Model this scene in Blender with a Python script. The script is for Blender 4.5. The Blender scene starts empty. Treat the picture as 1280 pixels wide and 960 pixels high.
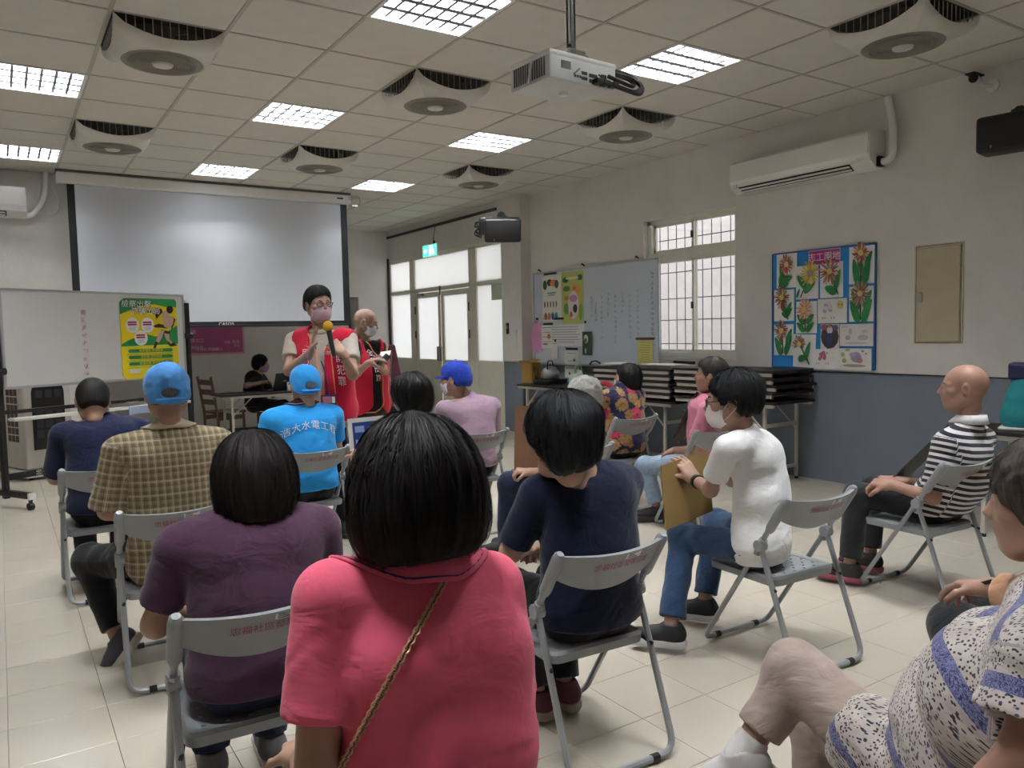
import bpy, bmesh, math, random
import numpy as np
from mathutils import Vector, Matrix

# ------------------------------------------------------------------ camera, world, exposure
SC = bpy.context.scene
COL = SC.collection
FPX = 972.0
CAMH = 1.516
def _rot(yaw, pitch, roll):
    cy, sy, cp, sp = math.cos(yaw), math.sin(yaw), math.cos(pitch), math.sin(pitch)
    f = np.array([sy*cp, cy*cp, sp]); r = np.array([cy, -sy, 0.]); u = np.cross(r, f)
    cr, sr = math.cos(roll), math.sin(roll)
    return np.array([cr*r+sr*u, -sr*r+cr*u, f])
RC = _rot(math.radians(33.34), math.radians(-3.83), math.radians(-1.2))
cam_data = bpy.data.cameras.new('camera')
cam_data.sensor_width = 36.0
cam_data.lens = 36.0*FPX/1280.0
cam_data.clip_start = 0.05
cam = bpy.data.objects.new('camera', cam_data)
COL.objects.link(cam)
m3 = Matrix(((RC[0][0], RC[1][0], -RC[2][0]), (RC[0][1], RC[1][1], -RC[2][1]), (RC[0][2], RC[1][2], -RC[2][2])))
cam.matrix_world = Matrix.Translation((0, 0, CAMH)) @ m3.to_4x4()
SC.camera = cam

W = bpy.data.worlds.new('world'); SC.world = W
W.use_nodes = True
bg = W.node_tree.nodes['Background']
bg.inputs[0].default_value = (0.93, 0.96, 1.0, 1)
bg.inputs[1].default_value = 1.25
SC.view_settings.view_transform = 'Standard'
SC.view_settings.look = 'None'
SC.view_settings.gamma = 1
SC.view_settings.exposure = 1.05
TUBE_STRENGTH = 190.0
try:
    SC.cycles.use_denoising = True
    SC.cycles.max_bounces = 8
    SC.cycles.diffuse_bounces = 5
except Exception:
    pass

def px(x, y, d):
    """world point seen at pixel x, y at depth d (metres along the view axis)"""
    v = np.array([(x-640)/FPX, (480-y)/FPX, 1.0])*d
    return RC.T@v+np.array([0, 0, CAMH])
def _ray(x, y):
    return RC.T@np.array([(x-640)/FPX, (480-y)/FPX, 1.0])
def on_y(x, y, Y):
    d = _ray(x, y); return d*Y/d[1]+np.array([0, 0, CAMH])
def on_x(x, y, X):
    d = _ray(x, y); return d*X/d[0]+np.array([0, 0, CAMH])

# ------------------------------------------------------------------ materials
MATS = {}
def srgb(c):
    if isinstance(c, str):
        c = [int(c[i:i+2], 16)/255 for i in (0, 2, 4)]
    return tuple((x/12.92 if x <= .04045 else ((x+.055)/1.055)**2.4) for x in c)
class NT:
    def __init__(s, name):
        s.m = bpy.data.materials.new(name); s.m.use_nodes = True
        s.t = s.m.node_tree; s.n = s.t.nodes; s.l = s.t.links
        s.b = s.n['Principled BSDF']; s.out = s.n['Material Output']
    def add(s, typ, **kw):
        nd = s.n.new(typ)
        for k, v in kw.items():
            if k.startswith('i_'):
                key = k[2:]; key = int(key) if key.isdigit() else key.replace('_', ' ')
                nd.inputs[key].default_value = v
            else:
                setattr(nd, k, v)
        return nd
    def link(s, a, b): s.l.new(a, b)
    def math(s, op, a, b=None, c=None):
        nd = s.n.new('ShaderNodeMath'); nd.operation = op
        for i, v in enumerate((a, b, c)):
            if v is None: continue
            if isinstance(v, (int, float)): nd.inputs[i].default_value = v
            else: s.l.new(v, nd.inputs[i])
        return nd.outputs[0]
    def mix(s, f, a, b):
        nd = s.n.new('ShaderNodeMix'); nd.data_type = 'RGBA'
        for i, v in ((0, f), (6, a), (7, b)):
            if isinstance(v, (int, float)): nd.inputs[i].default_value = v
            elif isinstance(v, tuple): nd.inputs[i].default_value = (*v[:3], 1)
            else: s.l.new(v, nd.inputs[i])
        return nd.outputs[2]
    def ramp(s, f, stops, interp='LINEAR'):
        nd = s.n.new('ShaderNodeValToRGB'); nd.color_ramp.interpolation = interp
        e = nd.color_ramp.elements
        while len(e) < len(stops): e.new(.5)
        for q, (p, c) in zip(e, stops):
            q.position = p; q.color = (*c[:3], 1)
        s.l.new(f, nd.inputs[0]); return nd.outputs[0]
    def coord(s, which='Object'):
        return s.n.new('ShaderNodeTexCoord').outputs[which]
    def attr(s, name):
        nd = s.n.new('ShaderNodeAttribute'); nd.attribute_name = name; return nd.outputs['Vector']
    def noise(s, vec, scale, detail=3, rough=.5, dist=0):
        nd = s.add('ShaderNodeTexNoise'); nd.inputs['Scale'].default_value = scale
        nd.inputs['Detail'].default_value = detail; nd.inputs['Roughness'].default_value = rough
        nd.inputs['Distortion'].default_value = dist
        if vec is not None: s.l.new(vec, nd.inputs['Vector'])
        return nd.outputs['Fac']
    def voro(s, vec, scale, feature='F1', out='Distance', rnd=1):
        nd = s.add('ShaderNodeTexVoronoi'); nd.feature = feature; nd.inputs['Scale'].default_value = scale
        nd.inputs['Randomness'].default_value = rnd
        if vec is not None: s.l.new(vec, nd.inputs['Vector'])
        return nd.outputs[out]
    def sep(s, vec):
        nd = s.n.new('ShaderNodeSeparateXYZ'); s.l.new(vec, nd.inputs[0]); return nd.outputs
    def scale(s, vec, sc):
        nd = s.n.new('ShaderNodeVectorMath'); nd.operation = 'MULTIPLY'; s.l.new(vec, nd.inputs[0])
        nd.inputs[1].default_value = sc; return nd.outputs[0]
    def color(s, c):
        if isinstance(c, tuple): s.b.inputs['Base Color'].default_value = (*c[:3], 1)
        else: s.l.new(c, s.b.inputs['Base Color'])
    def bump(s, h, strength=.3, dist=.002):
        nd = s.n.new('ShaderNodeBump'); nd.inputs['Strength'].default_value = strength
        nd.inputs['Distance'].default_value = dist; s.l.new(h, nd.inputs['Height'])
        s.l.new(nd.outputs[0], s.b.inputs['Normal'])
    def set(s, **kw):
        for k, v in kw.items():
            k = k.replace('_', ' ').title().replace('Ior', 'IOR')
            k = {'Transmission': 'Transmission Weight', 'Specular': 'Specular IOR Level', 'Sheen': 'Sheen Weight', 'Coat': 'Coat Weight', 'Subsurface': 'Subsurface Weight'}.get(k, k)
            s.b.inputs[k].default_value = v
        return s

def mat(name, col, rough=.5, metal=0., var=.06, nscale=6., bump=0., bscale=200., bdist=.001, spec=.5, coords='Object', sheen=0.):
    """plain procedural material: a base colour with slight mottling and optional fine relief"""
    if name in MATS: return MATS[name]
    t = NT(name); c = srgb(col) if isinstance(col, str) else col
    v = t.coord(coords)
    n = t.noise(v, nscale, 4)
    lo = tuple(x*(1-var) for x in c); hi = tuple(min(1, x*(1+var)) for x in c)
    t.color(t.ramp(n, [(.3, lo), (.7, hi)]))
    t.set(roughness=rough, metallic=metal, specular=spec)
    if sheen: t.set(sheen=sheen)
    if bump: t.bump(t.noise(v, bscale, 2), bump, bdist)
    MATS[name] = t.m
    return t.m
def emat(name, col, strength):
    if name in MATS: return MATS[name]
    t = NT(name); t.b.inputs['Base Color'].default_value = (.8, .8, .8, 1)
    t.b.inputs['Emission Color'].default_value = (*(srgb(col) if isinstance(col, str) else col), 1)
    t.b.inputs['Emission Strength'].default_value = strength
    MATS[name] = t.m; return t.m

# ------------------------------------------------------------------ object helpers
def tag(o, label=None, cat=None, group=None, kind=None):
    if label: o['label'] = label
    if cat: o['category'] = cat
    if group: o['group'] = group
    if kind: o['kind'] = kind
    return o
def empty(name, loc=(0, 0, 0), rz=0., label=None, cat=None, group=None, kind=None, parent=None):
    o = bpy.data.objects.new(name, None); COL.objects.link(o)
    o.location = Vector(loc); o.rotation_euler = (0, 0, rz); o.empty_display_size = .1
    if parent: o.parent = parent
    return tag(o, label, cat, group, kind)
def link_mesh(name, me, m=None, parent=None, loc=(0, 0, 0), rot=(0, 0, 0), smooth=False, **t):
    if m is not None:
        ms = m if isinstance(m, (list, tuple)) else [m]
        if not len(me.materials):
            for q in ms: me.materials.append(q)
    if smooth:
        me.polygons.foreach_set('use_smooth', [True]*len(me.polygons))
    o = bpy.data.objects.new(name, me); COL.objects.link(o)
    o.location = Vector(loc); o.rotation_euler = rot
    if parent: o.parent = parent
    if t: tag(o, **t)
    return o
def copy_tree(o, parent=None):
    c = o.copy(); COL.objects.link(c); c.parent = parent
    for ch in o.children:
        copy_tree(ch, c)
    return c

class MB:
    """collects faces; build() links them as one mesh object"""
    def __init__(s): s.v = []; s.f = []; s.mi = []; s.cur = 0
    def add(s, vs, fs):
        k = len(s.v); s.v += [tuple(map(float, q)) for q in vs]; s.f += [tuple(i+k for i in f) for f in fs]
        s.mi += [s.cur]*len(fs); return s
    def box(s, c, d, rz=0., M=None):
        """centre c, full size d"""
        hx, hy, hz = d[0]/2, d[1]/2, d[2]/2
        vs = [(-hx, -hy, -hz), (hx, -hy, -hz), (hx, hy, -hz), (-hx, hy, -hz), (-hx, -hy, hz), (hx, -hy, hz), (hx, hy, hz), (-hx, hy, hz)]
        if rz:
            a, b = math.cos(rz), math.sin(rz); vs = [(a*x-b*y, b*x+a*y, z) for x, y, z in vs]
        if M is not None:
            vs = [tuple(M@Vector(q)) for q in vs]
        vs = [(x+c[0], y+c[1], z+c[2]) for x, y, z in vs]
        return s.add(vs, [(0, 3, 2, 1), (4, 5, 6, 7), (0, 1, 5, 4), (1, 2, 6, 5), (2, 3, 7, 6), (3, 0, 4, 7)])
    def b2(s, p, q):
        return s.box([(a+b)/2 for a, b in zip(p, q)], [abs(a-b) for a, b in zip(p, q)])
    def bevbox(s, c, d, r, M=None, seg=2):
        """box with rounded edges"""
        bm = bmesh.new(); bmesh.ops.create_cube(bm, size=1)
        for v in bm.verts: v.co = Vector((v.co.x*d[0], v.co.y*d[1], v.co.z*d[2]))
        r = min(r, min(d)*.49)
        bmesh.ops.bevel(bm, geom=bm.edges[:], offset=r, segments=seg, affect='EDGES', profile=.5)
        vs = [(M@v.co if M is not None else v.co)+Vector(c) for v in bm.verts]
        bm.verts.index_update()
        s.add(vs, [[v.index for v in f.verts] for f in bm.faces]); bm.free(); return s
    def tube(s, pts, r, n=8, cap=True, r2=None, flat=None):
        pts = [Vector(p) for p in pts]; N = len(pts); rings = []
        rs = r if isinstance(r, (list, tuple)) else [r+(((r2 if r2 is not None else r)-r)*i/max(1, N-1)) for i in range(N)]
        t0 = (pts[1]-pts[0]).normalized()
        up = Vector((0, 0, 1)) if abs(t0.z) < .9 else Vector((1, 0, 0))
        u = t0.cross(up).normalized(); vs = []
        for i, p in enumerate(pts):
            if i == 0: t = pts[1]-pts[0]
            elif i == N-1: t = pts[-1]-pts[-2]
            else: t = (pts[i+1]-p).normalized()+(p-pts[i-1]).normalized()
            if t.length < 1e-9: t = t0
            t.normalize(); u = (u-t*u.dot(t)); u = u.normalized() if u.length > 1e-6 else t.orthogonal().normalized()
            w = t.cross(u)
            for k in range(n):
                a = 2*math.pi*k/n
                vs.append(p+(u*math.cos(a)+w*math.sin(a)*(flat or 1))*rs[i])
        fs = []
        for i in range(N-1):
            for k in range(n):
                a, b = i*n+k, i*n+(k+1) % n
                fs.append((a, b, b+n, a+n))
        if cap: fs += [tuple(range(n-1, -1, -1)), tuple((N-1)*n+k for k in range(n))]
        return s.add(vs, fs)
    def lathe(s, prof, c=(0, 0, 0), n=24, M=None):
        vs = []; fs = []
        for (r, z) in prof:
            for k in range(n):
                a = 2*math.pi*k/n; q = Vector((r*math.cos(a), r*math.sin(a), z))
                if M is not None: q = M@q
                vs.append(q+Vector(c))
        for i in range(len(prof)-1):
            for k in range(n):
                a, b = i*n+k, i*n+(k+1) % n
                fs.append((a, b, b+n, a+n))
        return s.add(vs, fs)
    def prism(s, poly, y0, y1, f=None):
        """poly in (x, z), extruded from y0 to y1; f maps the local point to the final one"""
        n = len(poly); f = f or (lambda p: p)
        vs = [f((x, y0, z)) for x, z in poly]+[f((x, y1, z)) for x, z in poly]
        fs = [tuple(range(n)), tuple(range(2*n-1, n-1, -1))]+[(i, i+n, (i+1) % n+n, (i+1) % n) for i in range(n)]
        return s.add(vs, fs)
    def mesh(s, name, mats=None):
        me = bpy.data.meshes.new(name); me.from_pydata(s.v, [], s.f); me.update()
        if mats is not None:
            for q in (mats if isinstance(mats, (list, tuple)) else [mats]): me.materials.append(q)
        if any(s.mi): me.polygons.foreach_set('material_index', s.mi)
        bm = bmesh.new(); bm.from_mesh(me); bmesh.ops.recalc_face_normals(bm, faces=bm.faces[:]); bm.to_mesh(me); bm.free()
        return me
    def build(s, name, m=None, parent=None, loc=(0, 0, 0), rot=(0, 0, 0), smooth=False, **t):
        me = s.mesh(name, m)
        if smooth:
            me.polygons.foreach_set('use_smooth', [True]*len(me.polygons))
            try: me.set_sharp_from_angle(angle=math.radians(40))
            except Exception: pass
        return link_mesh(name, me, None, parent, loc, rot, False, **t)
def rounded(pts, r, seg=4):
    """polyline with its inner corners rounded"""
    pts = [Vector(p) for p in pts]; out = [pts[0]]
    for a, b, c in zip(pts, pts[1:], pts[2:]):
        u = (a-b); w = (c-b); rr = min(r, u.length*.49, w.length*.49); p, q = b+u.normalized()*rr, b+w.normalized()*rr
        for k in range(seg+1):
            t = k/seg; out.append(p*(1-t)**2+b*2*t*(1-t)+q*t*t)
    out.append(pts[-1]); return out
_TXT = {}
def text_mesh(body, size=1., align='CENTER', spacing=1., bold=0.):
    key = (body, size, align, spacing, bold)
    if key in _TXT: return _TXT[key]
    c = bpy.data.curves.new('lettering', 'FONT'); c.body = body; c.size = size
    c.align_x = align; c.align_y = 'CENTER'; c.space_character = spacing; c.resolution_u = 2; c.offset = bold
    o = bpy.data.objects.new('lettering', c); COL.objects.link(o)
    dg = bpy.context.evaluated_depsgraph_get()
    me = bpy.data.meshes.new_from_object(o.evaluated_get(dg)); me.name = 'lettering'
    bpy.data.objects.remove(o); me.materials.clear(); _TXT[key] = me
    return me
def text_on(body, size, fn, m, parent, align='CENTER', spacing=1., name='lettering', bold=0.):
    """flat lettering whose points (u, v) are carried onto a surface by fn"""
    me = text_mesh(body, size, align, spacing, bold).copy()
    n = len(me.vertices); co = np.empty(n*3); me.vertices.foreach_get('co', co); co = co.reshape(-1, 3)
    co = np.array([fn(u, v) for u, v, _ in co]); me.vertices.foreach_set('co', co.ravel()); me.update()
    return link_mesh(name, me, m, parent)
rnd = random.Random(7)
# ------------------------------------------------------------------ room shell
XW, XD, ZC = 6.69, 6.50, 3.53          # right wall, door wall, ceiling
XL, YB = -2.75, -2.9                    # left wall and rear wall, both outside the picture
YA, YS, YE = 10.94, 12.72, 14.25        # air-conditioner wall, wall under the screen, far end wall
GX, GY, GS = .68, 5.41, .6890           # ceiling grid origin and pitch

def wall_mat(name, c, top, lo=None, zcut=1.065):
    t = NT(name); v = t.coord('Object'); n = t.noise(v, 2.2, 5, .6)
    base = t.ramp(n, [(.3, tuple(x*.93 for x in c)), (.7, tuple(min(1, x*1.04) for x in c))])
    if lo:
        base2 = t.ramp(n, [(.3, tuple(x*.93 for x in lo)), (.7, tuple(x*1.06 for x in lo))])
        z = t.sep(v)[2]
        base = t.mix(t.math('LESS_THAN', z, zcut), base, base2)
    t.color(base); t.set(roughness=.75, specular=.25)
    t.bump(t.noise(v, 55, 4, .65), .45, .006)
    return t.m
M_WALL = wall_mat('rough_white_plaster', srgb('dddad6'), 3)
M_WALLB = wall_mat('plaster_over_blue_grey', srgb('dddad6'), 3, srgb('757c88'))
M_TRIMD = mat('dark_line', '2b2c30', .5)
M_PANEL = mat('ceiling_board', 'd0cbc2', .8, bump=.25, bscale=160, var=.03)
M_BAR = mat('ceiling_bar', 'aea89d', .5)
M_ALU = mat('cream_aluminium', 'e3e2d4', .4, var=.03)
M_STEEL = mat('steel', 'a9aaaa', .3, 1.)
M_BLACK = mat('black_plastic', '121214', .45)
M_DARK = mat('dark_void', '0c0c0d', .8)
M_WHITE = mat('white_plastic', 'e6e5e1', .35, var=.02)
M_GREYP = mat('grey_plastic', '8a8d90', .4)

fl = MB().box((2, 5.7, -.06), (11, 18, .1)).build('floor', mat('floor_joint', '9a9182', .6), kind='structure')
def tile_mat():
    t = NT('vinyl_floor_tile'); v = t.coord('Object')
    wv = t.n.new('ShaderNodeNewGeometry').outputs['Position']
    big = t.noise(wv, .9, 4, .6); c1, c2 = srgb('b9b1a3'), srgb('c5bdae')
    base = t.ramp(big, [(.2, c1), (.8, c2)])
    sp = t.noise(wv, 130, 3, .6, .4)
    base = t.mix(t.ramp(sp, [(.62, (0, 0, 0)), (.72, (.35, .35, .35))]), base, srgb('998f80'))
    sc = t.noise(t.scale(wv, (3, 22, 1)), 1.6, 4, .7, 1.5)
    t.color(base)
    r = t.ramp(t.noise(wv, 2.3, 5, .65), [(.2, (.22, .22, .22)), (.8, (.27, .27, .27))])
    t.link(r, t.b.inputs['Roughness']); t.set(specular=.5)
    t.bump(t.noise(wv, 5, 2), .10, .004)
    return t.m
M_TILE = tile_mat()
TS = .345
def tile_verts(x0, y0, x1, y1, z=0., g=.0009, ch=.0012):
    a = [(x0+g, y0+g), (x1-g, y0+g), (x1-g, y1-g), (x0+g, y1-g)]
    b = [(x0+g+ch, y0+g+ch), (x1-g-ch, y0+g+ch), (x1-g-ch, y1-g-ch), (x0+g+ch, y1-g-ch)]
    return [(x, y, z-.009) for x, y in a]+[(x, y, z-.0012) for x, y in a]+[(x, y, z) for x, y in b], \
        [(8, 9, 10, 11)]+[(i, (i+1) % 4, (i+1) % 4+4, i+4) for i in range(4)]+[(i+4, (i+1) % 4+4, (i+1) % 4+8, i+8) for i in range(4)]
tb = MB(); tb.add(*tile_verts(-TS/2, -TS/2, TS/2, TS/2)); tile_me = tb.mesh('tile', M_TILE)
cells = []
ix0, iy0 = -9, -9
for i in range(ix0, 20):
    for j in range(iy0, 36):
        x, y = -.05+TS*(i+.5), 2.19+TS*(j+.5)
        if x > XW-.0 or y > YE or x < XL: continue
        q = RC@np.array([x, y, -CAMH]); vis = q[2] > .3
        if vis:
            u, w = 640+FPX*q[0]/q[2], 480-FPX*q[1]/q[2]
            vis = -60 < u < 1340 and w < 1060
        cells.append((0 if vis else 1, (x*x+y*y), x, y))
cells.sort(); rest = MB()
for k, (nv, d, x, y) in enumerate(cells):
    if k < 296 and not nv:
        link_mesh('tile', tile_me, None, fl, (x, y, 0))
    else:
        rest.add(*tile_verts(x-TS/2, y-TS/2, x+TS/2, y+TS/2))
tag(rest.build('distant_tiles', M_TILE, fl), kind='stuff')

# walls -----------------------------------------------------------------
WY0, WY1, WZ0, WZ1 = 5.72, 7.16, 1.17, 2.83      # window opening in the right wall
w = MB()
w.b2((XW, YB, 0), (XW+.22, WY0, ZC+.3)); w.b2((XW, WY1, 0), (XW+.22, 9.58, ZC+.3))
w.b2((XW, WY0, 0), (XW+.22, WY1, WZ0)); w.b2((XW, WY0, WZ1), (XW+.22, WY1, ZC+.3))
w.b2((XD, 9.58, 0), (XW+.22, 10.09, ZC+.3)); w.b2((XD, 10.09, 2.95), (XD+.2, YE+.2, ZC+.3))
w.b2((XD, 14.33, 0), (XD+.2, YE+.2, ZC))
w.build('wall_right', M_WALLB, kind='structure')
tr = MB(); tr.b2((XW-.008, YB, 1.058), (XW, 9.58, 1.072)); tr.b2((XD, 9.572, 1.058), (XW, 9.58, 1.072)); tr.b2((XD-.004, 9.58, 1.06), (XD, 10.09, 1.066))
tr.build('trim_1', M_TRIMD, kind='structure')  # thin dark strip along the top of the blue-grey band
w = MB(); w.b2((XL, YA, 0), (1.0, YA+.2, ZC+.3)); w.b2((.8, YA+.2, 0), (1.0, YS, ZC+.3)); w.b2((.8, YS, 0), (5.04, YS+.2, ZC+.3)); w.b2((4.84, YS+.2, 0), (5.04, YE+.85, ZC+.3))
w.b2((5.04, YE, 2.25), (5.86, YE+.2, ZC+.3)); w.b2((5.86, YE, 0), (XD+.2, YE+.2, ZC+.3)); w.b2((5.04, YE+.75, 0), (5.86, YE+.85, 2.4)); w.b2((5.86, YE+.2, 0), (5.96, YE+.85, 2.4)); w.b2((5.04, YE+.2, 2.25), (5.86, YE+.75, 2.35))
w.build('wall_front', M_WALL, kind='structure')
MB().b2((XL-.2, YB, 0), (XL, YA+.2, ZC+.3)).build('wall_left', M_WALL, kind='structure')
MB().b2((XL-.2, YB-.2, 0), (XW+.2, YB, ZC+.3)).build('wall_rear', M_WALL, kind='structure')
bs = MB(); bs.b2((1.0, YS-.012, 0), (4.84, YS, .08)); bs.b2((XL, YA-.012, 0), (1.0, YA, .08))
bs.build('baseboard_front', mat('dark_base', '55524e', .5), kind='structure')

# ceiling ----------------------------------------------------------------
cl = MB().box((2, 5.7, ZC+.42), (11, 18.2, .1)).build('ceiling', mat('slab', '8a8680', .9), kind='structure')  # unseen slab over the panels, added to keep the world light out
LIGHTS = [(i, j) for i in (-1, 2, 5) for j in (-6, -2, 2, 6)]
FANS = [(i, j) for i in (0, 3, 6) for j in (-4, 0, 4)]
pm = MB(); g = .010; h = GS/2
pm.add([(-h+g, -h+g, 0), (h-g, -h+g, 0), (h-g, h-g, 0), (-h+g, h-g, 0), (-h+g+.006, -h+g+.006, -.004), (h-g-.006, -h+g+.006, -.004), (h-g-.006, h-g-.006, -.004), (-h+g+.006, h-g-.006, -.004)],
       [(7, 6, 5, 4)]+[(i, i+4, (i+1) % 4+4, (i+1) % 4) for i in range(4)])
panel_me = pm.mesh('ceiling_panel', M_PANEL)
field = MB()
for i in range(-5, 9):
    for j in range(-13, 13):
        if (i, j) in LIGHTS or (i, j) in FANS: continue
        cx, cy = GX+GS*(i+.5), GY+GS*(j+.5)
        x1 = min(cx+h, XW if cy < 9.58 else XD); y1 = min(cy+h, YE if cx > 4.7 else (YS if cx > .8 else YA))
        if x1-(cx-h) < .03 or y1-(cy-h) < .03 or cy-h < YB-.1: continue
        if x1 < cx+h-.01 or y1 < cy+h-.01 or i < -2 or j < -5:
            (field if (i < -2 or j < -5) else MB()).b2((cx-h+g, cy-h+g, ZC), (x1, y1, ZC+.01)) if (i < -2 or j < -5) else \
                MB().b2((cx-h+g, cy-h+g, ZC-.001), (x1, y1, ZC+.008)).build('ceiling_panel', M_PANEL, cl)
        else:
            link_mesh('ceiling_panel', panel_me, None, cl, (cx, cy, ZC+.003))
tag(field.build('ceiling_boards_behind', M_PANEL, cl), kind='stuff')
for i in range(-4, 9):                               # long runners
    x = GX+GS*i; y1 = YE if x > 4.7 else (YS if x > .8 else YA)
    MB().b2((x-.012, YB, ZC-.004), (x+.012, y1, ZC+.02)).build('grid_runner', M_BAR, cl)
for j in range(-11, 13):
    y = GY+GS*j; x0 = XL if y < YA else (.8 if y < YS else 5.0); x1 = XW if y < 9.58 else XD
    if y < YE and y > YB: MB().b2((x0, y-.010, ZC-.003), (x1, y+.010, ZC+.018)).build('grid_cross_bar', M_BAR, cl)

# louvred ceiling lights --------------------------------------------------
M_TUBE = emat('fluorescent_tube', (.95, .975, 1.0), TUBE_STRENGTH)
M_REFL = mat('mirror_louvre', '7e8186', .3, .8, var=.02)
M_HOUS = mat('white_enamel', 'dddddb', .4)
def make_light():
    r = empty('ceiling_light')
    hs = MB(); H = GS/2-.012
    hs.b2((-H, -H, .15), (H, H, .16))
    for s in (-1, 1):
        hs.b2((s*H-.004, -H, -.002), (s*H+.004, H, .15)); hs.b2((-H, s*H-.004, -.002), (H, s*H+.004, .15))
    hs.build('housing', mat('grey_reflector', '9a9a98', .5), r)
    rim = MB()
    for s in (-1, 1):
        rim.b2((s*H-.014, -H, -.006), (s*H+.010, H, .002)); rim.b2((-H, s*H-.014, -.006), (H, s*H+.010, .002))
    rim.build('rim', M_HOUS, r)
    for k in range(4):
        y = (-1.5+k)*.158
        MB().tube([(-H+.03, 0, .110), (H-.03, 0, .110)], .014, 8).build('tube', M_TUBE, r, loc=(0, y, 0), smooth=True)
    lv = MB(); n = 7
    for k in range(1, 4):                             # long blades between the tubes, V-shaped
        y = (-2+k)*.158
        lv.add([(-H, y-.022, .002), (H, y-.022, .002), (H, y, .085), (-H, y, .085), (-H, y+.022, .002), (H, y+.022, .002)], [(0, 1, 2, 3), (3, 2, 5, 4), (0, 4, 5, 1)])
    for k in range(1, n):                             # short cross blades
        x = -H+2*H*k/n
        for q in range(4):
            y0, y1 = (-2+q)*.158+.02, (-1+q)*.158-.02
            lv.add([(x-.010, y0, .002), (x-.010, y1, .002), (x, y1, .07), (x, y0, .07), (x+.010, y0, .002), (x+.010, y1, .002)], [(0, 1, 2, 3), (3, 2, 5, 4), (0, 4, 5, 1)])
    lv.build('louvre', M_REFL, r)
    return r
WHERE_I = {-1: 'left row', 2: 'middle row', 5: 'right row'}
WHERE_J = {-6: 'behind the viewer', -2: 'nearest the viewer in its row', 2: 'second from the viewer in its row', 6: 'farthest in its row towards the screen'}
proto = make_light()
dim_tube = [c_ for c_ in proto.children if c_.name.startswith('tube')][0].data.copy(); dim_tube.materials.clear(); dim_tube.materials.append(emat('fluorescent_tube_weak', (.95, .975, 1.0), TUBE_STRENGTH*.62)); 
for k, (i, j) in enumerate(LIGHTS):
    o = proto if k == 0 else copy_tree(proto)
    o.location = (GX+GS*(i+.5), GY+GS*(j+.5), ZC)
    if j == 6:
        for ch_ in o.children:
            if ch_.name.startswith('tube'): ch_.data = dim_tube
    tag(o, 'square louvred ceiling light, %s, %s' % (WHERE_I[i], WHERE_J[j]), 'ceiling light', 'louvred ceiling lights')

# ceiling cassette fans ---------------------------------------------------
M_FANW = mat('fan_plastic', 'cfcbc3', .4, var=.03)
M_FANG = mat('fan_grille', '837c73', .5)
def make_fan():
    r = empty('ceiling_fan'); H = GS/2-.015; R1 = .275; D = .155
    f = MB(); N = 48; vs = []; rings = []
    # shell: square at the ceiling, open arches on four sides, round plate below
    def sq(a):
        c, s = math.cos(a), math.sin(a); m = max(abs(c), abs(s)); return c/m*H, s/m*H
    for q in range(4):
        a0 = math.pi/4+q*math.pi/2; fs = []; vv = []
        K = 16
        for k in range(K+1):
            a = a0+(math.pi/2)*k/K; t = abs(k-K/2)/(K/2)
            arch = D*.66*(1-t**2)**.5                    # height of the opening's lower lip below the ceiling
            sx, sy = sq(a); cx, cy = R1*math.cos(a), R1*math.sin(a)
            w0 = arch/D
            for m_ in range(6):
                w_ = w0+(1-w0)*m_/5; b = w_**3.4
                x = sx*(1-b)+cx*b; y = sy*(1-b)+cy*b
                vv.append((x, y, -D*w_))
        for k in range(K):
            for m_ in range(5):
                p = k*6+m_; fs.append((p, p+1, p+7, p+6))
        f.add(vv, fs)
    f.lathe([(R1, -D), (R1-.012, -D-.008), (R1-.02, -D-.004)], n=N)
    f.build('shell', M_FANW, r, smooth=True)
    g_ = MB(); g_.lathe([(R1-.02, -D-.006), (.07, -D-.014)], n=N)
    for k in range(9):
        rr = .075+k*.016; g_.lathe([(rr, -D-.016-.00), (rr+.004, -D-.020), (rr+.008, -D-.016)], n=N)
    g_.build('grille', M_FANG, r, smooth=True)
    MB().lathe([(.068, -D-.012), (.06, -D-.026), (.03, -D-.032), (0.001, -D-.033)], n=24).build('hub_cap', M_FANW, r, smooth=True)
    for q in range(4):
        cg = MB()
        for k in range(1, 12):
            t = -1+2*k/12; x, y = t*H*.93, H*.97
            hgt = D*.66*(1-t*t)**.5
            if hgt < .02: continue
            a = q*math.pi/2; c, s = math.cos(a), math.sin(a)
            P = [(x, y, 0), (x, y, -hgt)]
            cg.tube([(c*u-s*v, s*u+c*v, z) for u, v, z in P], .0035, 4)
        tag(cg.build('side_bars', mat('fan_bars', '9b968f', .4), r), kind='stuff')
    inn = MB(); inn.lathe([(.26, .0), (.25, -.06), (.19, -.12), (.001, -.12)], n=24); inn.build('inner_drum', mat('fan_inner', '54504b', .6), r, smooth=True)
    for k in range(5):
        bl = MB()
        a = k*2*math.pi/5; M = Matrix.Rotation(a, 3, 'Z')@Matrix.Rotation(.35, 3, 'X')
        bl.add([tuple(M@Vector(p)+Vector((0, 0, -.04))) for p in ((.08, -.03, 0), (.28, -.05, 0), (.28, .05, 0), (.08, .03, 0))], [(0, 1, 2, 3)])
        bl.build('blade', M_FANG, r)
    MB().box((0, 0, .03), (2*H, 2*H, .05)).build('mount', mat('fan_mount', '3a3836', .7), r)
    return r
fproto = make_fan()
FI = {0: 'left row', 3: 'middle row', 6: 'right row'}; FJ = {-4: 'nearest the viewer', 0: 'second from the viewer', 4: 'farthest towards the screen'}
first = True
for i, j in FANS:
    if (i, j) in ((0, -4), (3, -4)):
        ppx = None
    o = fproto if first else copy_tree(fproto); first = False
    o.location = (GX+GS*(i+.5), GY+GS*(j+.5), ZC)
    tag(o, 'square white ceiling fan with round grille, %s, %s' % (FI[i], FJ[j]), 'ceiling fan', 'cassette fans in the ceiling')

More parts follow.
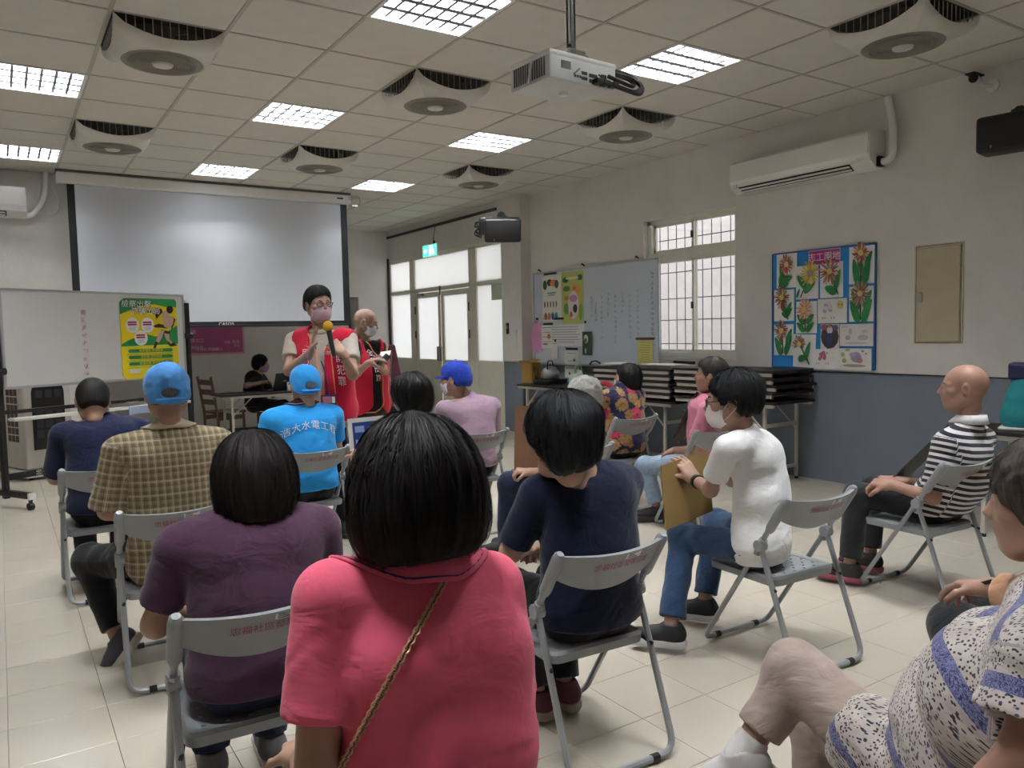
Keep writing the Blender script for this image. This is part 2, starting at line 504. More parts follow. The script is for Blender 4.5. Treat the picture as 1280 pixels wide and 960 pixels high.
# door front in the right wall ---------------------------------------------
t = NT('frosted_glass'); v = t.coord('Object')
tr_ = t.add('ShaderNodeBsdfTranslucent'); tr_.inputs[0].default_value = (.93, .96, .95, 1)
df = t.add('ShaderNodeBsdfGlossy'); df.inputs['Roughness'].default_value = .25; df.inputs[0].default_value = (.9, .9, .9, 1)
mx = t.add('ShaderNodeMixShader'); mx.inputs[0].default_value = .06
t.link(tr_.outputs[0], mx.inputs[1]); t.link(df.outputs[0], mx.inputs[2]); t.link(mx.outputs[0], t.out.inputs[0]); M_FROST = t.m
t = NT('clear_glass'); a_ = t.add('ShaderNodeBsdfTransparent'); a_.inputs[0].default_value = (.94, .95, .95, 1)
g2 = t.add('ShaderNodeBsdfGlossy'); g2.inputs['Roughness'].default_value = .05
mx = t.add('ShaderNodeMixShader'); mx.inputs[0].default_value = .06
t.link(a_.outputs[0], mx.inputs[1]); t.link(g2.outputs[0], mx.inputs[2]); t.link(mx.outputs[0], t.out.inputs[0]); M_CLEAR = t.m

d = empty('door_1', (XD+.06, 12.2, 0), kind='structure')
def fr(p, q, nm='frame_bar', m=M_ALU, par=d):
    return MB().b2(p, q).build(nm, m, par, loc=-np.array(par.location))
x0, x1 = XD+.01, XD+.09
for y0_, y1_ in ((10.09, 10.13), (14.17, 14.33)): fr((x0, y0_, 0), (x1, y1_, 2.95))
fr((x0, 10.09, 2.88), (x1, 14.33, 2.95))
for y0_, y1_ in ((10.89, 11.13), (13.12, 13.32)): fr((x0, y0_, 0), (x1, y1_, 2.9))
fr((x0, 11.1, 2.27), (x1, 13.15, 2.34)); fr((x0, 10.1, 2.27), (x1, 10.9, 2.34)); fr((x0, 13.3, 2.27), (x1, 14.2, 2.34))
for y0_, y1_ in ((10.13, 10.89), (13.32, 14.17)):
    fr((x0, y0_, .98), (x1, y1_, 1.06)); fr((x0, y0_, 0), (x1, y1_, .08))
    fr((x0+.02, y0_, 1.06), (x0+.03, y1_, 2.27), 'pane', M_FROST); fr((x0+.02, y0_, 2.34), (x0+.03, y1_, 2.88), 'pane', M_FROST)
    fr((x0+.015, y0_, .08), (x0+.045, y1_, .98), 'lower_panel')
fr((x0+.02, 11.13, 2.34), (x0+.03, 13.12, 2.88), 'pane', M_FROST)
fr((x0+.012, 10.13, 2.02), (x0+.018, 10.45, 2.27), 'paper_patch', mat('pale_green_paper', 'b9c4b4', .7))
for (y0_, y1_, hy, hn) in ((11.13, 12.12, 12.05, 12.09), (12.15, 13.12, 12.25, 12.21)):
    leaf = empty('door_leaf', (0, 0, 0), parent=d); L = -np.array(d.location)
    def lf(p, q, nm, m=M_ALU): return MB().b2(p, q).build(nm, m, leaf, loc=L)
    b = MB(); e = .09
    b.b2((x0+.01, y0_+.01, .01), (x1-.02, y0_+e, 2.26)); b.b2((x0+.01, y1_-e, .01), (x1-.02, y1_-.01, 2.26))
    b.b2((x0+.01, y0_+e, 2.17), (x1-.02, y1_-e, 2.26)); b.b2((x0+.01, y0_+e, .97), (x1-.02, y1_-e, 1.05)); b.b2((x0+.01, y0_+e, .01), (x1-.02, y1_-e, .1))
    b.build('stile', M_ALU, leaf, loc=L)
    lf((x0+.025, y0_+e, 1.05), (x0+.033, y1_-e, 2.17), 'pane', M_FROST)
    lf((x0+.02, y0_+e, .1), (x0+.04, y1_-e, .97), 'lower_panel')
    MB().bevbox((x0-.03, hn, 1.16), (.03, .05, .26), .008).build('handle', M_STEEL, leaf, loc=L)
    for z in (1.95, 1.5, .3):
        yy = y0_+.005 if y0_ < 12 else y1_-.005
        MB().tube([(x0-.004, yy, z-.07), (x0-.004, yy, z+.07)], .012, 8).build('hinge', M_BLACK, leaf, loc=L)
cz = MB(); cz.bevbox((x0-.03, 12.85, 2.22), (.05, .22, .06), .01); cz.tube([(x0-.04, 12.9, 2.26), (x0-.06, 13.2, 2.31), (x0-.02, 13.5, 2.33)], .009, 6)
cz.build('door_closer', M_STEEL, d, loc=-np.array(d.location))
MB().bevbox((x0-.006, 12.13, 2.27), (.02, .03, .16), .005).build('bolt', mat('brass_grey', '8b8878', .35, .8), d, loc=-np.array(d.location))
MB().b2((XD-.02, 14.2, 0), (XD, YE, 3.0)).build('trim_2', M_TRIMD, kind='structure')
MB().b2((XD-.035, 10.2, 3.385), (XD-.002, 14.2, 3.425)).build('curtain_rail', M_BLACK, label='long black rail fixed above the glazed double door', cat='rail')

# exit sign
es = empty('exit_sign', (XD-.17, 12.1, 2.84), label='small green lit exit sign hanging above the double door', cat='sign')
MB().bevbox((0, 0, .11), (.03, .52, .21), .006).build('case', M_WHITE, es)
MB().box((-.0165, 0, .11), (.003, .50, .19)).build('lit_face', emat('exit_green', (.02, .75, .35), 1.5), es)
mm = emat('exit_white', (.75, 1, .9), 2.0)
rp = MB()                                    # running figure and doorway
def pl(poly): rp.add([(-.0195, -u, v+.11) for u, v in poly], [tuple(range(len(poly)))])
pl([(-.01, -.08), (.05, -.08), (.05, .08), (-.01, .08)])
pl([(.09+.016*math.cos(a), .06+.016*math.sin(a)) for a in [k*math.pi/4 for k in range(8)]])
pl([(.09, .045), (.115, .04), (.135, -.005), (.11, -.01)]); pl([(.11, .0), (.13, .0), (.10, -.04), (.085, -.07), (.07, -.065), (.085, -.04)])
pl([(.12, -.005), (.14, -.005), (.165, -.035), (.16, -.075), (.145, -.075), (.148, -.04)]); pl([(.10, .035), (.11, .045), (.07, .0), (.06, .01)])
pl([(-.20, -.01), (-.10, -.01), (-.10, .01), (-.20, .01)]); pl([(-.21, 0), (-.16, .045), (-.15, .03), (-.15, -.03), (-.16, -.045)])
rp.build('running_figure', mm, es)
MB().tube([(0, -.1, .2), (.05, -.05, .42), (.11, .0, .55)], .006, 6).tube([(0, -.14, .2), (0, -.14, .27)], .02, 6).build('hanger', M_BLACK, es)

# window --------------------------------------------------------------------
wn = empty('window_1', (XW+.12, 6.44, WZ0), kind='structure'); LW = -np.array(wn.location)
def wb(p, q, nm, m=M_ALU): return MB().b2(p, q).build(nm, m, wn, loc=LW)
xa, xb = XW+.07, XW+.15
fb = MB(); fb.b2((xa, WY0, WZ0), (xb, WY0+.05, WZ1)); fb.b2((xa, WY1-.07, WZ0), (xb, WY1, WZ1)); fb.b2((xa, WY0, WZ1-.05), (xb, WY1, WZ1)); fb.b2((xa, WY0, WZ0), (xb, WY1, WZ0+.06)); fb.b2((xa-.02, WY0, 2.34), (xb, WY1, 2.43))
fb.build('window_frame', M_ALU, wn, loc=LW)
for z0_, z1_ in ((WZ0+.06, 2.34), (2.43, WZ1-.05)):
    for y0_, y1_, dx in ((WY0+.05, 6.44, 0.), (6.40, WY1-.07, .03)):
        sb = MB(); e = .035
        sb.b2((xa+.01+dx, y0_, z0_), (xa+.035+dx, y0_+e, z1_)); sb.b2((xa+.01+dx, y1_-e, z0_), (xa+.035+dx, y1_, z1_)); sb.b2((xa+.01+dx, y0_, z0_), (xa+.035+dx, y1_, z0_+e)); sb.b2((xa+.01+dx, y0_, z1_-e), (xa+.035+dx, y1_, z1_))
        s_ = sb.build('sash', M_ALU, wn, loc=LW)
        MB().b2((xa+.02+dx, y0_+e, z0_+e), (xa+.026+dx, y1_-e, z1_-e)).build('pane', M_CLEAR, s_)
    MB().bevbox((xa+.0, 6.43, (z0_+z1_)/2), (.02, .025, .08), .005).build('latch', M_BLACK, wn, loc=LW)
M_GRILL = mat('grille_steel', '5e5e60', .5)
gr = MB()
for k in range(11): gr.tube([(XW+.26, WY0+.02+k*.14, WZ0), (XW+.26, WY0+.02+k*.14, WZ1)], .0055, 6)
gr.build('grille_upright', M_GRILL, wn, loc=LW)
gr = MB()
for z in (1.33, 1.62, 1.88, 2.2, 2.6): gr.tube([(XW+.26, WY0, z), (XW+.26, WY1, z)], .006, 6)
gr.build('grille_crossbar', M_GRILL, wn, loc=LW)
MB().b2((XW-.01, WY0-.0, WZ0-.03), (XW+.2, WY1+.0, WZ0)).build('window_sill', mat('sill_cream', 'd6d2c2', .6), wn, loc=LW)
# facade across the lane
fc = MB().b2((10.4, 2, -.5), (10.8, 20, 9)).build('exterior_building', mat('pink_wall_outside', 'e6dcda', .8, var=.05), label='pale pink building wall seen through the window grille', cat='building')
MB().b2((7.0, 2, -.2), (10.4, 20, -.1)).build('ground_outside', mat('pale_paving', 'd8d8d8', .8), kind='structure')
# ------------------------------------------------------------------ folding chairs
M_CH = mat('chair_grey_plastic', '909497', .45, var=.04)
M_CHM = mat('chair_grey_tube', '96999b', .35, .2, var=.03)
M_RUB = mat('black_rubber', '161616', .7)
M_STK = mat('white_sticker', 'd8d8d4', .6)
M_RED = mat('faded_red_print', '9c3f4c', .7)
CW, CYT, CH_, CYF, CZP, CZS = .44, -.253, .79, .246, .55, .415
def post_y(z): return CYF+(CYT-CYF)*z/CH_
def back_pt(u, v, off=0.):
    """u across (-.205...205), v up from the post top (negative down); off > 0 towards the rear"""
    z = CH_+v; y = post_y(z)-.045*(1-(u/.205)**2)
    return (u, y-off, z)
def make_chair():
    r = empty('folding_chair')
    P = [(-CW/2, CYT, CH_), (-CW/2, CYF, .02), (CW/2, CYF, .02), (CW/2, CYT, CH_)]
    MB().tube(rounded(P, .055, 5), .0125, 8).build('front_leg_frame', M_CHM, r, smooth=True)
    yp = post_y(CZP)
    P = [(-CW/2-.0, yp-.005, CZP), (-CW/2+.0, -.303, .02), (CW/2-.0, -.303, .02), (CW/2, yp-.005, CZP)]
    MB().tube(rounded(P, .06, 5), .0125, 8).build('rear_leg_frame', M_CHM, r, smooth=True)
    for s in (-1, 1):
        m = MB(); u = Vector((0, CYT-CYF, CH_)).normalized(); a = Vector((s*CW/2, post_y(CH_-.02), CH_-.02))
        m.tube([a-u*.17, a-u*.15, a, a+u*.015, a+u*.024], [.016, .0215, .022, .019, .008], 10)
        m.build('post_sleeve', M_CH, r, smooth=True)
        m = MB(); m.tube([(s*(CW/2-.019), yp-.003, CZP+.004), (s*(CW/2+.019), yp-.003, CZP+.004)], .026, 12); m.tube([(s*CW/2, yp+.02, CZP-.035), (s*CW/2, yp-.02, CZP+.035)], .019, 8)
        m.build('pivot_joint', M_CH, r, smooth=True)
        MB().tube([(s*(CW/2-.012), -.145, CZS-.03), (s*CW/2, -.19, CZS-.045)], .007, 6).build('seat_link', M_BLACK, r)
        for yy, zz in ((CYF, .02), (-.303, .02)):
            MB().tube([(s*.145, yy, zz), (s*.115, yy, zz)], .0148, 8).build('rubber_foot', M_RUB, r)
    # backrest: curved plastic panel, lower edge bowed
    m = MB(); N = 14; vs = []; 
    def low(u): return -.105-.062*(1-(u/.205)**2)
    for off in (.0, .014):
        for k in range(N+1):
            u = -.205+.41*k/N
            for q in range(5):
                v = -.012+(low(u)+.012)*q/4-.012*(1-(u/.205)**2)*(q == 0)
                vs.append(back_pt(u, v, off+(.004 if q in (0, 4) else 0)*(1 if off else -1)))
    fs = []; n5 = (N+1)*5
    for s_ in (0, n5):
        for k in range(N):
            for q in range(4):
                a = s_+k*5+q; fs.append((a, a+5, a+6, a+1))
    for k in range(N):
        for q in (0, 4): a = k*5+q; fs.append((a, a+5, a+5+n5, a+n5))
    for q in range(4):
        for k in (0, N): a = k*5+q; fs.append((a, a+1, a+1+n5, a+n5))
    m.add(vs, fs); bk = m.build('backrest', M_CH, r, smooth=True)
    st = MB(); st.add([back_pt(u, v, .0168) for u, v in ((.028, -.052), (.095, -.052), (.095, -.026), (.028, -.026))], [(0, 1, 2, 3)])
    st.build('sticker', M_STK, bk)
    bars = MB()
    for k in range(3): bars.add([back_pt(u, v, .0174) for u, v in ((.034, -.034-.006*k), (.034+.02+.012*k, -.034-.006*k), (.034+.02+.012*k, -.037-.006*k), (.034, -.037-.006*k))], [(0, 1, 2, 3)])
    tag(bars.build('sticker_print', M_BLACK, bk), kind='stuff')
    text_on('忠福社區發展協會', .030, lambda u, v: back_pt(u+.03, v-.073, .0172), M_RED, bk)
    # seat: moulded tray with rows of square holes
    m = MB(); x0_, x1_, y0_, y1_ = -.205, .205, -.17, .235; nx, ny = 10, 10; z = CZS
    gx0, gx1, gy0, gy1 = -.165, .165, -.135, .195
    xs = [gx0+(gx1-gx0)*k/nx for k in range(nx+1)]; ys = [gy0+(gy1-gy0)*k/ny for k in range(ny+1)]
    dip = lambda x, y: z-.010*(1-(x/.205)**2)*(1-((y-.03)/.21)**2)
    hv = []; hf = []
    for i in range(nx):
        for j in range(ny):
            a, b, c, d_ = xs[i], xs[i+1], ys[j], ys[j+1]; mx_, my_ = (a+b)/2, (c+d_)/2; hw = .0062
            k = len(hv)
            o_ = [(a, c), (b, c), (b, d_), (a, d_)]; q_ = [(mx_-hw, my_-hw), (mx_+hw, my_-hw), (mx_+hw, my_+hw), (mx_-hw, my_+hw)]
            if (i+j) % 2 == 0:
                hv += [(x, y, dip(x, y)) for x, y in o_]+[(x, y, dip(x, y)) for x, y in q_]+[(x, y, dip(x, y)-.014) for x, y in q_]
                hf += [(k+e, k+(e+1) % 4, k+(e+1) % 4+4, k+e+4) for e in range(4)]+[(k+e+4, k+(e+1) % 4+4, k+(e+1) % 4+8, k+e+8) for e in range(4)]
            else:
                hv += [(x, y, dip(x, y)) for x, y in o_]; hf += [(k, k+1, k+2, k+3)]
    m.add(hv, hf)
    def ring(x0, x1, y0, y1, z, rr, n=4):
        out = []
        for cx, cy, a0 in ((x1-rr, y1-rr, 0), (x0+rr, y1-rr, 90), (x0+rr, y0+rr, 180), (x1-rr, y0+rr, 270)):
            for k in range(n+1):
                a = math.radians(a0+90*k/n); x, y = cx+rr*math.cos(a), cy+rr*math.sin(a)
                out.append((x, y, z))
        return out
    rings = [[(x, y, dip(x, y)) for x, y, _ in ring(gx0, gx1, gy0, gy1, z, .0001)], ring(x0_+.012, x1_-.012, y0_+.012, y1_-.012, z+.002, .03), ring(x0_, x1_, y0_, y1_, z-.008, .04), ring(x0_+.003, x1_-.003, y0_+.003, y1_-.003, z-.038, .04), ring(x0_+.02, x1_-.02, y0_+.02, y1_-.02, z-.040, .03), ring(x0_+.02, x1_-.02, y0_+.02, y1_-.02, z-.012, .03)]
    vs = [p for q in rings for p in q]; n = len(rings[0]); fs = []
    for k in range(len(rings)-1):
        for e in range(n): fs.append((k*n+e, k*n+(e+1) % n, (k+1)*n+(e+1) % n, (k+1)*n+e))
    m.add(vs, fs); m.build('seat', M_CH, r, smooth=True)
    return r
ch0 = make_chair(); ch_used = [False]
def chair(x, y, rz, label):
    o = copy_tree(ch0) if ch_used[0] else ch0
    ch_used[0] = True
    o.location = (x, y, 0); o.rotation_euler = (0, 0, rz)
    return tag(o, label, 'chair', 'grey folding chairs of the audience')
CHAIRS = dict(A=(.48, 5.31, 0.0), B=(.62, 3.87, -.05), C=(.585, 2.40, -.06), D=(1.69, 5.15, 0.), E=(2.99, 5.19, -.09), F=(1.93, 3.90, 0.),
              G=(1.727, 2.245, -.057), H=(3.07, 4.08, .03), I=(4.46, 5.12, -.03), J=(4.36, 4.10, -.10), K=(2.98, 2.315, -.053), L=(4.29, 2.34, -.067), P=(.66, .93, 0.), N=(1.74, .86, .30), M=(2.20, .95, -.10))
LB = dict(A='grey folding chair under the man in the navy shirt', B='grey folding chair under the man in the plaid shirt', C='grey folding chair under the woman in the purple top',
          D='grey folding chair under the man in the bright blue polo', E='grey folding chair under the man in the lavender shirt', F='grey folding chair under the person with the blue board, mostly hidden',
          G='grey folding chair under the woman in the dark navy top', H='grey folding chair under the white-haired woman', I='grey folding chair under the woman in the big-flower blouse',
          J='grey folding chair under the man in the pink polo', K='grey folding chair under the woman in the white shirt, holed seat showing', L='grey folding chair under the bald man in stripes',
          P='grey folding chair under the woman in the coral pink polo', N='grey folding chair under the woman in the speckled blouse', M='grey folding chair under the woman at the right edge')
for k, (x, y, r_) in CHAIRS.items(): chair(x, y, r_, LB[k])

# ------------------------------------------------------------------ projection screen
M_SCR = mat('screen_white', 'd0d4dc', .85, var=.01)
M_SCRB = mat('screen_black_border', '17181b', .7)
YSC = 10.62
ps = empty('projection_screen', (2.48, YSC, 1.66), label='large pulled-down white projection screen with black border', cat='screen')
LP = -np.array(ps.location)
MB().bevbox((2.475, YSC+.01, 3.43), (3.62, .13, .13), .015).build('housing', M_WHITE, ps, loc=LP)
MB().b2((.66, YSC-.03, 3.49), (4.29, YSC+.1, 3.53)).build('mounting_rail', mat('rail_grey', '6d6a66', .5), ps, loc=LP)
MB().b2((.85, YSC, 1.73), (4.14, YSC+.004, 3.38)).build('fabric', M_SCR, ps, loc=LP)
m = MB(); m.b2((.77, YSC-.001, 1.66), (.85, YSC+.005, 3.38)); m.b2((4.14, YSC-.001, 1.66), (4.235, YSC+.005, 3.38)); m.b2((.85, YSC-.001, 1.665), (4.14, YSC+.005, 1.73))
m.build('border', M_SCRB, ps, loc=LP)
bb = MB().bevbox((2.5, YSC-.002, 1.672), (3.47, .03, .03), .01).build('bottom_bar', M_SCRB, ps, loc=LP)
text_on('CASOS', .058, lambda u, v: (on_y(283, 406.5, YSC)[0]+u, YSC-.004, 1.697+v), M_WHITE, ps, spacing=1.12, bold=.0008).location = LP
m = MB(); m.tube([(4.24, YSC-.07, 3.43), (4.37, YSC-.07, 3.46)], .004, 5); m.tube(rounded([(4.24, YSC-.07, 3.46), (4.40, YSC-.07, 3.49), (4.42, YSC-.07, 3.38), (4.30, YSC-.07, 3.36)], .04), .006, 6); m.bevbox((4.33, YSC-.05, 3.35), (.10, .05, .035), .01)
m.build('end_bracket', M_STEEL, ps, loc=LP)
MB().bevbox((4.12, YSC-.06, 3.44), (.09, .012, .02), .004).build('oval_mark', M_BLACK, ps, loc=LP)

# pink poster on the wall under the screen
pp = empty('pink_poster', (2.7, YS-.012, 1.28), label='magenta printed sheet taped to the wall under the screen', cat='poster')
LP = -np.array(pp.location)
xA, xB = 2.0, on_y(303, 420, YS)[0]
MB().b2((xA, YS-.010, 1.29), (xB, YS-.004, 1.86)).build('sheet', mat('magenta_sheet', 'b4568a', .6), pp, loc=LP)
MB().b2((xA-.03, YS-.004, 1.26), (xB+.035, YS-.001, 1.88)).build('pale_edge', mat('pale_pink_edge', 'd8a3c0', .6), pp, loc=LP)
M_PTXT = mat('pale_print', 'dcc3d2', .6)
for body, x, y, s in (('環保志工', 244, 426, .07), ('服務時間', 244, 435, .06), ('環境教育 推廣站', 262, 437, .055), ('聯絡', 268, 437, .06), ('社區', 295, 427, .06), ('志工', 296, 432, .05), ('活動', 284, 428, .05), ('忠福', 240, 415, .06)):
    P = on_y(x, y, YS-.0125)
    text_on(body, s, lambda u, v, P=P: (P[0]+u, YS-.0118, P[2]+v), M_PTXT, pp).location = LP

# air conditioners ---------------------------------------------------------
def aircon(name, loc, rz, label, L=1.0, Hh=.30, Dp=.22):
    r = empty(name, loc, rz, label, 'air conditioner', 'wall air conditioners')
    prof = [(0, 0), (-Dp*.55, 0), (-Dp*.92, .06), (-Dp, .12), (-Dp*.96, Hh-.03), (-Dp*.7, Hh), (0, Hh)]
    m = MB(); m.add([(-L/2+.0, y, z) for y, z in prof]+[(L/2, y, z) for y, z in prof], [tuple(range(7)), tuple(range(13, 6, -1))]+[(k, (k+1) % 7, (k+1) % 7+7, k+7) for k in range(7)])
    m.build('body', M_WHITE, r)
    p2 = [(-Dp*.955, .085), (-Dp*1.04, .12), (-Dp*1.0, Hh-.035), (-Dp*.94, Hh-.02)]
    m = MB(); m.add([(-L/2+.012, y, z) for y, z in p2]+[(L/2-.012, y, z) for y, z in p2], [(0, 1, 2, 3), (7, 6, 5, 4)]+[(k, (k+1) % 4, (k+1) % 4+4, k+4) for k in range(4)])
    m.build('front_cover', mat('glossy_white', 'eceae6', .12, var=.01), r)
    m = MB(); m.add([(-L/2+.10, -Dp*.60, .006), (L/2-.2, -Dp*.60, .006), (L/2-.2, -Dp*.915, .058), (-L/2+.10, -Dp*.915, .058)], [(0, 1, 2, 3)])
    m.v = [(x, y-.003, z-.004) for x, y, z in m.v]
    m.build('outlet_slot', M_BLACK, r)
    for q in (0, 1):
        y, z = (-Dp*.70, .018) if q == 0 else (-Dp*.84, .042)
        MB().box((-.05, y-.008, z-.008), (L-.32, .022, .005), M=Matrix.Rotation(-.55, 3, 'X')).build('louvre_blade', M_WHITE, r)
    return r
ac = aircon('air_conditioner', (XW, 4.82, 2.90), math.radians(-90), 'white wall air conditioner high on the right wall with reflections', L=1.56, Hh=.33, Dp=.24)
m = MB(); m.tube(rounded([(.74, -.11, .05), (.90, -.09, .04), (.90, -.07, .35), (.84, -.07, .60)], .14, 6), .032, 10)
m.build('pipe_cover', M_WHITE, ac, smooth=True)
MB().bevbox((.80, -.1, .05), (.04, .08, .09), .01).build('pipe_elbow', M_BLACK, ac)
text_on('2.8', .05, lambda u, v: (-.70+u, -.2465, .06+v), mat('grey_print', '77777a', .5), ac, name='badge')
ac2 = aircon('air_conditioner', (-.22, YA, 2.97), 0, 'white wall air conditioner at the left edge beside the screen', L=1.16, Hh=.36, Dp=.24)
m = MB(); m.tube(rounded([(.50, -.12, .05), (.62, -.10, .02), (.76, -.08, .22), (.80, -.07, .56)], .16, 6), .035, 10); m.build('pipe_cover', M_WHITE, ac2, smooth=True)
m = MB(); m.tube(rounded([(.69, -.05, .07), (.90, -.03, .07), (.93, -.03, .25), (.86, -.03, .40)], .08, 5), .008, 6); m.build('drain_pipe', M_WHITE, ac2, smooth=True)

# projector ---------------------------------------------------------------
Pj = px(704, 99, 3.35); pz = Pj[2]
pr = empty('projector', (Pj[0], Pj[1], pz), math.radians(3), 'white ceiling projector with vent side and black cables at back', 'projector')
def PB(c, d_, r=.006): return MB().bevbox(c, d_, r)
PB((0, 0, 0), (.37, .27, .115), .012).build('case', mat('projector_white', 'c9c9c7', .4), pr, smooth=True)
PB((0, 0, .045), (.375, .275, .03), .012).build('top_cover', M_WHITE, pr, smooth=True)
vt = MB()
for k in range(14): vt.box((-.1865, -.10+k*.0155, -.005), (.004, .006, .075))
tag(vt.build('side_vent', mat('vent_dark', '4b4b4b', .6), pr), kind='stuff')
MB().box((-.1885, -.01, -.005), (.003, .016, .09), M=Matrix.Rotation(.25, 3, 'X')).build('vent_bar', M_WHITE, pr)
bp = MB()
for x, z, w_, h_ in ((-.10, .005, .05, .03), (.0, -.012, .03, .012), (.0, -.034, .03, .012), (-.05, -.03, .008, .01), (-.036, -.03, .008, .01), (-.022, -.03, .008, .01), (.05, -.015, .045, .014), (.05, -.038, .045, .014), (.11, -.01, .03, .02), (.11, -.038, .05, .014)):
    MB().box((x, -.136, z), (w_, .004, h_)).build('socket', M_BLACK if w_ != .05 else mat('vent_dark', '4b4b4b', .6), pr)
MB().tube([(0, 0, -.058), (0, 0, -.07)], .018, 12).build('foot', M_WHITE, pr)
MB().tube([(.08, .1, -.01), (.08, .15, -.01)], .035, 16).build('lens', M_BLACK, pr)
top = Vector((-.0, 0, 0)); zc_ = ZC-pz
m = MB(); m.tube([(.03, -.02, .12), (.03, -.02, zc_)], .021, 10); m.build('pole_black_sleeve', M_BLACK, pr)
MB().tube([(.008, -.035, .14), (.008, -.035, zc_)], .005, 6).build('pole_white_cord', M_WHITE, pr)
m = MB(); m.bevbox((.03, -.02, .09), (.10, .09, .05), .01); 
for sx in (-.12, .12): m.tube([(.03, -.02, .075), (sx, -.02+sx*.4, .058)], .008, 6)
m.tube([(.03, -.02, .075), (0, .1, .058)], .008, 6); m.build('bracket', M_STEEL, pr)
for pts in ([(.05, -.04, .11), (.16, -.06, .06), (.30, -.10, .045), (.345, -.14, -.01), (.30, -.17, -.065), (.14, -.16, -.045)], [(.05, -.04, .10), (.18, -.07, .045), (.30, -.11, .03), (.33, -.15, -.02), (.26, -.17, -.06), (.10, -.16, -.035)], [(.05, -.03, .10), (.2, -.05, .055), (.32, -.10, .02), (.28, -.15, -.03), (.12, -.155, -.01)], [(-.0, -.05, .09), (.0, -.11, .02), (-.03, -.14, .0), (-.06, -.14, -.025)], [(.02, -.05, .09), (.06, -.11, .02), (.10, -.15, -.02), (.06, -.15, -.03)]):
    MB().tube(rounded(pts, .06, 4), .009 if pts[0][0] == .05 else .0035, 8).build('cable', M_BLACK, pr, smooth=True)
for x in (.15, .10, .06): MB().bevbox((x, -.15, -.04), (.035, .045, .02), .004).build('plug', M_BLACK, pr)
MB().tube(rounded([(.03, -.05, .62), (.10, -.06, .60), (.16, -.06, .66), (.16, -.06, zc_)], .06, 5), .003, 6).build('thin_wire', M_BLACK, pr)

# loudspeakers --------------------------------------------------------------
def speaker(loc, rz, label, tilt=0.):
    r = empty('loudspeaker', loc, rz, label, 'loudspeaker', 'black wall loudspeakers')
    T = Matrix.Rotation(tilt, 3, 'X')
    m = MB(); m.bevbox((0, 0, 0), (.42, .24, .27), .03, M=T, seg=3); m.build('cabinet', M_BLACK, r, smooth=True)
    m = MB(); m.bevbox(T@Vector((0, -.118, 0)), (.39, .02, .24), .012, M=T); m.build('front_grille', mat('speaker_mesh', '1b1b1d', .7, bump=.6, bscale=400), r, smooth=True)
    MB().bevbox(T@Vector((-.10, -.13, -.10)), (.012, .004, .02), .001, M=T).build('badge', M_STEEL, r)
    m = MB(); m.tube([(0, .05, .12), (0, .05, .17), (.0, .2, .19)], .02, 8); m.tube([(0, .2, .19), (0, .22, .19)], .05, 10); m.build('wall_bracket', M_BLACK, r, smooth=True)
    return r
c = px(628, 287, 9.0); s1 = speaker(c, math.radians(-30), 'black loudspeaker on a bracket at the column by the doors', .25)
m = MB(); R_ = random.Random(3)
for k in range(5):
    pts = [(-.28+R_.uniform(-.05, .05), .02+R_.uniform(-.04, .04), .02+R_.uniform(-.12, .10)) for _ in range(5)]
    m.tube(rounded(pts+[(-.1, .05, .15)], .05, 4), .008, 6)
MB().bevbox((-.20, .06, .05), (.14, .12, .20), .02).build('rear_speaker', M_BLACK, s1)
tag(m.build('cable_bundle', M_BLACK, s1, smooth=True), kind='stuff')
tq = Matrix.Rotation(math.radians(30), 3, 'Z')@(Vector((6.475, 9.72, 3.16))-Vector(c))
MB().tube([(0, .05, .15), (0.02, .2, .19), tuple(tq)], .018, 8).tube([tuple(tq), tuple(tq+Matrix.Rotation(math.radians(30), 3, 'Z')@Vector((.02, 0, 0)))], .05, 10).build('long_bracket', M_BLACK, s1)
speaker(np.array([6.42, 2.88, 2.925]), math.radians(-80), 'black loudspeaker on the right wall at the picture edge', .0)

cc = empty('security_camera', (XW, 3.20, 3.38), math.radians(-90), 'small white bullet security camera in the upper right corner', 'camera')
MB().tube([(-.03, -.06, .05), (-.0, -.19, .045)], .036, 12).build('camera_body', M_WHITE, cc, smooth=True)
MB().tube([(-.0, -.185, .045), (.002, -.20, .045)], .034, 12).build('lens_face', M_BLACK, cc)
MB().bevbox((-.02, -.13, .088), (.08, .16, .012), .005).build('sun_hood', M_BLACK, cc)
m = MB(); m.tube([(.06, 0, -.0), (.06, -.02, -.0)], .05, 12); m.tube([(.06, -.02, 0), (.03, -.08, .0), (-.01, -.1, .03)], .014, 8); m.build('bracket', M_WHITE, cc, smooth=True)

# electric box door ----------------------------------------------------------
eb = empty('wall_cabinet', (XW, 3.545, 1.34), math.radians(-90), 'beige recessed metal cabinet door in the right wall', 'cabinet')
MB().b2((-.205, -.012, 0), (.205, 0, .845)).build('frame', mat('cabinet_cream', 'c4b99c', .4), eb)
MB().bevbox((.0, -.016, .42), (.37, .012, .80), .004).build('door', mat('cabinet_beige', 'b9ae92', .4), eb)
MB().bevbox((-.14, -.026, .40), (.03, .012, .09), .006).build('latch', M_STEEL, eb)
m = MB(); 
for s in (-1, 1): m.b2((s*.19-.002, -.0135, .01), (s*.19+.002, -.011, .835))
m.b2((-.19, -.0135, .008), (.19, -.011, .012)); m.b2((-.19, -.0135, .833), (.19, -.011, .837)); m.build('joint_line', M_TRIMD, eb)

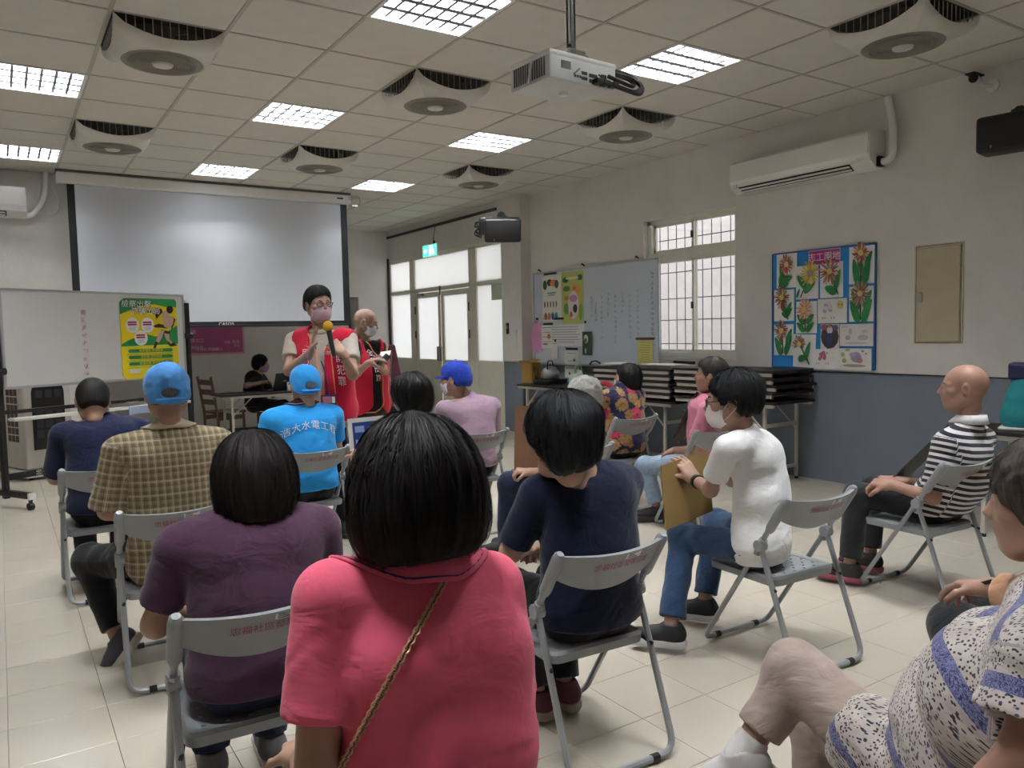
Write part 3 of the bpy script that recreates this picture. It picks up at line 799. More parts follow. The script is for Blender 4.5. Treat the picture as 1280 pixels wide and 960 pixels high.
sw = empty('wall_switch', (XD, 9.96, 1.50), 0, label='small black switch on the column beside the glazed doors', cat='switch')
MB().bevbox((-.008, 0, .07), (.014, .07, .17), .006).build('plate', M_BLACK, sw); MB().bevbox((-.017, 0, .09), (.006, .03, .05), .003).build('button', M_GREYP, sw)
tag(MB().bevbox((-.006, 0, .12), (.012, .09, .30), .004).build('notice_card', M_STK, None, loc=(XD, 9.76, 1.28)), 'narrow white card stuck on the column beside the switch', 'card')
# ------------------------------------------------------------------ implicit surfaces for people
def V(*a): return np.array(a, float)
def unit(v): v = np.asarray(v, float); return v/max(1e-9, np.linalg.norm(v))
def frame(f, up=(0, 0, 1)):
    """rows: right, forward, up"""
    f = unit(f); r = unit(np.cross(f, up)); u = np.cross(r, f); return np.array([r, f, u])
def vnoise(P, sc, seed=0):
    """cheap value noise, -1..1"""
    q = P*sc; i = np.floor(q).astype(np.int64); f = q-i; f = f*f*(3-2*f)
    def hsh(a, b, c):
        h = (a*374761393+b*668265263+c*2147483647*(seed+3)+seed*9973) & 0xffffffff
        h = ((h ^ (h >> 13))*1274126177) & 0xffffffff
        return ((h ^ (h >> 16)) & 0xffff)/32767.5-1
    x, y, z = i[..., 0], i[..., 1], i[..., 2]; fx, fy, fz = f[..., 0], f[..., 1], f[..., 2]
    r = 0
    for dz in (0, 1):
        for dy in (0, 1):
            a = hsh(x, y+dy, z+dz); b = hsh(x+1, y+dy, z+dz)
            r = r+(a*(1-fx)+b*fx)*(fy if dy else 1-fy)*(fz if dz else 1-fz)
    return r
class Fld:
    """a list of rounded parts blended into one distance field"""
    def __init__(s, k=.03): s.p = []; s.k = k; s.post = []; s.xf = None
    def cap(s, a, b, r1, r2=None, k=None, op='+', flat=None):
        """tapered limb; flat = (axis, factor): squash along axis"""
        s.p.append(('c', V(*a), V(*b), r1, r1 if r2 is None else r2, k, op, flat)); return s
    def ell(s, c, R, M=None, k=None, op='+'):
        s.p.append(('e', V(*c), V(*R), np.eye(3) if M is None else np.asarray(M, float), None, k, op, None)); return s
    def cut(s, p, n, k=.0):
        """keep the side that n points away from"""
        s.p.append(('h', V(*p), unit(n), None, None, k, '-', None)); return s
    def bounds(s):
        lo, hi = [], []
        for q in s.p:
            if q[6] != '+': continue
            if q[0] == 'c': r = max(q[3], q[4]); lo += [np.minimum(q[1], q[2])-r]; hi += [np.maximum(q[1], q[2])+r]
            elif q[0] == 'e': r = max(q[2]); lo += [q[1]-r]; hi += [q[1]+r]
        lo, hi = np.min(lo, 0), np.max(hi, 0)
        if s.xf: lo, hi = s.xf[0]+(lo-s.xf[0])*s.xf[1], s.xf[0]+(hi-s.xf[0])*s.xf[1]
        return lo, hi
    def ev(s, P):
        if s.xf: P = s.xf[0]+(P-s.xf[0])/s.xf[1]
        D = np.full(P.shape[:-1], 9., np.float32)
        for kind, a, b, c, d, k, op, fl in s.p:
            k = s.k if k is None else k
            if kind == 'c':
                ab = b-a; L2 = max(1e-9, ab@ab); ap = P-a
                t = np.clip((ap@ab)/L2, 0, 1)
                w = ap-t[..., None]*ab
                if fl is not None:
                    ax, fc = fl; ax = unit(ax); w = w+(w@ax)[..., None]*ax*(1/fc-1)
                    e = (np.sqrt((w*w).sum(-1))-(c+(d-c)*t))*(.5+.5*fc)
                else:
                    e = np.sqrt((w*w).sum(-1))-(c+(d-c)*t)
            elif kind == 'e':
                q = (P-a)@c.T; kk = q/b; k0 = np.sqrt((kk*kk).sum(-1)); k1 = np.sqrt(((kk/b)**2).sum(-1))
                e = k0*(k0-1)/np.maximum(k1, 1e-6)
            else:
                e = -((P-a)@b)               # negative outside -> removed
            if op == '+':
                if k > 0:
                    h = np.clip(.5+.5*(D-e)/k, 0, 1); D = D*(1-h)+e*h-k*h*(1-h)
                else: D = np.minimum(D, e)
            else:
                e = -e
                if kind == 'h': e = (P-a)@b
                if k > 0:
                    h = np.clip(.5+.5*(e-D)/k, 0, 1); D = D*(1-h)+e*h+k*h*(1-h)
                else: D = np.maximum(D, e)
        for f in s.post: D = D+f(P)
        return D*(s.xf[1] if s.xf else 1)
def surf(fld, vox, pad=.02, clip=None):
    """surface nets: returns verts, quads"""
    lo, hi = fld.bounds(); lo = lo-pad-vox; hi = hi+pad+vox
    if clip is not None:
        lo = np.maximum(lo, clip[0]); hi = np.minimum(hi, clip[1])
    n = np.ceil((hi-lo)/vox).astype(int)+1
    # coarse pass to skip empty blocks
    B = 12; D = np.full(n, 1., np.float32)
    nb = -(-n//B)
    ci = np.stack(np.meshgrid(*[np.arange(m) for m in nb], indexing='ij'), -1).reshape(-1, 3)
    cc = lo+(ci*B+B/2)*vox
    dc = fld.ev(cc.astype(np.float64)); near = np.abs(dc) < B*vox*1.25+.03
    D_sign = dc
    for (i, j, k), ok, dv in zip(ci, near, dc):
        sl = np.s_[i*B:min(n[0], (i+1)*B), j*B:min(n[1], (j+1)*B), k*B:min(n[2], (k+1)*B)]
        if not ok: D[sl] = dv; continue
        ax = [np.arange(q.start, q.stop) for q in sl]
        g = np.stack(np.meshgrid(*ax, indexing='ij'), -1)*vox+lo
        D[sl] = fld.ev(g)
    S = D < 0
    c = np.zeros(n-1, np.int8)
    for dx in (0, 1):
        for dy in (0, 1):
            for dz in (0, 1):
                c += S[dx:n[0]-1+dx, dy:n[1]-1+dy, dz:n[2]-1+dz]
    act = (c > 0) & (c < 8); idx = np.full(act.shape, -1, np.int64); cells = np.argwhere(act); idx[act] = np.arange(len(cells))
    pos = np.zeros((len(cells), 3)); cnt = np.zeros(len(cells))
    corners = [(a, b, d) for a in (0, 1) for b in (0, 1) for d in (0, 1)]
    for a in range(3):
        for co in corners:
            if co[a]: continue
            c2 = list(co); c2[a] = 1
            d0 = D[cells[:, 0]+co[0], cells[:, 1]+co[1], cells[:, 2]+co[2]]; d1 = D[cells[:, 0]+c2[0], cells[:, 1]+c2[1], cells[:, 2]+c2[2]]
            m = (d0 < 0) != (d1 < 0); t = np.where(m, d0/np.where(m, d0-d1, 1), 0)
            p = np.array(co, float)[None]*m[:, None]; p[:, a] += t*m
            pos += p; cnt += m
    verts = lo+(cells+pos/np.maximum(cnt, 1)[:, None])*vox
    quads = []
    for a in range(3):
        b, d = (a+1) % 3, (a+2) % 3
        s0 = [slice(0, m) for m in n]; s1 = list(s0)
        s0[a] = slice(0, n[a]-1); s1[a] = slice(1, n[a])
        e = S[tuple(s0)] != S[tuple(s1)]; E = np.argwhere(e)
        E = E[(E[:, b] > 0) & (E[:, d] > 0) & (E[:, b] < n[b]-1) & (E[:, d] < n[d]-1)]
        if not len(E): continue
        def gi(ob, od):
            q = E.copy(); q[:, b] -= ob; q[:, d] -= od; return idx[q[:, 0], q[:, 1], q[:, 2]]
        q = np.stack([gi(0, 0), gi(1, 0), gi(1, 1), gi(0, 1)], 1)
        fl = S[E[:, 0], E[:, 1], E[:, 2]]
        q[~fl] = q[~fl][:, ::-1]; quads.append(q[(q >= 0).all(1)])
    return verts, (np.concatenate(quads) if quads else np.zeros((0, 4), int))
def mesh_np(name, parts, base):
    """parts: list of (verts, faces[n,4 or 3])"""
    vs = []; loops = []; starts = []; tot = 0; ls = 0; k = 0
    for v, f in parts:
        vs.append(v); loops.append((f+k).ravel()); starts.append(np.arange(len(f))*f.shape[1]+ls if len(f) else np.zeros(0, int)); ls += f.size; k += len(v)
    v = np.concatenate(vs)-np.asarray(base); lp = np.concatenate(loops); st = np.concatenate(starts)
    me = bpy.data.meshes.new(name); me.vertices.add(len(v)); me.vertices.foreach_set('co', v.astype(np.float32).ravel())
    me.loops.add(len(lp)); me.loops.foreach_set('vertex_index', lp.astype(np.int32))
    me.polygons.add(len(st)); me.polygons.foreach_set('loop_start', st.astype(np.int32))
    me.update(calc_edges=True); me.validate()
    me.polygons.foreach_set('use_smooth', [True]*len(me.polygons))
    return me
def set_attr(me, name, arr):
    a = me.attributes.new(name, 'FLOAT_VECTOR', 'POINT'); a.data.foreach_set('vector', np.asarray(arr, np.float32).ravel())

# ------------------------------------------------------------------ materials for people
def skin_mat(name, c, spots=0.):
    if name in MATS: return MATS[name]
    t = NT(name); v = t.coord('Object'); c = srgb(c); g_ = sum(c)/3; c = tuple((x*.86+g_*.14)*1.0 for x in c)
    n = t.noise(v, 14, 4, .6)
    base = t.ramp(n, [(.3, tuple(x*.88 for x in c)), (.7, tuple(min(1, x*1.08) for x in c))])
    if spots:
        s = t.noise(v, 38, 2, .5); base = t.mix(t.ramp(s, [(.66, (0, 0, 0)), (.74, (spots,)*3)]), base, tuple(x*.42 for x in c))
    t.color(base); t.set(roughness=.48, specular=.45)
    t.b.inputs['Subsurface Weight'].default_value = .05; t.b.inputs['Subsurface Radius'].default_value = (.012, .005, .003); t.b.inputs['Subsurface Scale'].default_value = 1.
    t.bump(t.noise(v, 180, 3), .12, .001); MATS[name] = t.m; return t.m
def hair_mat(name, c, c2=None, rough=.38):
    if name in MATS: return MATS[name]
    t = NT(name); v = t.attr('cloth'); c = srgb(c); c2 = tuple(x*.7 for x in srgb(c2)) if c2 else tuple(x*1.9+.003 for x in c)
    n = t.noise(t.scale(v, (160, 6, 1)), 1, 3, .6)
    t.color(t.ramp(n, [(.35, c), (.75, c2)])); t.set(roughness=.6, specular=.3)
    t.bump(n, .9, .004); MATS[name] = t.m; return t.m
def cloth_mat(name, fn, rough=.85, wrinkle=.35, sheen=.15, weave=900, folds=9):
    """fn(t, uv) -> colour socket or tuple; uv in metres: x across, y along, from the garment"""
    if name in MATS: return MATS[name]
    t = NT(name); uv = t.attr('cloth'); t.color(fn(t, uv)); t.set(roughness=rough, specular=.2, sheen=sheen)
    a = t.noise(t.scale(uv, (1, 1.6, 1)), folds, 3, .5, .8); b = t.noise(uv, weave, 1)
    h = t.math('ADD', a, t.math('MULTIPLY', b, .03)); t.bump(h, wrinkle, .03)
    MATS[name] = t.m; return t.m
def plain(c, var=.06):
    c = srgb(c) if isinstance(c, str) else c
    return lambda t, uv: t.ramp(t.noise(uv, 30, 3), [(.3, tuple(x*(1-var) for x in c)), (.7, tuple(min(1, x*(1+var)) for x in c))])

# ------------------------------------------------------------------ head
HS = 1.10
def head_field(c, M, style):
    """c centre of the skull, M rows right, forward, up"""
    hs = style.get('hs', HS)
    def L(x, y, z): return c+x*M[0]+y*M[1]+z*M[2]
    def L2(x, y, z): return c+hs*(x*M[0]+y*M[1]+z*M[2])
    f = Fld(.022); f.xf = (c, hs)
    w = style.get('wide', 1.)
    f.ell(L(0, -.012, .026), (.077*w, .096, .088), M)
    f.ell(L(0, .030, -.030), (.062*w, .066, .088), M, k=.03)
    f.ell(L(0, .058, -.052), (.032, .033, .030), M, k=.02); f.ell(L(0, .060, -.086), (.028, .030, .022), M, k=.022)
    for s in (-1, 1):
        f.cap(L(s*.056*w, -.005, -.050), L(s*.030*w, .055, -.088), .020, .018, k=.03)   # jaw
        f.ell(L(s*.046*w, .058, -.014), (.022, .020, .018), M, k=.02)     # cheek bone
        f.cap(L(s*.014, .082, .022), L(s*.050*w, .066, .022), .009, .008, k=.012)       # brow
        f.ell(L(s*.031, .095, .003), (.018, .016, .008), M, k=.008, op='-')  # eye socket
        f.ell(L(s*.031, .075, .003), (.014, .013, .012), M, k=.006)         # lid and eye
    f.cap(L(0, .086, .014), L(0, .106, -.018), .0085, .0120, k=.014)   # nose
    for s in (-1, 1): f.ell(L(s*.010, .098, -.024), (.008, .010, .007), M, k=.006)
    f.ell(L(0, .091, -.044), (.022, .011, .0070), M, k=.005); f.ell(L(0, .089, -.057), (.020, .011, .0075), M, k=.005)
    f.ell(L(0, .104, -.0505), (.024, .012, .0022), M, k=.003, op='-')
    for s in (-1, 1):                                                    # ears
        E = frame(M[1]+s*M[0]*.45, M[2])
        f.ell(L(s*.080*w, -.006, -.004), (.010, .019, .031), E, k=.006)
        f.ell(L(s*.091*w, .000, -.002), (.007, .010, .018), E, k=.004, op='-')
    return f, L2
def hair_field(c, M, kind, hs=None):
    hs = hs or HS
    def L(x, y, z): return c+x*M[0]+y*M[1]+z*M[2]
    f = Fld(.03); Mx = M; f.xf = (c, hs)
    if kind in ('short', 'shortgrey', 'crop'):
        t = .011 if kind != 'crop' else .007
        f.ell(L(0, -.014, .030), (.077+t, .094+t*1.1, .088+t*1.4), Mx)
        if kind == 'short': f.ell(L(0, .02, .075), (.058, .06, .04), Mx)
        f.ell(L(0, .085, -.035), (.10, .082, .106), Mx, k=.012, op='-')   # face
        f.ell(L(0, -.055, -.020), (.066+t*.5, .05+t*.6, .06), Mx); f.cut(L(0, -.02, -.060), -M[2]+M[1]*-.35, .02)
        for s in (-1, 1): f.ell(L(s*.088, .006, -.022), (.026, .030, .040), Mx, k=.01, op='-')
    elif kind == 'fluffy':                                                 # short thick women's cut
        f.ell(L(0, -.020, .034), (.100, .114, .104), Mx); f.ell(L(0, -.046, -.024), (.086, .068, .076), Mx)
        f.ell(L(0, .095, -.035), (.105, .080, .098), Mx, k=.012, op='-'); f.cut(L(0, -.05, -.092), -M[2]-M[1]*.35, .02)
        for s in (-1, 1): f.ell(L(s*.10, .030, -.045), (.04, .045, .045), Mx, k=.015, op='-')
    elif kind == 'pixie':                                                  # short cut, ears free, tapered nape
        f.ell(L(0, -.022, .036), (.094, .112, .100), Mx); f.ell(L(0, -.052, -.012), (.074, .060, .072), Mx)
        f.ell(L(0, .100, -.030), (.105, .084, .098), Mx, k=.012, op='-'); f.cut(L(0, -.05, -.072), -M[2]+M[1]*-.15, .03)
        for s in (-1, 1): f.ell(L(s*.095, .010, -.030), (.036, .040, .048), Mx, k=.012, op='-')
    elif kind == 'curly':
        f.ell(L(0, -.015, .036), (.098, .108, .100), Mx); f.ell(L(0, -.045, -.025), (.088, .072, .072), Mx)
        f.ell(L(0, .100, -.035), (.090, .078, .096), Mx, k=.012, op='-'); f.cut(L(0, -.05, -.095), -M[2]-M[1]*.2, .02)
    elif kind == 'bob':                                                    # chin-length, full
        f.ell(L(0, -.018, .034), (.098, .112, .104), Mx)
        f.ell(L(0, -.030, -.045), (.104, .090, .110), Mx, k=.06)
        f.ell(L(0, .100, -.045), (.072, .080, .125), Mx, k=.014, op='-'); f.cut(L(0, -.03, -.118), -M[2]-M[1]*.12, .02)
    elif kind == 'bigbob':
        f.ell(L(0, -.020, .030), (.100, .114, .102), Mx)
        f.ell(L(0, -.032, -.055), (.127, .104, .108), Mx, k=.07)
        f.ell(L(0, .105, -.045), (.074, .080, .125), Mx, k=.014, op='-'); f.cut(L(0, -.03, -.138), -M[2]-M[1]*.10, .025)
    return f, L
HAIR_END = dict(short=-.05, shortgrey=-.05, crop=-.05, fluffy=-.092, curly=-.1, pixie=-.07, bob=-.12, bigbob=-.14)
def hair_mesh(c, M, kind, vox, nstr, base, seed=0, curl=0., fuzz=.004, hs=None):
    hs = hs or HS
    f, L = hair_field(c, M, kind, hs)
    am = {'curly': .007, 'crop': .0, 'short': .0025, 'shortgrey': .002, 'fluffy': .006, 'pixie': .006}.get(kind, .0035)
    if am:
        def nz(P):
            q = (P-c)@M.T; th = np.arctan2(q[..., 0], -(q[..., 1]+.02)); h = q[..., 2]
            if kind == 'curly': return am*vnoise(P, 55, seed)
            return am*vnoise(np.stack([th*(9 if kind == 'fluffy' else 14)+vnoise(q, 12, seed)*1.2, h*12, th*0], -1), 1, seed)+.5*am*vnoise(q, 30, seed+1)
        f.post.append(nz)
    v, q = surf(f, vox); parts = [(v, q)]
    def fd(P): return f.ev(P)
    if nstr:
        R = np.random.RandomState(seed+5); N = 13; crown = V(0, -.045, .125)
        az = R.uniform(-math.pi, math.pi, nstr); bend = R.normal(0, .30 if kind in ('fluffy', 'short', 'crop', 'pixie') else .13, nstr)
        start = R.uniform(0, .75, nstr); ln = R.uniform(.25, .62, nstr)
        T = np.linspace(0, 1, N)[None]*ln[:, None]+start[:, None]
        phi = T*2.0; A = az[:, None]+bend[:, None]*np.sin(T*4)+curl*np.sin(T*22+az[:, None]*7)*.12
        rad = np.sin(np.minimum(phi, 1.57))*.12; z = np.where(phi < 1.57, np.cos(phi)*.12+.02, .02-(phi-1.57)*.26)
        q3 = np.stack([np.sin(A)*rad, -np.cos(A)*rad-.03*(phi < 3), z], -1)
        P = c+q3@M*hs
        for _ in range(4):
            d0 = fd(P); e = .004
            g = np.stack([fd(P+V(e, 0, 0))-d0, fd(P+V(0, e, 0))-d0, fd(P+V(0, 0, e))-d0], -1); g /= np.maximum(np.linalg.norm(g, axis=-1, keepdims=True), 1e-6)
            P = P-np.clip(d0, -.03, .03)[..., None]*g
        lift = R.uniform(-.0005, fuzz, nstr)[:, None]*np.linspace(.3, 1, N)[None]
        P = P+g*lift[..., None]
        zz = (P-c)@M[2]/hs; yy = (P-c)@M[1]/hs
        ok = (zz[:, -1] > HAIR_END[kind]-R.uniform(.004, .022, nstr)) & (np.abs(fd(P)).max(1) < .02) & ~((yy > .035) & (zz < .02)).any(1)
        P, g2 = P[ok], g[ok]
        tn = np.gradient(P, axis=1); tn /= np.maximum(np.linalg.norm(tn, axis=-1, keepdims=True), 1e-9)
        sd = np.cross(tn, g2); wd = (R.uniform(.0009, .0022, len(P))[:, None]*np.array([1-.75*abs(2*k/(N-1)-.8)**2 for k in range(N)]).clip(.1)[None])[..., None]
        A_, B_ = P-sd*wd, P+sd*wd
        vv = np.stack([A_, B_], 2).reshape(-1, 3); n = len(P)
        bidx = (np.arange(n)*N*2)[:, None]+np.arange(N-1)[None]*2
        F = np.stack([bidx, bidx+1, bidx+3, bidx+2], -1).reshape(-1, 4)
        parts.append((vv, F))
    me = mesh_np('hair', parts, base)
    allv = np.concatenate([p[0] for p in parts]); q = (allv-c)@M.T; th = np.arctan2(q[:, 0], -(q[:, 1]+.02))
    set_attr(me, 'cloth', np.stack([th*.1, q[:, 2], q[:, 1]*0], -1))
    return me

# ------------------------------------------------------------------ hand
def hand_field(w, d, n, side, curl=(.5, .5, .5, .5), spread=.12, thumb=(.5, .3), sc=1.):
    """w wrist, d finger direction, n palm normal (side the palm faces), side +1: thumb towards cross(d, n)"""
    d = unit(d); n = unit(n-np.dot(n, d)*d); s = np.cross(d, n)*side
    f = Fld(.010)
    def L(a, b, c): return w+(a*s+b*d+c*n)*sc
    f.cap(L(0, -.03, 0), L(0, .02, 0), .024*sc, .027*sc, flat=(n, .72), k=.02)
    for a in (-.027, -.009, .009, .027): f.cap(L(a*.7, .015, 0), L(a, .080, -.002), .0145*sc, .0115*sc, k=.014)
    f.cap(L(.020, .02, .006), L(.030, .045, .008), .016*sc, .013*sc, k=.016)          # thumb mound
    for i, (a, ln) in enumerate(((.027, .070), (.009, .078), (-.009, .073), (-.027, .058))):
        p = L(a, .080, -.001); ang = 0; sa = spread*(1.5-i)*.5
        for q, (l_, r1, r2) in enumerate(((.46, .0095, .0085), (.31, .0085, .0078), (.25, .0078, .0065))):
            ang += curl[i]*(1.0, 1.15, .8)[q]
            dr = d*math.cos(ang)+n*math.sin(ang); dr = unit(dr+s*sa*math.cos(ang))
            e = p+dr*ln*l_*sc*1.05; f.cap(p, e, r1*sc, r2*sc, k=.004); p = e
    p = L(.032, .038, .006); t1 = unit(s*.75+d*.65+n*thumb[1]); e = p+t1*.036*sc; f.cap(p, e, .0115*sc, .010*sc, k=.008)
    t2 = unit(t1*(1-thumb[0])+d*.6*thumb[0]+n*.8*thumb[0]-s*.1*thumb[0]); e2 = e+t2*.030*sc; f.cap(e, e2, .010*sc, .008*sc, k=.004)
    return f

# ------------------------------------------------------------------ figure
def seated(x, y, rz, seat=.43, torso=.50, lean=.0, hunch=.10, side=0., sw=.40, head=(0, 0, 0), hy=.0, knees=.40, spread=.10, feet=0., hd=None, shin=None, neck=.10):
    """joints of a seated figure; lean/hunch in metres forward, head = (turn to the left, nod down, tilt) in radians"""
    R = np.array([[math.cos(rz), math.sin(rz), 0], [-math.sin(rz), math.cos(rz), 0], [0, 0, 1.]])
    def G(a, b, c): return V(x, y, 0)+a*R[0]+b*R[1]+c*R[2]
    J = {'R': R, 'G': G}
    J['pelvis'] = G(0, -.035, seat+.09); J['waist'] = G(side*.4, -.045+lean*.4, seat+.09+torso*.40)
    J['chest'] = G(side*.8, -.035+lean*.8, seat+.09+torso*.74); J['neck'] = G(side, -.025+lean+hunch*.3, seat+.09+torso)
    J['head'] = J['neck']+R[1]*(hunch*.5+.015)+V(0, 0, neck+.045) if hd is None else V(*hd)
    yw, nd, tl = head
    f = R[1]*math.cos(yw)-R[0]*math.sin(yw); f = f*math.cos(nd)-V(0, 0, 1)*math.sin(nd)
    up = V(0, 0, 1)+tl*R[0]; J['M'] = frame(f, up)
    for s, n in ((-1, 'L'), (1, 'R')):
        J['sh'+n] = J['neck']+R[0]*s*sw/2+V(0, 0, -.075)-R[1]*.005
        J['el'+n] = J['sh'+n]+R[0]*s*.04+R[1]*.08+V(0, 0, -.27); J['wr'+n] = J['el'+n]+R[1]*.20+V(0, 0, -.03)-R[0]*s*.12
        J['hp'+n] = J['pelvis']+R[0]*s*.09+V(0, 0, -.01); J['kn'+n] = G(s*spread, -.07+knees+.02, seat+.06); J['an'+n] = G(s*spread, -.07+knees+feet, .085)
        J['to'+n] = J['an'+n]+R[1]*.16-V(0, 0, .05)
        J['hd'+n] = None
    return J
PEOPLE = []
def person(label, J, skin='c89f82', hair=None, hairc=('0d0c0d', None), vox=.009, build_=1., belly=0., female=False,
           shirt=None, sleeve=.55, shirt_k=0., hem=0., trousers=None, ankle=.92, shoes=('2a2a2e', 'e8e6e2'), style=None, hands=True, nstr=0, fold=.006,
           collar=None, neckcut=.0, spots=0., sleeve_r=.0, lap=0., seed=1, barefoot=False, name='person', uvscale=1., short_tr=None):
    st = style or {}; base = V(J['pelvis'][0], J['pelvis'][1], 0); b = build_
    P = empty(name, base, 0, label, 'person')
    R, M, c = J['R'], J['M'], J['head']; sm = skin_mat('skin_'+skin+('s' if spots else ''), skin, spots)
    spine = unit(J['neck']-J['pelvis']); fwd = unit(np.cross(spine, R[0])*1.0); fwd = fwd if fwd@R[1] > 0 else -fwd
    across = unit(J['shR']-J['shL'])
    # body ------------------------------------------------------
    def torso_prims(f, o, kk=.06):
        f.cap(J['pelvis']-across*.06*b, J['pelvis']+across*.06*b, .125*b+o, flat=(fwd, .88), k=kk)
        f.cap(J['waist']-across*.060*b, J['waist']+across*.060*b, (.108*b+o+(belly*.3 if o > 0 else 0)), flat=(fwd, .90), k=kk)
        if belly and o > 0: f.ell(J['waist']+fwd*.06, (.12*b+belly, .10*b+belly, .13), np.array([across, fwd, spine]), k=kk)
        f.cap(J['chest']-across*.07*b, J['chest']+across*.07*b, .112*b+o, flat=(fwd, .86), k=kk)
        f.cap(J['shL']*.86+J['neck']*.14-spine*.01, J['shR']*.86+J['neck']*.14-spine*.01, .050*b+o*.6, k=kk)
        f.cap(J['neck']-spine*.030, J['shL']-spine*.002, .048+o*.6, .042*b+o*.6, k=.04); f.cap(J['neck']-spine*.030, J['shR']-spine*.002, .048+o*.6, .042*b+o*.6, k=.04)
        if female:
            for s in (-1, 1): f.ell(J['chest']+across*s*.07*b+fwd*.085*b-spine*.01, (.062*b+o, .055*b+o, .065*b+o), np.array([across, fwd, spine]), k=.04)
    def limb(f, a, bb, r1, r2, o=0, k=.03): f.cap(J[a], J[bb], r1+o, r2+o, k=k)
    hv = []
    bf = Fld(.04); torso_prims(bf, -.004)
    bf.cap(J['neck']-spine*.03, c-M[2]*.055-M[1]*.020, .050*b**.5, .047, k=.03)
    for s in 'LR':
        limb(bf, 'sh'+s, 'el'+s, .046*b, .036*b); limb(bf, 'el'+s, 'wr'+s, .037*b, .026)
        limb(bf, 'hp'+s, 'kn'+s, .078*b, .052*b); limb(bf, 'kn'+s, 'an'+s, .050*b, .034)
        if not shoes: bf.cap(J['an'+s]-V(0, 0, .02), J['to'+s]+V(0, 0, .0), .034, .026)
    parts = [surf(bf, max(vox, .009))]
    hf, L = head_field(c, M, st); hf.cap(c-M[2]*.05-M[1]*.022, c-M[2]*.10-M[1]*.03, .045, .044, k=.03)
    parts.append(surf(hf, min(vox, .0065) if st.get('fine') is None else st['fine']))
    for s in 'LR':
        if J.get('hd'+s) is not None:
            kw = dict(J['hd'+s]); d = kw.pop('d'); n = kw.pop('n')
            g = hand_field(J['wr'+s], d, n, kw.pop('thumbside', 1), **kw); g.cap(J['wr'+s]*.6+J['el'+s]*.4, J['wr'+s], .030, .025, k=.02)
            parts.append(surf(g, kw.get('vox', .0048)))
        elif hands:
            d = unit(J['wr'+s]-J['el'+s]); g = hand_field(J['wr'+s], d, V(0, 0, -1)+d*.01, 1 if s == 'L' else -1); parts.append(surf(g, .008))
    body = link_mesh('body', mesh_np('body', parts, base), sm, P)
    if not st.get('noeyes'):
        for s in (-1, 1):
            e = MB(); e.lathe([(.0001, .0125), (.006, .0110), (.0095, .0075), (.0117, .001), (.0118, -.004)], n=14)
            T = np.array([M[0], M[2]*-1, M[1]]).T
            e.v = [tuple(L(s*.031, .0745, .003)+T@V(*v)-base) for v in e.v]
            o = e.build('eye', mat('eye_white', 'd9d3cc', .25), P, smooth=True)
            e = MB(); e.lathe([(.0001, .0129), (.0035, .0124), (.0060, .0112)], n=12); e.v = [tuple(L(s*.031, .0748, .003)+T@V(*v)-base) for v in e.v]
            e.build('iris', mat('dark_iris', '1c130e', .15), o)
        if st.get('brows', True):
            m = MB(); 
            for s in (-1, 1): m.tube([L(s*.012, .0915, .024)-base, L(s*.030, .087, .031)-base, L(s*.050, .070, .026)-base], [.0025, .0035, .0015], 6)
            m.build('eyebrows', mat('brow_'+st.get('browc', '2a211c'), st.get('browc', '2a211c'), .8), P)
        m = MB(); m.tube([L(-.021, .0915, -.0505)-base, L(-.008, .0965, -.0500)-base, L(0, .098, -.0505)-base, L(.008, .0965, -.0500)-base, L(.021, .0915, -.0505)-base], [.001, .0035, .0042, .0035, .001], 6)
        if not st.get('mask'): m.build('lips', mat('lip_tone', '9a5a50', .45), P, smooth=True)
    # shirt ------------------------------------------------------
    if shirt:
        sf = Fld(.05); torso_prims(sf, .016+shirt_k); sf.cap(J['chest']-spine*.14, J['pelvis']+spine*.02, .172*b+shirt_k*.5, .184*b+shirt_k, flat=(fwd, .74), k=.05)
        nd_ = unit(c-M[2]*.05-J['neck']); sf.cap(J['neck']-spine*.03, J['neck']-nd_*.002, .062, .058, k=.03); nf = unit(np.cross(across, nd_)); nf = nf if nf@fwd > 0 else -nf
        sf.ell(J['neck']+nd_*(.052-neckcut*.6)+fwd*(.012+neckcut*.5), (.066+neckcut*1.6, .074+neckcut, .058+neckcut*.5), np.array([across, nf*-1, nd_]), k=.006, op='-')
        sf.ell(J['neck']+nd_*.105, (.10, .11, .072), np.array([across, nf*-1, nd_]), k=.006, op='-')
        if lap:
            for s in 'LR': sf.cap(J['hp'+s], J['hp'+s]+(J['kn'+s]-J['hp'+s])*lap, .135*b, .112*b, k=.06)
        hd_ = J['pelvis']-V(0, 0, .03+hem)
        sf.cut(hd_, -V(0, 0, 1)+fwd*0, .01)
        if J.get('standing'): pass
        for s in 'LR':
            a, e = J['sh'+s], J['el'+s]; u = unit(e-a); q = a+(e-a)*min(sleeve, 1.)
            g = Fld(.03); g.cap(a+u*.012, q+u*.05, .050*b+.012, .049*b+.012+sleeve_r)
            if sleeve <= 1: g.cut(q, u, .003)
            else:
                g.cap(e, J['wr'+s], .050*b+.010, .036+.010); g.cut(J['wr'+s]-unit(J['wr'+s]-e)*.02, unit(J['wr'+s]-e), .003)
            sf.sub = getattr(sf, 'sub', [])+[g]
        base_ev = sf.ev
        subs = sf.sub
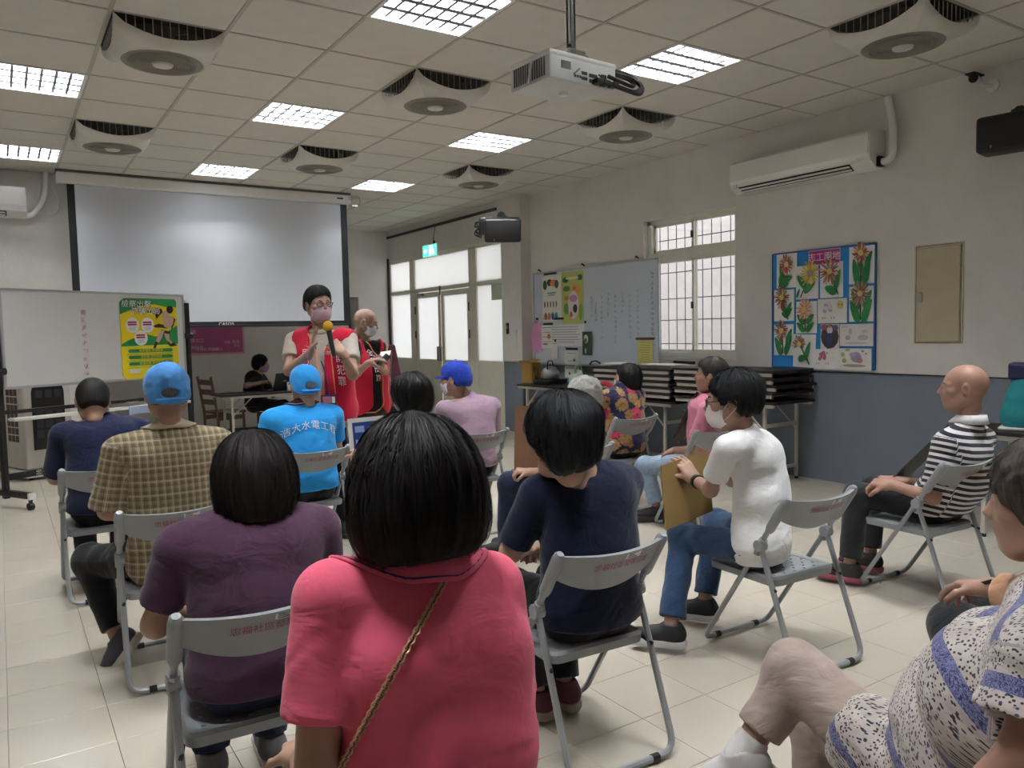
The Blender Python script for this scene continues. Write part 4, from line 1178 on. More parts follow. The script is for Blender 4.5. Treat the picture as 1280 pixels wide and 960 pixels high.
        class SF:
            def bounds(s_):
                l, h = sf.bounds(); 
                for g in subs: a_, b_ = g.bounds(); l = np.minimum(l, a_); h = np.maximum(h, b_)
                return l, h
            def ev(s_, Q):
                D = sf.ev(Q)
                for g in subs:
                    e = g.ev(Q); k = .024; h = np.clip(.5+.5*(D-e)/k, 0, 1); D = D*(1-h)+e*h-k*h*(1-h)
                if neckcut:
                    pass
                if fold:
                    w = (Q-J['pelvis']); a_ = w@across; s_2 = w@spine; f_ = w@fwd
                    wp = vnoise(Q, 6, seed)*.05
                    n1 = 1.1*vnoise(np.stack([a_*6+s_2*7, s_2*20+wp*50, f_*6], -1), 1, seed); n2 = vnoise(np.stack([a_*16-s_2*9, s_2*22, f_*14], -1), 1, seed+3)
                    lw = np.clip(1.25-s_2*1.9, .35, 1.1)
                    D = D+fold*lw*((.5-np.abs(n1))*1.0+.45*n2)
                return D
        sv, sq = surf(SF(), vox)
        me = mesh_np('shirt', [(sv, sq)], base)
        # garment coordinates
        w = sv-J['pelvis']; uvw = np.stack([w@across, w@spine, w@fwd], -1)
        for s, sg in (('L', -1), ('R', 1)):
            a, e = J['sh'+s], J['el'+s]; u = unit(e-a); q = sv-a; t = q@u; rr = q-t[:, None]*u; dist = np.linalg.norm(rr, axis=1)
            out = (sv-J['chest'])@across*sg
            onsl = (out > np.abs((J['sh'+s]-J['chest'])@across)+.005) & (t > -.03) if sleeve > 0 else np.zeros(len(sv), bool)
            dt = np.linalg.norm((sv-J['chest'])-((sv-J['chest'])@spine)[:, None]*spine, axis=1)
            onsl |= (t > .05) & (dist < .095*b) & (dt > .15*b)
            ref = unit(np.cross(u, fwd)); r2 = unit(np.cross(ref, u)); th = np.arctan2(rr@ref, rr@r2)
            uvw[onsl] = np.stack([th*.06, -t, 0*t], -1)[onsl]+V(.7*sg, .4, 0)
        set_attr(me, 'cloth', uvw); sh = link_mesh('shirt', me, shirt, P)
        J['shirt_ev'] = SF().ev; J['torso_ev'] = sf.ev
        J['across'], J['spine'], J['fwd'] = across, spine, fwd
        if collar:
            m = MB(); N = 40; vs = []
            for k in range(N+1):
                a = 2*math.pi*k/N; cx_, cy_ = math.cos(a)*.068*b**.5, math.sin(a)*.070
                back = .5-.5*math.sin(a)
                cw_ = st.get('collar_w', 1.); p0 = J['neck']+across*cx_+fwd*(cy_+.005)+spine*(.026+.018*back-.03*(1-back)); up_ = spine*1.
                pb = p0+across*cx_*.28*cw_+fwd*cy_*.28*cw_-up_*.034*cw_
                for _ in range(12):
                    d0 = float(J['torso_ev'](pb[None])[0])
                    if d0 > .004: break
                    pb = pb+(up_*.5+unit(across*cx_+fwd*cy_)*.5)*(.0065-d0)
                vs += [p0*1-base+up_*.012-across*cx_*.08-fwd*cy_*.08, pb-base]
            vs2 = [v+(-across*0) for v in vs]
            m.add(vs, [(2*k, 2*k+1, 2*k+3, 2*k+2) for k in range(N)])
            o = m.build('collar', collar[0], P, smooth=True); md = o.modifiers.new('thick', 'SOLIDIFY'); md.thickness = .005; md.offset = 0
            if len(collar) > 1:
                m = MB(); m.tube([vs[2*k+1]*.86+vs[2*k]*.14 for k in range(N+1)], .0035, 5); m.build('collar_stripe', collar[1], P, smooth=True)
    # trousers ----------------------------------------------------
    if trousers:
        tf = Fld(.035); o = .014
        tf.cap(J['pelvis']-across*.06*b-spine*.01, J['pelvis']+across*.06*b-spine*.01, .116*b+.004, flat=(fwd, .88)); 
        tf.cut(J['pelvis']+V(0, 0, J.get('tcut', .045) if not J.get('standing') else .10), V(0, 0, 1), .01)
        for s in 'LR':
            a_, k_, n_ = J['hp'+s], J['kn'+s], J['an'+s]
            tf.cap(a_, k_, .076*b+o, .060*b+o, k=.03); q = k_+(n_-k_)*ankle; u = unit(n_-k_)
            tf.cap(k_, q, .058*b+o, .046+o, k=.035)
        def tn(Q):
            return .006*vnoise(Q, 13, seed)+.004*vnoise(Q*V(1, 1, .5), 30, seed+2)
        tf.post.append(tn)
        g2 = []
        class TF:
            def bounds(s_): return tf.bounds()
            def ev(s_, Q):
                D = tf.ev(Q)
                for s in 'LR':
                    k_, n_ = J['kn'+s], J['an'+s]; u = unit(n_-k_); q = k_+(n_-k_)*ankle
                    r_ = (Q-q); t = r_@u; d_ = np.linalg.norm(r_-t[..., None]*u, axis=-1)
                    D = np.where((d_ < .11) & (t > -.05), np.maximum(D, t), D)
                return D
        tv, tq = surf(TF(), max(vox, .008)); me = mesh_np('trousers', [(tv, tq)], base)
        w = tv-J['pelvis']; set_attr(me, 'cloth', np.stack([w@across, w@V(0, 0, 1)+w@fwd*.5, w@fwd], -1)); link_mesh('trousers', me, trousers, P)
    # shoes --------------------------------------------------------
    if shoes:
        for s in 'LR':
            a, t_ = J['an'+s], J['to'+s]; d = unit(t_-a+V(0, 0, .05) if abs((t_-a)[2]+.05) < .02 else t_-a); fl_ = J.get('foot'+s, unit(d*V(1, 1, 0)) if not J.get('freefoot'+s) else d)
            fl_ = unit(fl_); up = unit(V(0, 0, 1)-fl_*fl_[2]); sd = np.cross(fl_, up); F = np.array([sd, fl_, up])
            o = a-up*.055
            def Q(x, y, z): return o+x*sd+y*fl_+z*up
            g = Fld(.03); g.cap(Q(0, -.03, .030), Q(0, .15, .018), .042, .036, flat=(up, .9)); g.cap(Q(0, -.02, .05), Q(0, .08, .028), .040, .034); g.cap(Q(0, -.01, .04), Q(0, -.005, .085), .038, .037)
            g.cut(Q(0, 0, -.012), -up, .004); g.cut(Q(0, 0, .088), up, .003); g.ell(Q(0, -.002, .1), (.033, .038, .03), F, k=.004, op='-')
            sv2, q2 = surf(g, max(.0065, min(vox, .008))); o_ = link_mesh('shoe', mesh_np('shoe', [(sv2, q2)], base), mat('shoe_'+shoes[0], shoes[0], .7, bump=.3, bscale=500), P)
            g = Fld(.02); g.cap(Q(0, -.032, -.004), Q(0, .155, -.006), .046, .041, flat=(up, .9)); g.cut(Q(0, 0, .012), up, .003); g.cut(Q(0, 0, -.028), -up, .003)
            sv2, q2 = surf(g, .008); link_mesh('sole', mesh_np('sole', [(sv2, q2)], base), mat('sole_'+shoes[1], shoes[1], .6), o_)
    if hair:
        me = hair_mesh(c, M, hair, min(vox, .007), nstr, base, seed, curl=1. if hair == 'curly' else 0., fuzz=dict(crop=.003, fluffy=.011, pixie=.010, bigbob=.010, bob=.008).get(hair, .006), hs=st.get('hairhs', st.get('hs', HS)))
        link_mesh('hair', me, hair_mat('hair_'+hairc[0], *hairc), P)
    J['P'] = P; J['base'] = base; J['L'] = L
    return J
def face_mask(J, col='e6e8ea', w=1.):
    """pleated surgical mask with ear loops"""
    L, base = J['L'], J['base']; N = 14; K = 10; vs = []
    hf, _ = head_field(J['head'], J['M'], {})
    for i in range(K+1):
        z = -.005-.098*i/K
        for k in range(N+1):
            a = -1.25+2.5*k/N
            y = .128*math.cos(a)**.55-.012 if abs(a) < 1.5 else 0
            zc = z if True else z
            fade = 1-abs(a)/1.25
            zz = (-.055+(z+.055)*(.55+.45*min(1, fade*2.2)))
            rr = .108-.020*((i/K-.42)*2)**2-(.018 if i == K else 0)
            pl_ = .0018*math.sin(i*2.1)
            vs.append(L(math.sin(a)*.074, math.cos(a)*(rr+pl_)+.003-.0*abs(a), zz)-base)
    m = MB(); m.add(vs, [(i*(N+1)+k, i*(N+1)+k+1, (i+1)*(N+1)+k+1, (i+1)*(N+1)+k) for i in range(K) for k in range(N)])
    o = m.build('face_mask', mat('mask_'+col, col, .8, bump=.2, bscale=300), J['P'], smooth=True)
    md = o.modifiers.new('thick', 'SOLIDIFY'); md.thickness = .002; md.offset = 1
    m = MB()
    for s in (-1, 1):
        m.tube([L(s*.069, .040, -.036)-base, L(s*.083, .012, .000)-base, L(s*.087, -.010, .022)-base, L(s*.088, -.024, .004)-base], .0013, 5)
        m.tube([L(s*.068, .038, -.072)-base, L(s*.080, .008, -.048)-base, L(s*.086, -.020, -.020)-base, L(s*.088, -.024, .004)-base], .0013, 5)
    m.build('ear_loops', mat('mask_'+col, col, .8), o)
def glasses(J, col='1a1414'):
    L, base = J['L'], J['base']; m = MB()
    for s in (-1, 1):
        pts = [L(s*(.032+.023*math.cos(a)), .103-.006*abs(math.cos(a)), .004+.016*math.sin(a))-base for a in [2*math.pi*k/16 for k in range(17)]]
        m.tube(pts, .0028, 5, cap=False); m.tube([L(s*.055, .098, .010)-base, L(s*.080, .07, .012)-base, L(s*.086, -.005, .012)-base, L(s*.086, -.02, .0)-base], .0018, 5)
    m.tube([L(-.010, .104, .008)-base, L(.010, .104, .008)-base], .0018, 5)
    o = m.build('glasses', mat('glasses_'+col, col, .3), J['P'])
    g = MB()
    for s in (-1, 1): g.add([L(s*(.032+.022*math.cos(a)), .102, .004+.015*math.sin(a))-base for a in [2*math.pi*k/12 for k in range(12)]], [tuple(range(12))])
    g.build('lenses', M_CLEAR, o)
def cap_hat(J, m_, vox=.006, seed=1, strap=True, brim=True, text=None, peak=1.):
    """baseball cap; strap gap at the back"""
    c, M, L, base = J['head'], J['M'], J['L'], J['base']
    L1 = lambda x, y, z: c+x*M[0]+y*M[1]+z*M[2]
    f = Fld(.02); f.ell(L1(0, -.012, .040), (.090, .110, .092), M); f.ell(L1(0, .03, .065), (.07, .06, .05), M); f.ell(L1(0, -.046, -.006), (.084, .078, .072), M)
    f.xf = (c, J.get('hs', HS)); f.cut(c-.026*M[2], -M[2]+M[1]*.26, .004)
    if strap: f.ell(L1(0, -.13, -.004), (.036, .05, .022), M, k=.003, op='-')
    f.post.append(lambda P: .0032*vnoise(P, 28, seed)+.002*vnoise(P, 60, seed))
    o = link_mesh('cap', mesh_np('cap', [surf(f, vox)], base), m_, J['P'])
    s = MB()
    if strap:
        pts = [L(.089*math.sin(a), -.020-.103*math.cos(a), -.030)-base for a in np.linspace(-.6, .6, 9)]
        s.tube(pts, .0105, 8, flat=.6); s.build('strap', m_, o, smooth=True)
    if brim:
        vs = []; N = 14
        for k in range(N+1):
            a = -1.2+2.4*k/N
            vs += [L(.086*math.sin(a), -.012+.104*math.cos(a), .034)-base, L(.088*math.sin(a), -.012+.104*math.cos(a)+.068*math.cos(a)**.7, .026-.012*math.cos(a)+.0-.012*math.sin(a)**2)-base]
        b_ = MB().add(vs, [(2*k, 2*k+1, 2*k+3, 2*k+2) for k in range(N)]).build('brim', m_, o, smooth=True)
        md = b_.modifiers.new('t', 'SOLIDIFY'); md.thickness = .004
    MB().tube([L(0, -.01, .134)-base, L(0, -.01, .139)-base], .008, 8).build('button', m_, o)
    return o
def on_shirt(J, body, size, a0, s0, m_, face=-1, arc=0., spacing=1., name='lettering', off=.004, evn='shirt_ev'):
    """lettering laid on the shirt; a0, s0: across and along the spine from the pelvis; face -1 back, +1 front"""
    ac, sp, fw = J['across'], J['spine'], J['fwd']; ev = J[evn]; me = text_mesh(body, size, 'CENTER', spacing, .0).copy()
    n = len(me.vertices); co = np.empty(n*3); me.vertices.foreach_get('co', co); co = co.reshape(-1, 3)
    u = co[:, 0]*(1 if face < 0 else -1); v = co[:, 1]
    if arc: v = v-(co[:, 0]**2)*arc
    P = J['pelvis']+(a0+u)[:, None]*ac+(s0+v)[:, None]*sp
    t = np.full(n, .28)
    for _ in range(40):
        Q = P+(t*face)[:, None]*fw; t = t-np.clip(ev(Q)*.8, -.05, .05)
    Q = P+((t+off)*face)[:, None]*fw
    me.vertices.foreach_set('co', (Q-J['base']).ravel()); me.update()
    return link_mesh(name, me, m_, J['P'])
# ------------------------------------------------------------------ garments
M_NAVY = cloth_mat('navy_jersey', plain('161d3a')); M_DNAVY = cloth_mat('dark_navy_jersey', plain('0c1430'))
M_PURP = cloth_mat('purple_jersey', plain('4a2f45')); M_CORAL = cloth_mat('coral_pique', plain('ea6480', .03), wrinkle=.25)
M_BLUE = cloth_mat('bright_blue_polo', plain('2a9be6', .04)); M_LAV = cloth_mat('lavender_jersey', plain('a58a9c', .04)); M_WTEE = cloth_mat('white_jersey', plain('e6e6e6', .02))
M_PINK = cloth_mat('pink_pique', plain('cf8298', .04)); M_BLKT = cloth_mat('black_jersey', plain('15161b'))
M_JEAN = cloth_mat('dark_blue_denim', plain('2b415f', .16), weave=500); M_LJEAN = cloth_mat('light_denim', plain('8b9db0', .12)); M_BLKP = cloth_mat('black_trousers', plain('15161a'))
M_CHAR = cloth_mat('charcoal_trousers', plain('26272a')); M_BEIGE = cloth_mat('beige_trousers', plain('a3938a', .05)); M_NAVP = cloth_mat('navy_trousers', plain('1b2740')); M_GREYB = cloth_mat('grey_beige_shirt', plain('b3a99e', .05))
def lines(t, x, period, width, soft=.02, phase=0.):
    """1 on a stripe of the given width in every period"""
    f = t.math('FRACT', t.math('ADD', t.math('MULTIPLY', x, 1/period), phase+10))
    d = t.math('ABSOLUTE', t.math('SUBTRACT', f, .5)); return t.math('LESS_THAN', d, width/period/2)
def plaid(t, uv):
    s = t.sep(uv); x, y = s[0], s[1]
    wide = t.math('ADD', t.math('MULTIPLY', lines(t, x, .030, .013), .5), t.math('MULTIPLY', lines(t, y, .030, .013), .5))
    base = t.mix(wide, srgb('9f9073'), srgb('756750'))
    fine = t.math('MAXIMUM', lines(t, x, .030, .0025, phase=.5), lines(t, y, .060, .004, phase=.5)); base = t.mix(t.math('MULTIPLY', fine, .5), base, srgb('ddd3bd'))
    dk = t.math('MAXIMUM', lines(t, x, .030, .002, phase=.2), lines(t, y, .030, .002, phase=.2)); return t.mix(t.math('MULTIPLY', dk, .55), base, srgb('41382d'))
M_PLAID = cloth_mat('brown_plaid_cotton', plaid, rough=.9, wrinkle=.3)
def stripes(t, uv):
    y = t.sep(uv)[1]; return t.mix(lines(t, y, .033, .0175), srgb('d9d6d6'), srgb('2b2a35'))
M_STRIPE = cloth_mat('navy_white_stripe', stripes)
def bigflower(t, uv):
    s = t.scale(uv, (1, 1, 0)); col = srgb('1a1a3c')
    d = t.voro(s, 9.0, 'F1', 'Distance', .75); c = t.voro(s, 9.0, 'F1', 'Color', .75); pet = t.noise(s, 60, 2)
    r = t.math('ADD', d, t.math('MULTIPLY', t.math('SUBTRACT', pet, .5), .35))
    fl_ = t.ramp(t.sep(c)[0], [(.0, srgb('8f7446')), (.30, srgb('a58a5a')), (.36, srgb('b8365a')), (.62, srgb('96283f')), (.66, srgb('b5884f')), (.85, srgb('8a6a34')), (.9, srgb('d0506c'))], 'CONSTANT')
    fl2 = t.mix(t.ramp(d, [(.0, (1, 1, 1)), (.12, (1, 1, 1)), (.16, (0, 0, 0))]), fl_, srgb('5d3a20'))
    fl2 = t.mix(t.ramp(t.noise(s, 45, 3), [(.5, (0, 0, 0)), (.62, (.55, .55, .55))]), fl2, srgb('7a2236'))
    return t.mix(t.ramp(r, [(.56, (0, 0, 0)), (.60, (1, 1, 1))]), fl2, col)
M_FLOR = cloth_mat('navy_big_flower_print', bigflower)
def speckle(t, uv):
    s = t.scale(uv, (1, 1, 0)); y = t.sep(uv)[1]
    base = t.mix(t.ramp(t.noise(s, 20, 3), [(.3, (0, 0, 0)), (.7, (1, 1, 1))]), srgb('c9c3bb'), srgb('a99c96'))
    d = t.voro(s, 170, 'F1', 'Distance'); base = t.mix(t.ramp(d, [(.30, (1, 1, 1)), (.40, (0, 0, 0))]), base, srgb('34303f'))
    d2 = t.voro(s, 80, 'F1', 'Distance'); base = t.mix(t.ramp(d2, [(.16, (1, 1, 1)), (.2, (0, 0, 0))]), base, srgb('3c3a5e'))
    band = lines(t, t.math('ADD', y, t.math('MULTIPLY', t.noise(s, 5, 1), .05)), .155, .028); w = t.noise(s, 130, 3, .6, 2.)
    bc = t.ramp(w, [(.42, srgb('2e3263')), (.52, srgb('8587a8')), (.62, srgb('3a3d6c'))])
    base = t.mix(band, base, bc)
    ed = lines(t, t.math('ADD', y, t.math('MULTIPLY', t.noise(s, 5, 1), .05)), .155, .037); ed = t.math('SUBTRACT', ed, lines(t, t.math('ADD', y, t.math('MULTIPLY', t.noise(s, 5, 1), .05)), .155, .037))
    return t.mix(ed, base, srgb('d6d2cf'))
M_SPECK = cloth_mat('speckled_blue_band_print', speckle, wrinkle=.5)
def cream(t, uv):
    s = t.scale(uv, (1, 1, 0)); w = t.voro(s, 22, 'DISTANCE_TO_EDGE'); n = t.noise(s, 30, 3)
    return t.mix(t.ramp(n, [(.60, (0, 0, 0)), (.66, (.8, .8, .8))]), srgb('b9ad92'), srgb('5d5c58'))
M_CREAM = cloth_mat('cream_print_blouse', cream)
def capmat(name, c): return cloth_mat(name, plain(c, .08), wrinkle=.5, folds=26)
M_CAPB = capmat('sky_blue_cap_cotton', '4b8fd0'); M_CAPC = capmat('azure_cap_cotton', '2d92da'); M_CAPR = capmat('royal_blue_cap_cotton', '1d3aa0')

def chairxy(k): return CHAIRS[k]
def fix_neck(J, up=.072, mix=1.): J['neck'] = J['neck']*(1-mix)+((J['shL']+J['shR'])/2+V(0, 0, up))*mix
def arms(J, **kw):
    for k, v in kw.items(): J[k] = V(*v)

# A: man in navy, head bowed
x, y, r = chairxy('A'); J = seated(x+.02, y, r, torso=.52, hunch=.12, sw=.43, lean=.02, head=(0, .22, 0), hd=on_y(116, 501, y+.04))
arms(J, wrL=J['G'](-.12, .28, .62), wrR=J['G'](.12, .28, .62))
person('heavy man in navy T-shirt seen from behind, grey-black hair, head bowed', J, skin='b98f76', hair='crop', hairc=('131213', '3a3736'), shirt=M_NAVY, sleeve=.95, build_=1.08, belly=.04, trousers=M_BLKP, vox=.010, nstr=500, seed=2, sleeve_r=.01)
# B: plaid shirt
x, y, r = chairxy('B'); J = seated(x+.02, y, r+.05, torso=.58, hunch=.08, sw=.44, head=(-.05, .12, 0), hd=on_y(209, 492, y), neck=.12)
J['knL'] = V(*on_y(113, 700, 4.22)); J['anL'] = V(*on_y(148, 800, 4.02)); J['toL'] = V(*on_y(112, 838, 4.06)); J['footL'] = J['toL']-J['anL']-V(0, 0, .03)
arms(J, elL=J['shL']+V(-.05, .02, -.27), wrL=J['G'](-.10, .25, .62), wrR=J['G'](.14, .25, .62))
J = person('man in beige-brown plaid shirt and sky blue cap seen from behind', J, skin='a97f66', hair='crop', hairc=('3c3a38', '8f8b86'), shirt=M_PLAID, sleeve=.98, sleeve_r=.022, hem=.10, build_=1.08, trousers=M_BLKP, shoes=('3c3b44', 'c9c5ba'), vox=.008, nstr=500, collar=(M_PLAID,), seed=3, ankle=.86)
cap_hat(J, M_CAPB, .0055, 4)
# C: purple top
x, y, r = chairxy('C'); J = seated(x+.03, y, r, torso=.47, hunch=.09, sw=.42, head=(.0, .15, 0), hd=on_y(316, 600, y+.02))
arms(J, elL=J['shL']+V(-.06, .06, -.24), wrL=J['G'](-.08, .30, .62), elR=J['shR']+V(.03, .04, -.25), wrR=J['G'](.0, .3, .62))
J = person('woman in dark purple short-sleeved top, dark brown bob, from behind', J, skin='b98a72', hair='bob', hairc=('0e0a0a', '241719'), shirt=M_PURP, sleeve=.75, build_=1.04, trousers=M_NAVP, shoes=('6d6c6b', 'cfcdc8'), vox=.007, nstr=2200, neckcut=.03, female=True, seed=4, hem=.02, fold=.0032, style=dict(hairhs=1.14))
M_WSEAM = mat('white_piping', 'd5d2d8', .6)
# D: blue polo
x, y, r = chairxy('D'); J = seated(x+.0, y, r, torso=.53, hunch=.10, sw=.44, head=(0, .05, 0), hd=on_y(381, 482, y+.0))
J['anR'] = J['anR']+V(-.0, .02, 0)
J = person('man in bright blue polo with white lettering and azure cap from behind', J, skin='b08a72', hair='crop', hairc=('6a6866', 'b5b1ab'), shirt=M_BLUE, sleeve=.7, build_=1.08, belly=.02, trousers=M_CHAR, shoes=('1e1d1f', '8a8886'), vox=.009, nstr=300, collar=(cloth_mat('maroon_knit', plain('3b1d2a')), mat('white_knit_line', 'd8c9d4', .7)), seed=5, style=dict(hs=1.12))
cap_hat(J, M_CAPC, .0065, 7, brim=True); on_shirt(J, '浩大水電工程', .062, 0, .40, mat('white_print', 'e8eef2', .6), -1, arc=1.7, spacing=1.08)
# E: lavender shirt, blue cap, mask
x, y, r = chairxy('E'); J = seated(x+.02, y, r, torso=.50, hunch=.10, sw=.42, head=(.75, .02, 0), hd=on_y(569, 474, y+.04))
J = person('man in lavender T-shirt and royal blue cap turned left', J, skin='a9806a', hair='crop', hairc=('2c2b2a', '6f6b68'), shirt=M_LAV, sleeve=.8, build_=1.04, trousers=M_BLKP, vox=.010, nstr=300, seed=6, style=dict(mask=1))
cap_hat(J, M_CAPR, .0065, 9, strap=False); face_mask(J, 'e2e2e4')
# F: short dark hair in front of the coral polo
x, y, r = chairxy('F'); J = seated(x+.02, y, r, torso=.47, hunch=.12, sw=.38, head=(.0, .25, 0), hd=on_y(514, 500, y+.04))
arms(J, elL=J['shL']+V(-.06, .14, -.20), wrL=J['G'](-.22, .36, .80), elR=J['shR']+V(.02, .14, -.22), wrR=J['G'](.02, .38, .80))
JF = person('person with black bowl-cut hair holding a blue board in front of the coral polo', J, skin='c09880', hair='fluffy', hairc=('0b0b0d', '222228'), shirt=M_BLKT, sleeve=.8, trousers=M_BLKP, shoes=('1b1b1d', '2b2b2d'), vox=.010, nstr=900, seed=7, style=dict(hairhs=1.1))
# P: coral polo, large in front
x, y, r = chairxy('P'); HDP = px(513, 606, 1.45)
J = seated(HDP[0]+.01, HDP[1]-.03, .05, torso=.50, hunch=.09, sw=.385, head=(-.05, .14, .03), hd=HDP, seat=.46)
J['neck'] = HDP+V(0, -.015, -.185); J['shL'] = px(412, 742, 1.36); J['shR'] = px(612, 728, 1.53)
J['neck'] = (J['shL']+J['shR'])/2*.4+J['neck']*.6+V(0, 0, .02)
J['elL'] = px(392, 1005, 1.30); J['elR'] = px(640, 955, 1.53); J['wrL'] = J['elL']+V(.06, .24, -.05); J['wrR'] = J['elR']+V(-.08, .22, -.06)
J['neck'] = J['neck']+V(0, 0, .0)
JP = person('woman in coral pink polo with chain bag strap, large dark bob, from behind', J, skin='b58a70', hair='bigbob', hairc=('0a0808', '1d1414'), shirt=M_CORAL, sleeve=.60, sleeve_r=.008, trousers=M_BLKP, vox=.0065, nstr=5200, seed=11, female=True, collar=(M_CORAL, mat('navy_knit_line', '2b2a6e', .7)), fold=.0045, build_=1.0, style=dict(hairhs=1.02, hs=1.05, collar_w=1.25), hem=.05)
# G: dark navy top, black fluffy hair
x, y, r = chairxy('G'); hG = px(702, 550, 2.68)
J = seated(x+.03, y-.03, r, torso=.50, hunch=.08, sw=.40, head=(.05, .10, 0), hd=hG)
arms(J, elL=J['shL']+V(-.05, .10, -.22), wrL=J['G'](-.05, .34, .64), elR=J['shR']+V(.03, .10, -.22), wrR=J['G'](.10, .34, .64))
J['anL'] = V(*on_y(672, 868, 2.42)); J['anR'] = V(*on_y(706, 862, 2.42)); J['anL'][2] = J['anR'][2] = .10; J['toL'] = J['anL']+V(-.06, .15, -.05); J['toR'] = J['anR']+V(-.02, .16, -.05)
person('woman in dark navy top with thick black short hair and maroon shoes, from behind', J, skin='b98c74', hair='fluffy', hairc=('0a0b0d', '262a30'), shirt=M_DNAVY, sleeve=.85, build_=1.03, trousers=M_BLKP, shoes=('53202f', '8f8577'), vox=.0075, nstr=3000, neckcut=.008, female=True, seed=8, style=dict(hairhs=1.26, hs=1.12), fold=.005, hem=.03)
# H: white hair
x, y, r = chairxy('H'); J = seated(x, y, .55, torso=.46, hunch=.10, sw=.37, head=(-.25, .10, 0), hd=on_y(729, 497, y+.02))
J['knL'] = V(*on_y(636, 604, 4.35)); J['anL'] = J['knL']+V(.0, .05, -.42); J['knR'] = J['knL']+V(.16, .10, .0); J['anR'] = J['knR']+V(0, .05, -.42)
J['elL'] = V(*on_y(688, 590, 4.02)); J['wrL'] = V(*on_y(664, 590, 4.18)); J['hdL'] = dict(d=unit(V(-.8, .5, .1)), n=V(0, .2, -1), curl=(.9, .9, .9, .9), thumbside=1, sc=1.1)
person('white-haired woman in cream printed blouse with brown board on her lap', J, skin='b98f78', hair='curly', hairc=('c4c0b8', 'ffffff'), shirt=M_CREAM, sleeve=.8, trousers=M_NAVP, vox=.010, nstr=900, seed=9, female=True)
# I: big-flower blouse
x, y, r = chairxy('I'); J = seated(x+.04, y, r, torso=.48, hunch=.07, sw=.38, head=(.62, .05, 0), hd=on_y(784, 473, y+.0), seat=.44)
person('woman in navy blouse with big gold and red flowers, black bob, masked', J, skin='b58d78', hair='bob', hairc=('0a090b', '1c1a1e'), shirt=M_FLOR, sleeve=.9, trousers=M_BLKP, vox=.010, nstr=700, seed=10, female=True, style=dict(mask=1, hairhs=.98), build_=1.05, hem=.04)
face_mask(J, 'e9ecee')
# J: pink polo man
x, y, r = chairxy('J'); J = seated(x+.09, y, r+.10, torso=.53, hunch=.05, lean=-.02, sw=.40, head=(.62, -.02, 0), hd=on_x(889, 470, 4.44))
J['knL'] = V(*on_y(806, 583, 4.52)); J['anL'] = V(*on_y(822, 648, 4.42)); J['anL'][2] = .10; J['toL'] = V(*on_y(800, 655, 4.50)); J['toL'][2] = .05; J['knR'] = J['knL']+V(.22, .0, .0); J['anR'] = J['anL']+V(.2, .02, 0); J['toR'] = J['anR']+V(-.1, .13, -.05)
J['shL'] = on_x(884, 514, 4.27); J['shR'] = J['shL']+J['R'][0]*.38+V(0, 0, .01); J['neck'] = on_x(903, 495, 4.46); J['elL'] = V(*on_y(868, 562, 4.04)); J['wrL'] = V(*on_y(843, 563, 4.30)); J['hdL'] = dict(d=unit(V(-.2, .9, -.35)), n=V(0, -.3, -1), curl=(.5, .5, .5, .5), thumbside=1, sc=1.1)
JJ = person('man in pink polo shirt and light jeans, greying short hair, bare face', J, skin='a67a62', hair='short', hairc=('2e2b2a', '5d5855'), shirt=M_PINK, sleeve=.72, sleeve_r=.01, trousers=M_LJEAN, shoes=('23211f', '3a3632'), vox=.009, nstr=900, seed=12, spots=.15, collar=(M_PINK,), ankle=.84)
# K: white shirt woman
x, y, r = chairxy('K'); J = seated(x-.09, y+.05, r+.15, torso=.53, hunch=.08, sw=.38, head=(.55, .10, 0), hd=on_y(915, 502, y+.06), lean=.02)
J['shL'] = V(*on_y(909, 560, 2.26)); J['shR'] = V(*on_y(950, 553, 2.42)); fix_neck(J, .06); J['elL'] = V(*on_y(888, 612, 2.42)); J['wrL'] = V(*on_y(869, 600, 2.58)); J['hdL'] = dict(d=unit(on_y(850, 574, 2.66)-on_y(869, 600, 2.58)), n=V(.3, .6, -.6), curl=(.35, .3, .3, .3), thumbside=1, sc=1.05)
J['wrR'] = V(*on_y(884, 582, 2.74)); J['elR'] = V(*on_y(915, 600, 2.70)); J['hdR'] = dict(d=unit(V(-.9, .2, .1)), n=V(0, .5, -.8), curl=(.4, .4, .4, .4), thumbside=-1, sc=1.05)
J['knL'] = V(*on_y(853, 672, 2.68)); J['knL'][2] = .50; J['anL'] = V(*on_y(838, 755, 2.58)); J['anL'][2] = .11; J['toL'] = J['anL']+V(-.10, .13, -.05); J['knR'] = V(*on_y(895, 668, 2.78)); J['knR'][2] = .50; J['anR'] = V(*on_y(880, 742, 2.72)); J['anR'][2] = .11; J['toR'] = J['anR']+V(-.09, .14, -.05)
JK = person('woman in white T-shirt and jeans holding a golden-brown board, masked', J, skin='a9806a', hair='pixie', hairc=('0a0b0c', '24262a'), shirt=M_WTEE, sleeve=.66, sleeve_r=.006, trousers=M_JEAN, shoes=('18181a', 'c3c5c8'), vox=.0075, build_=.86, nstr=2200, seed=13, female=True, style=dict(mask=1, hairhs=1.10), hem=.05, ankle=.88)
face_mask(J, 'dfd6d6'); glasses(J)
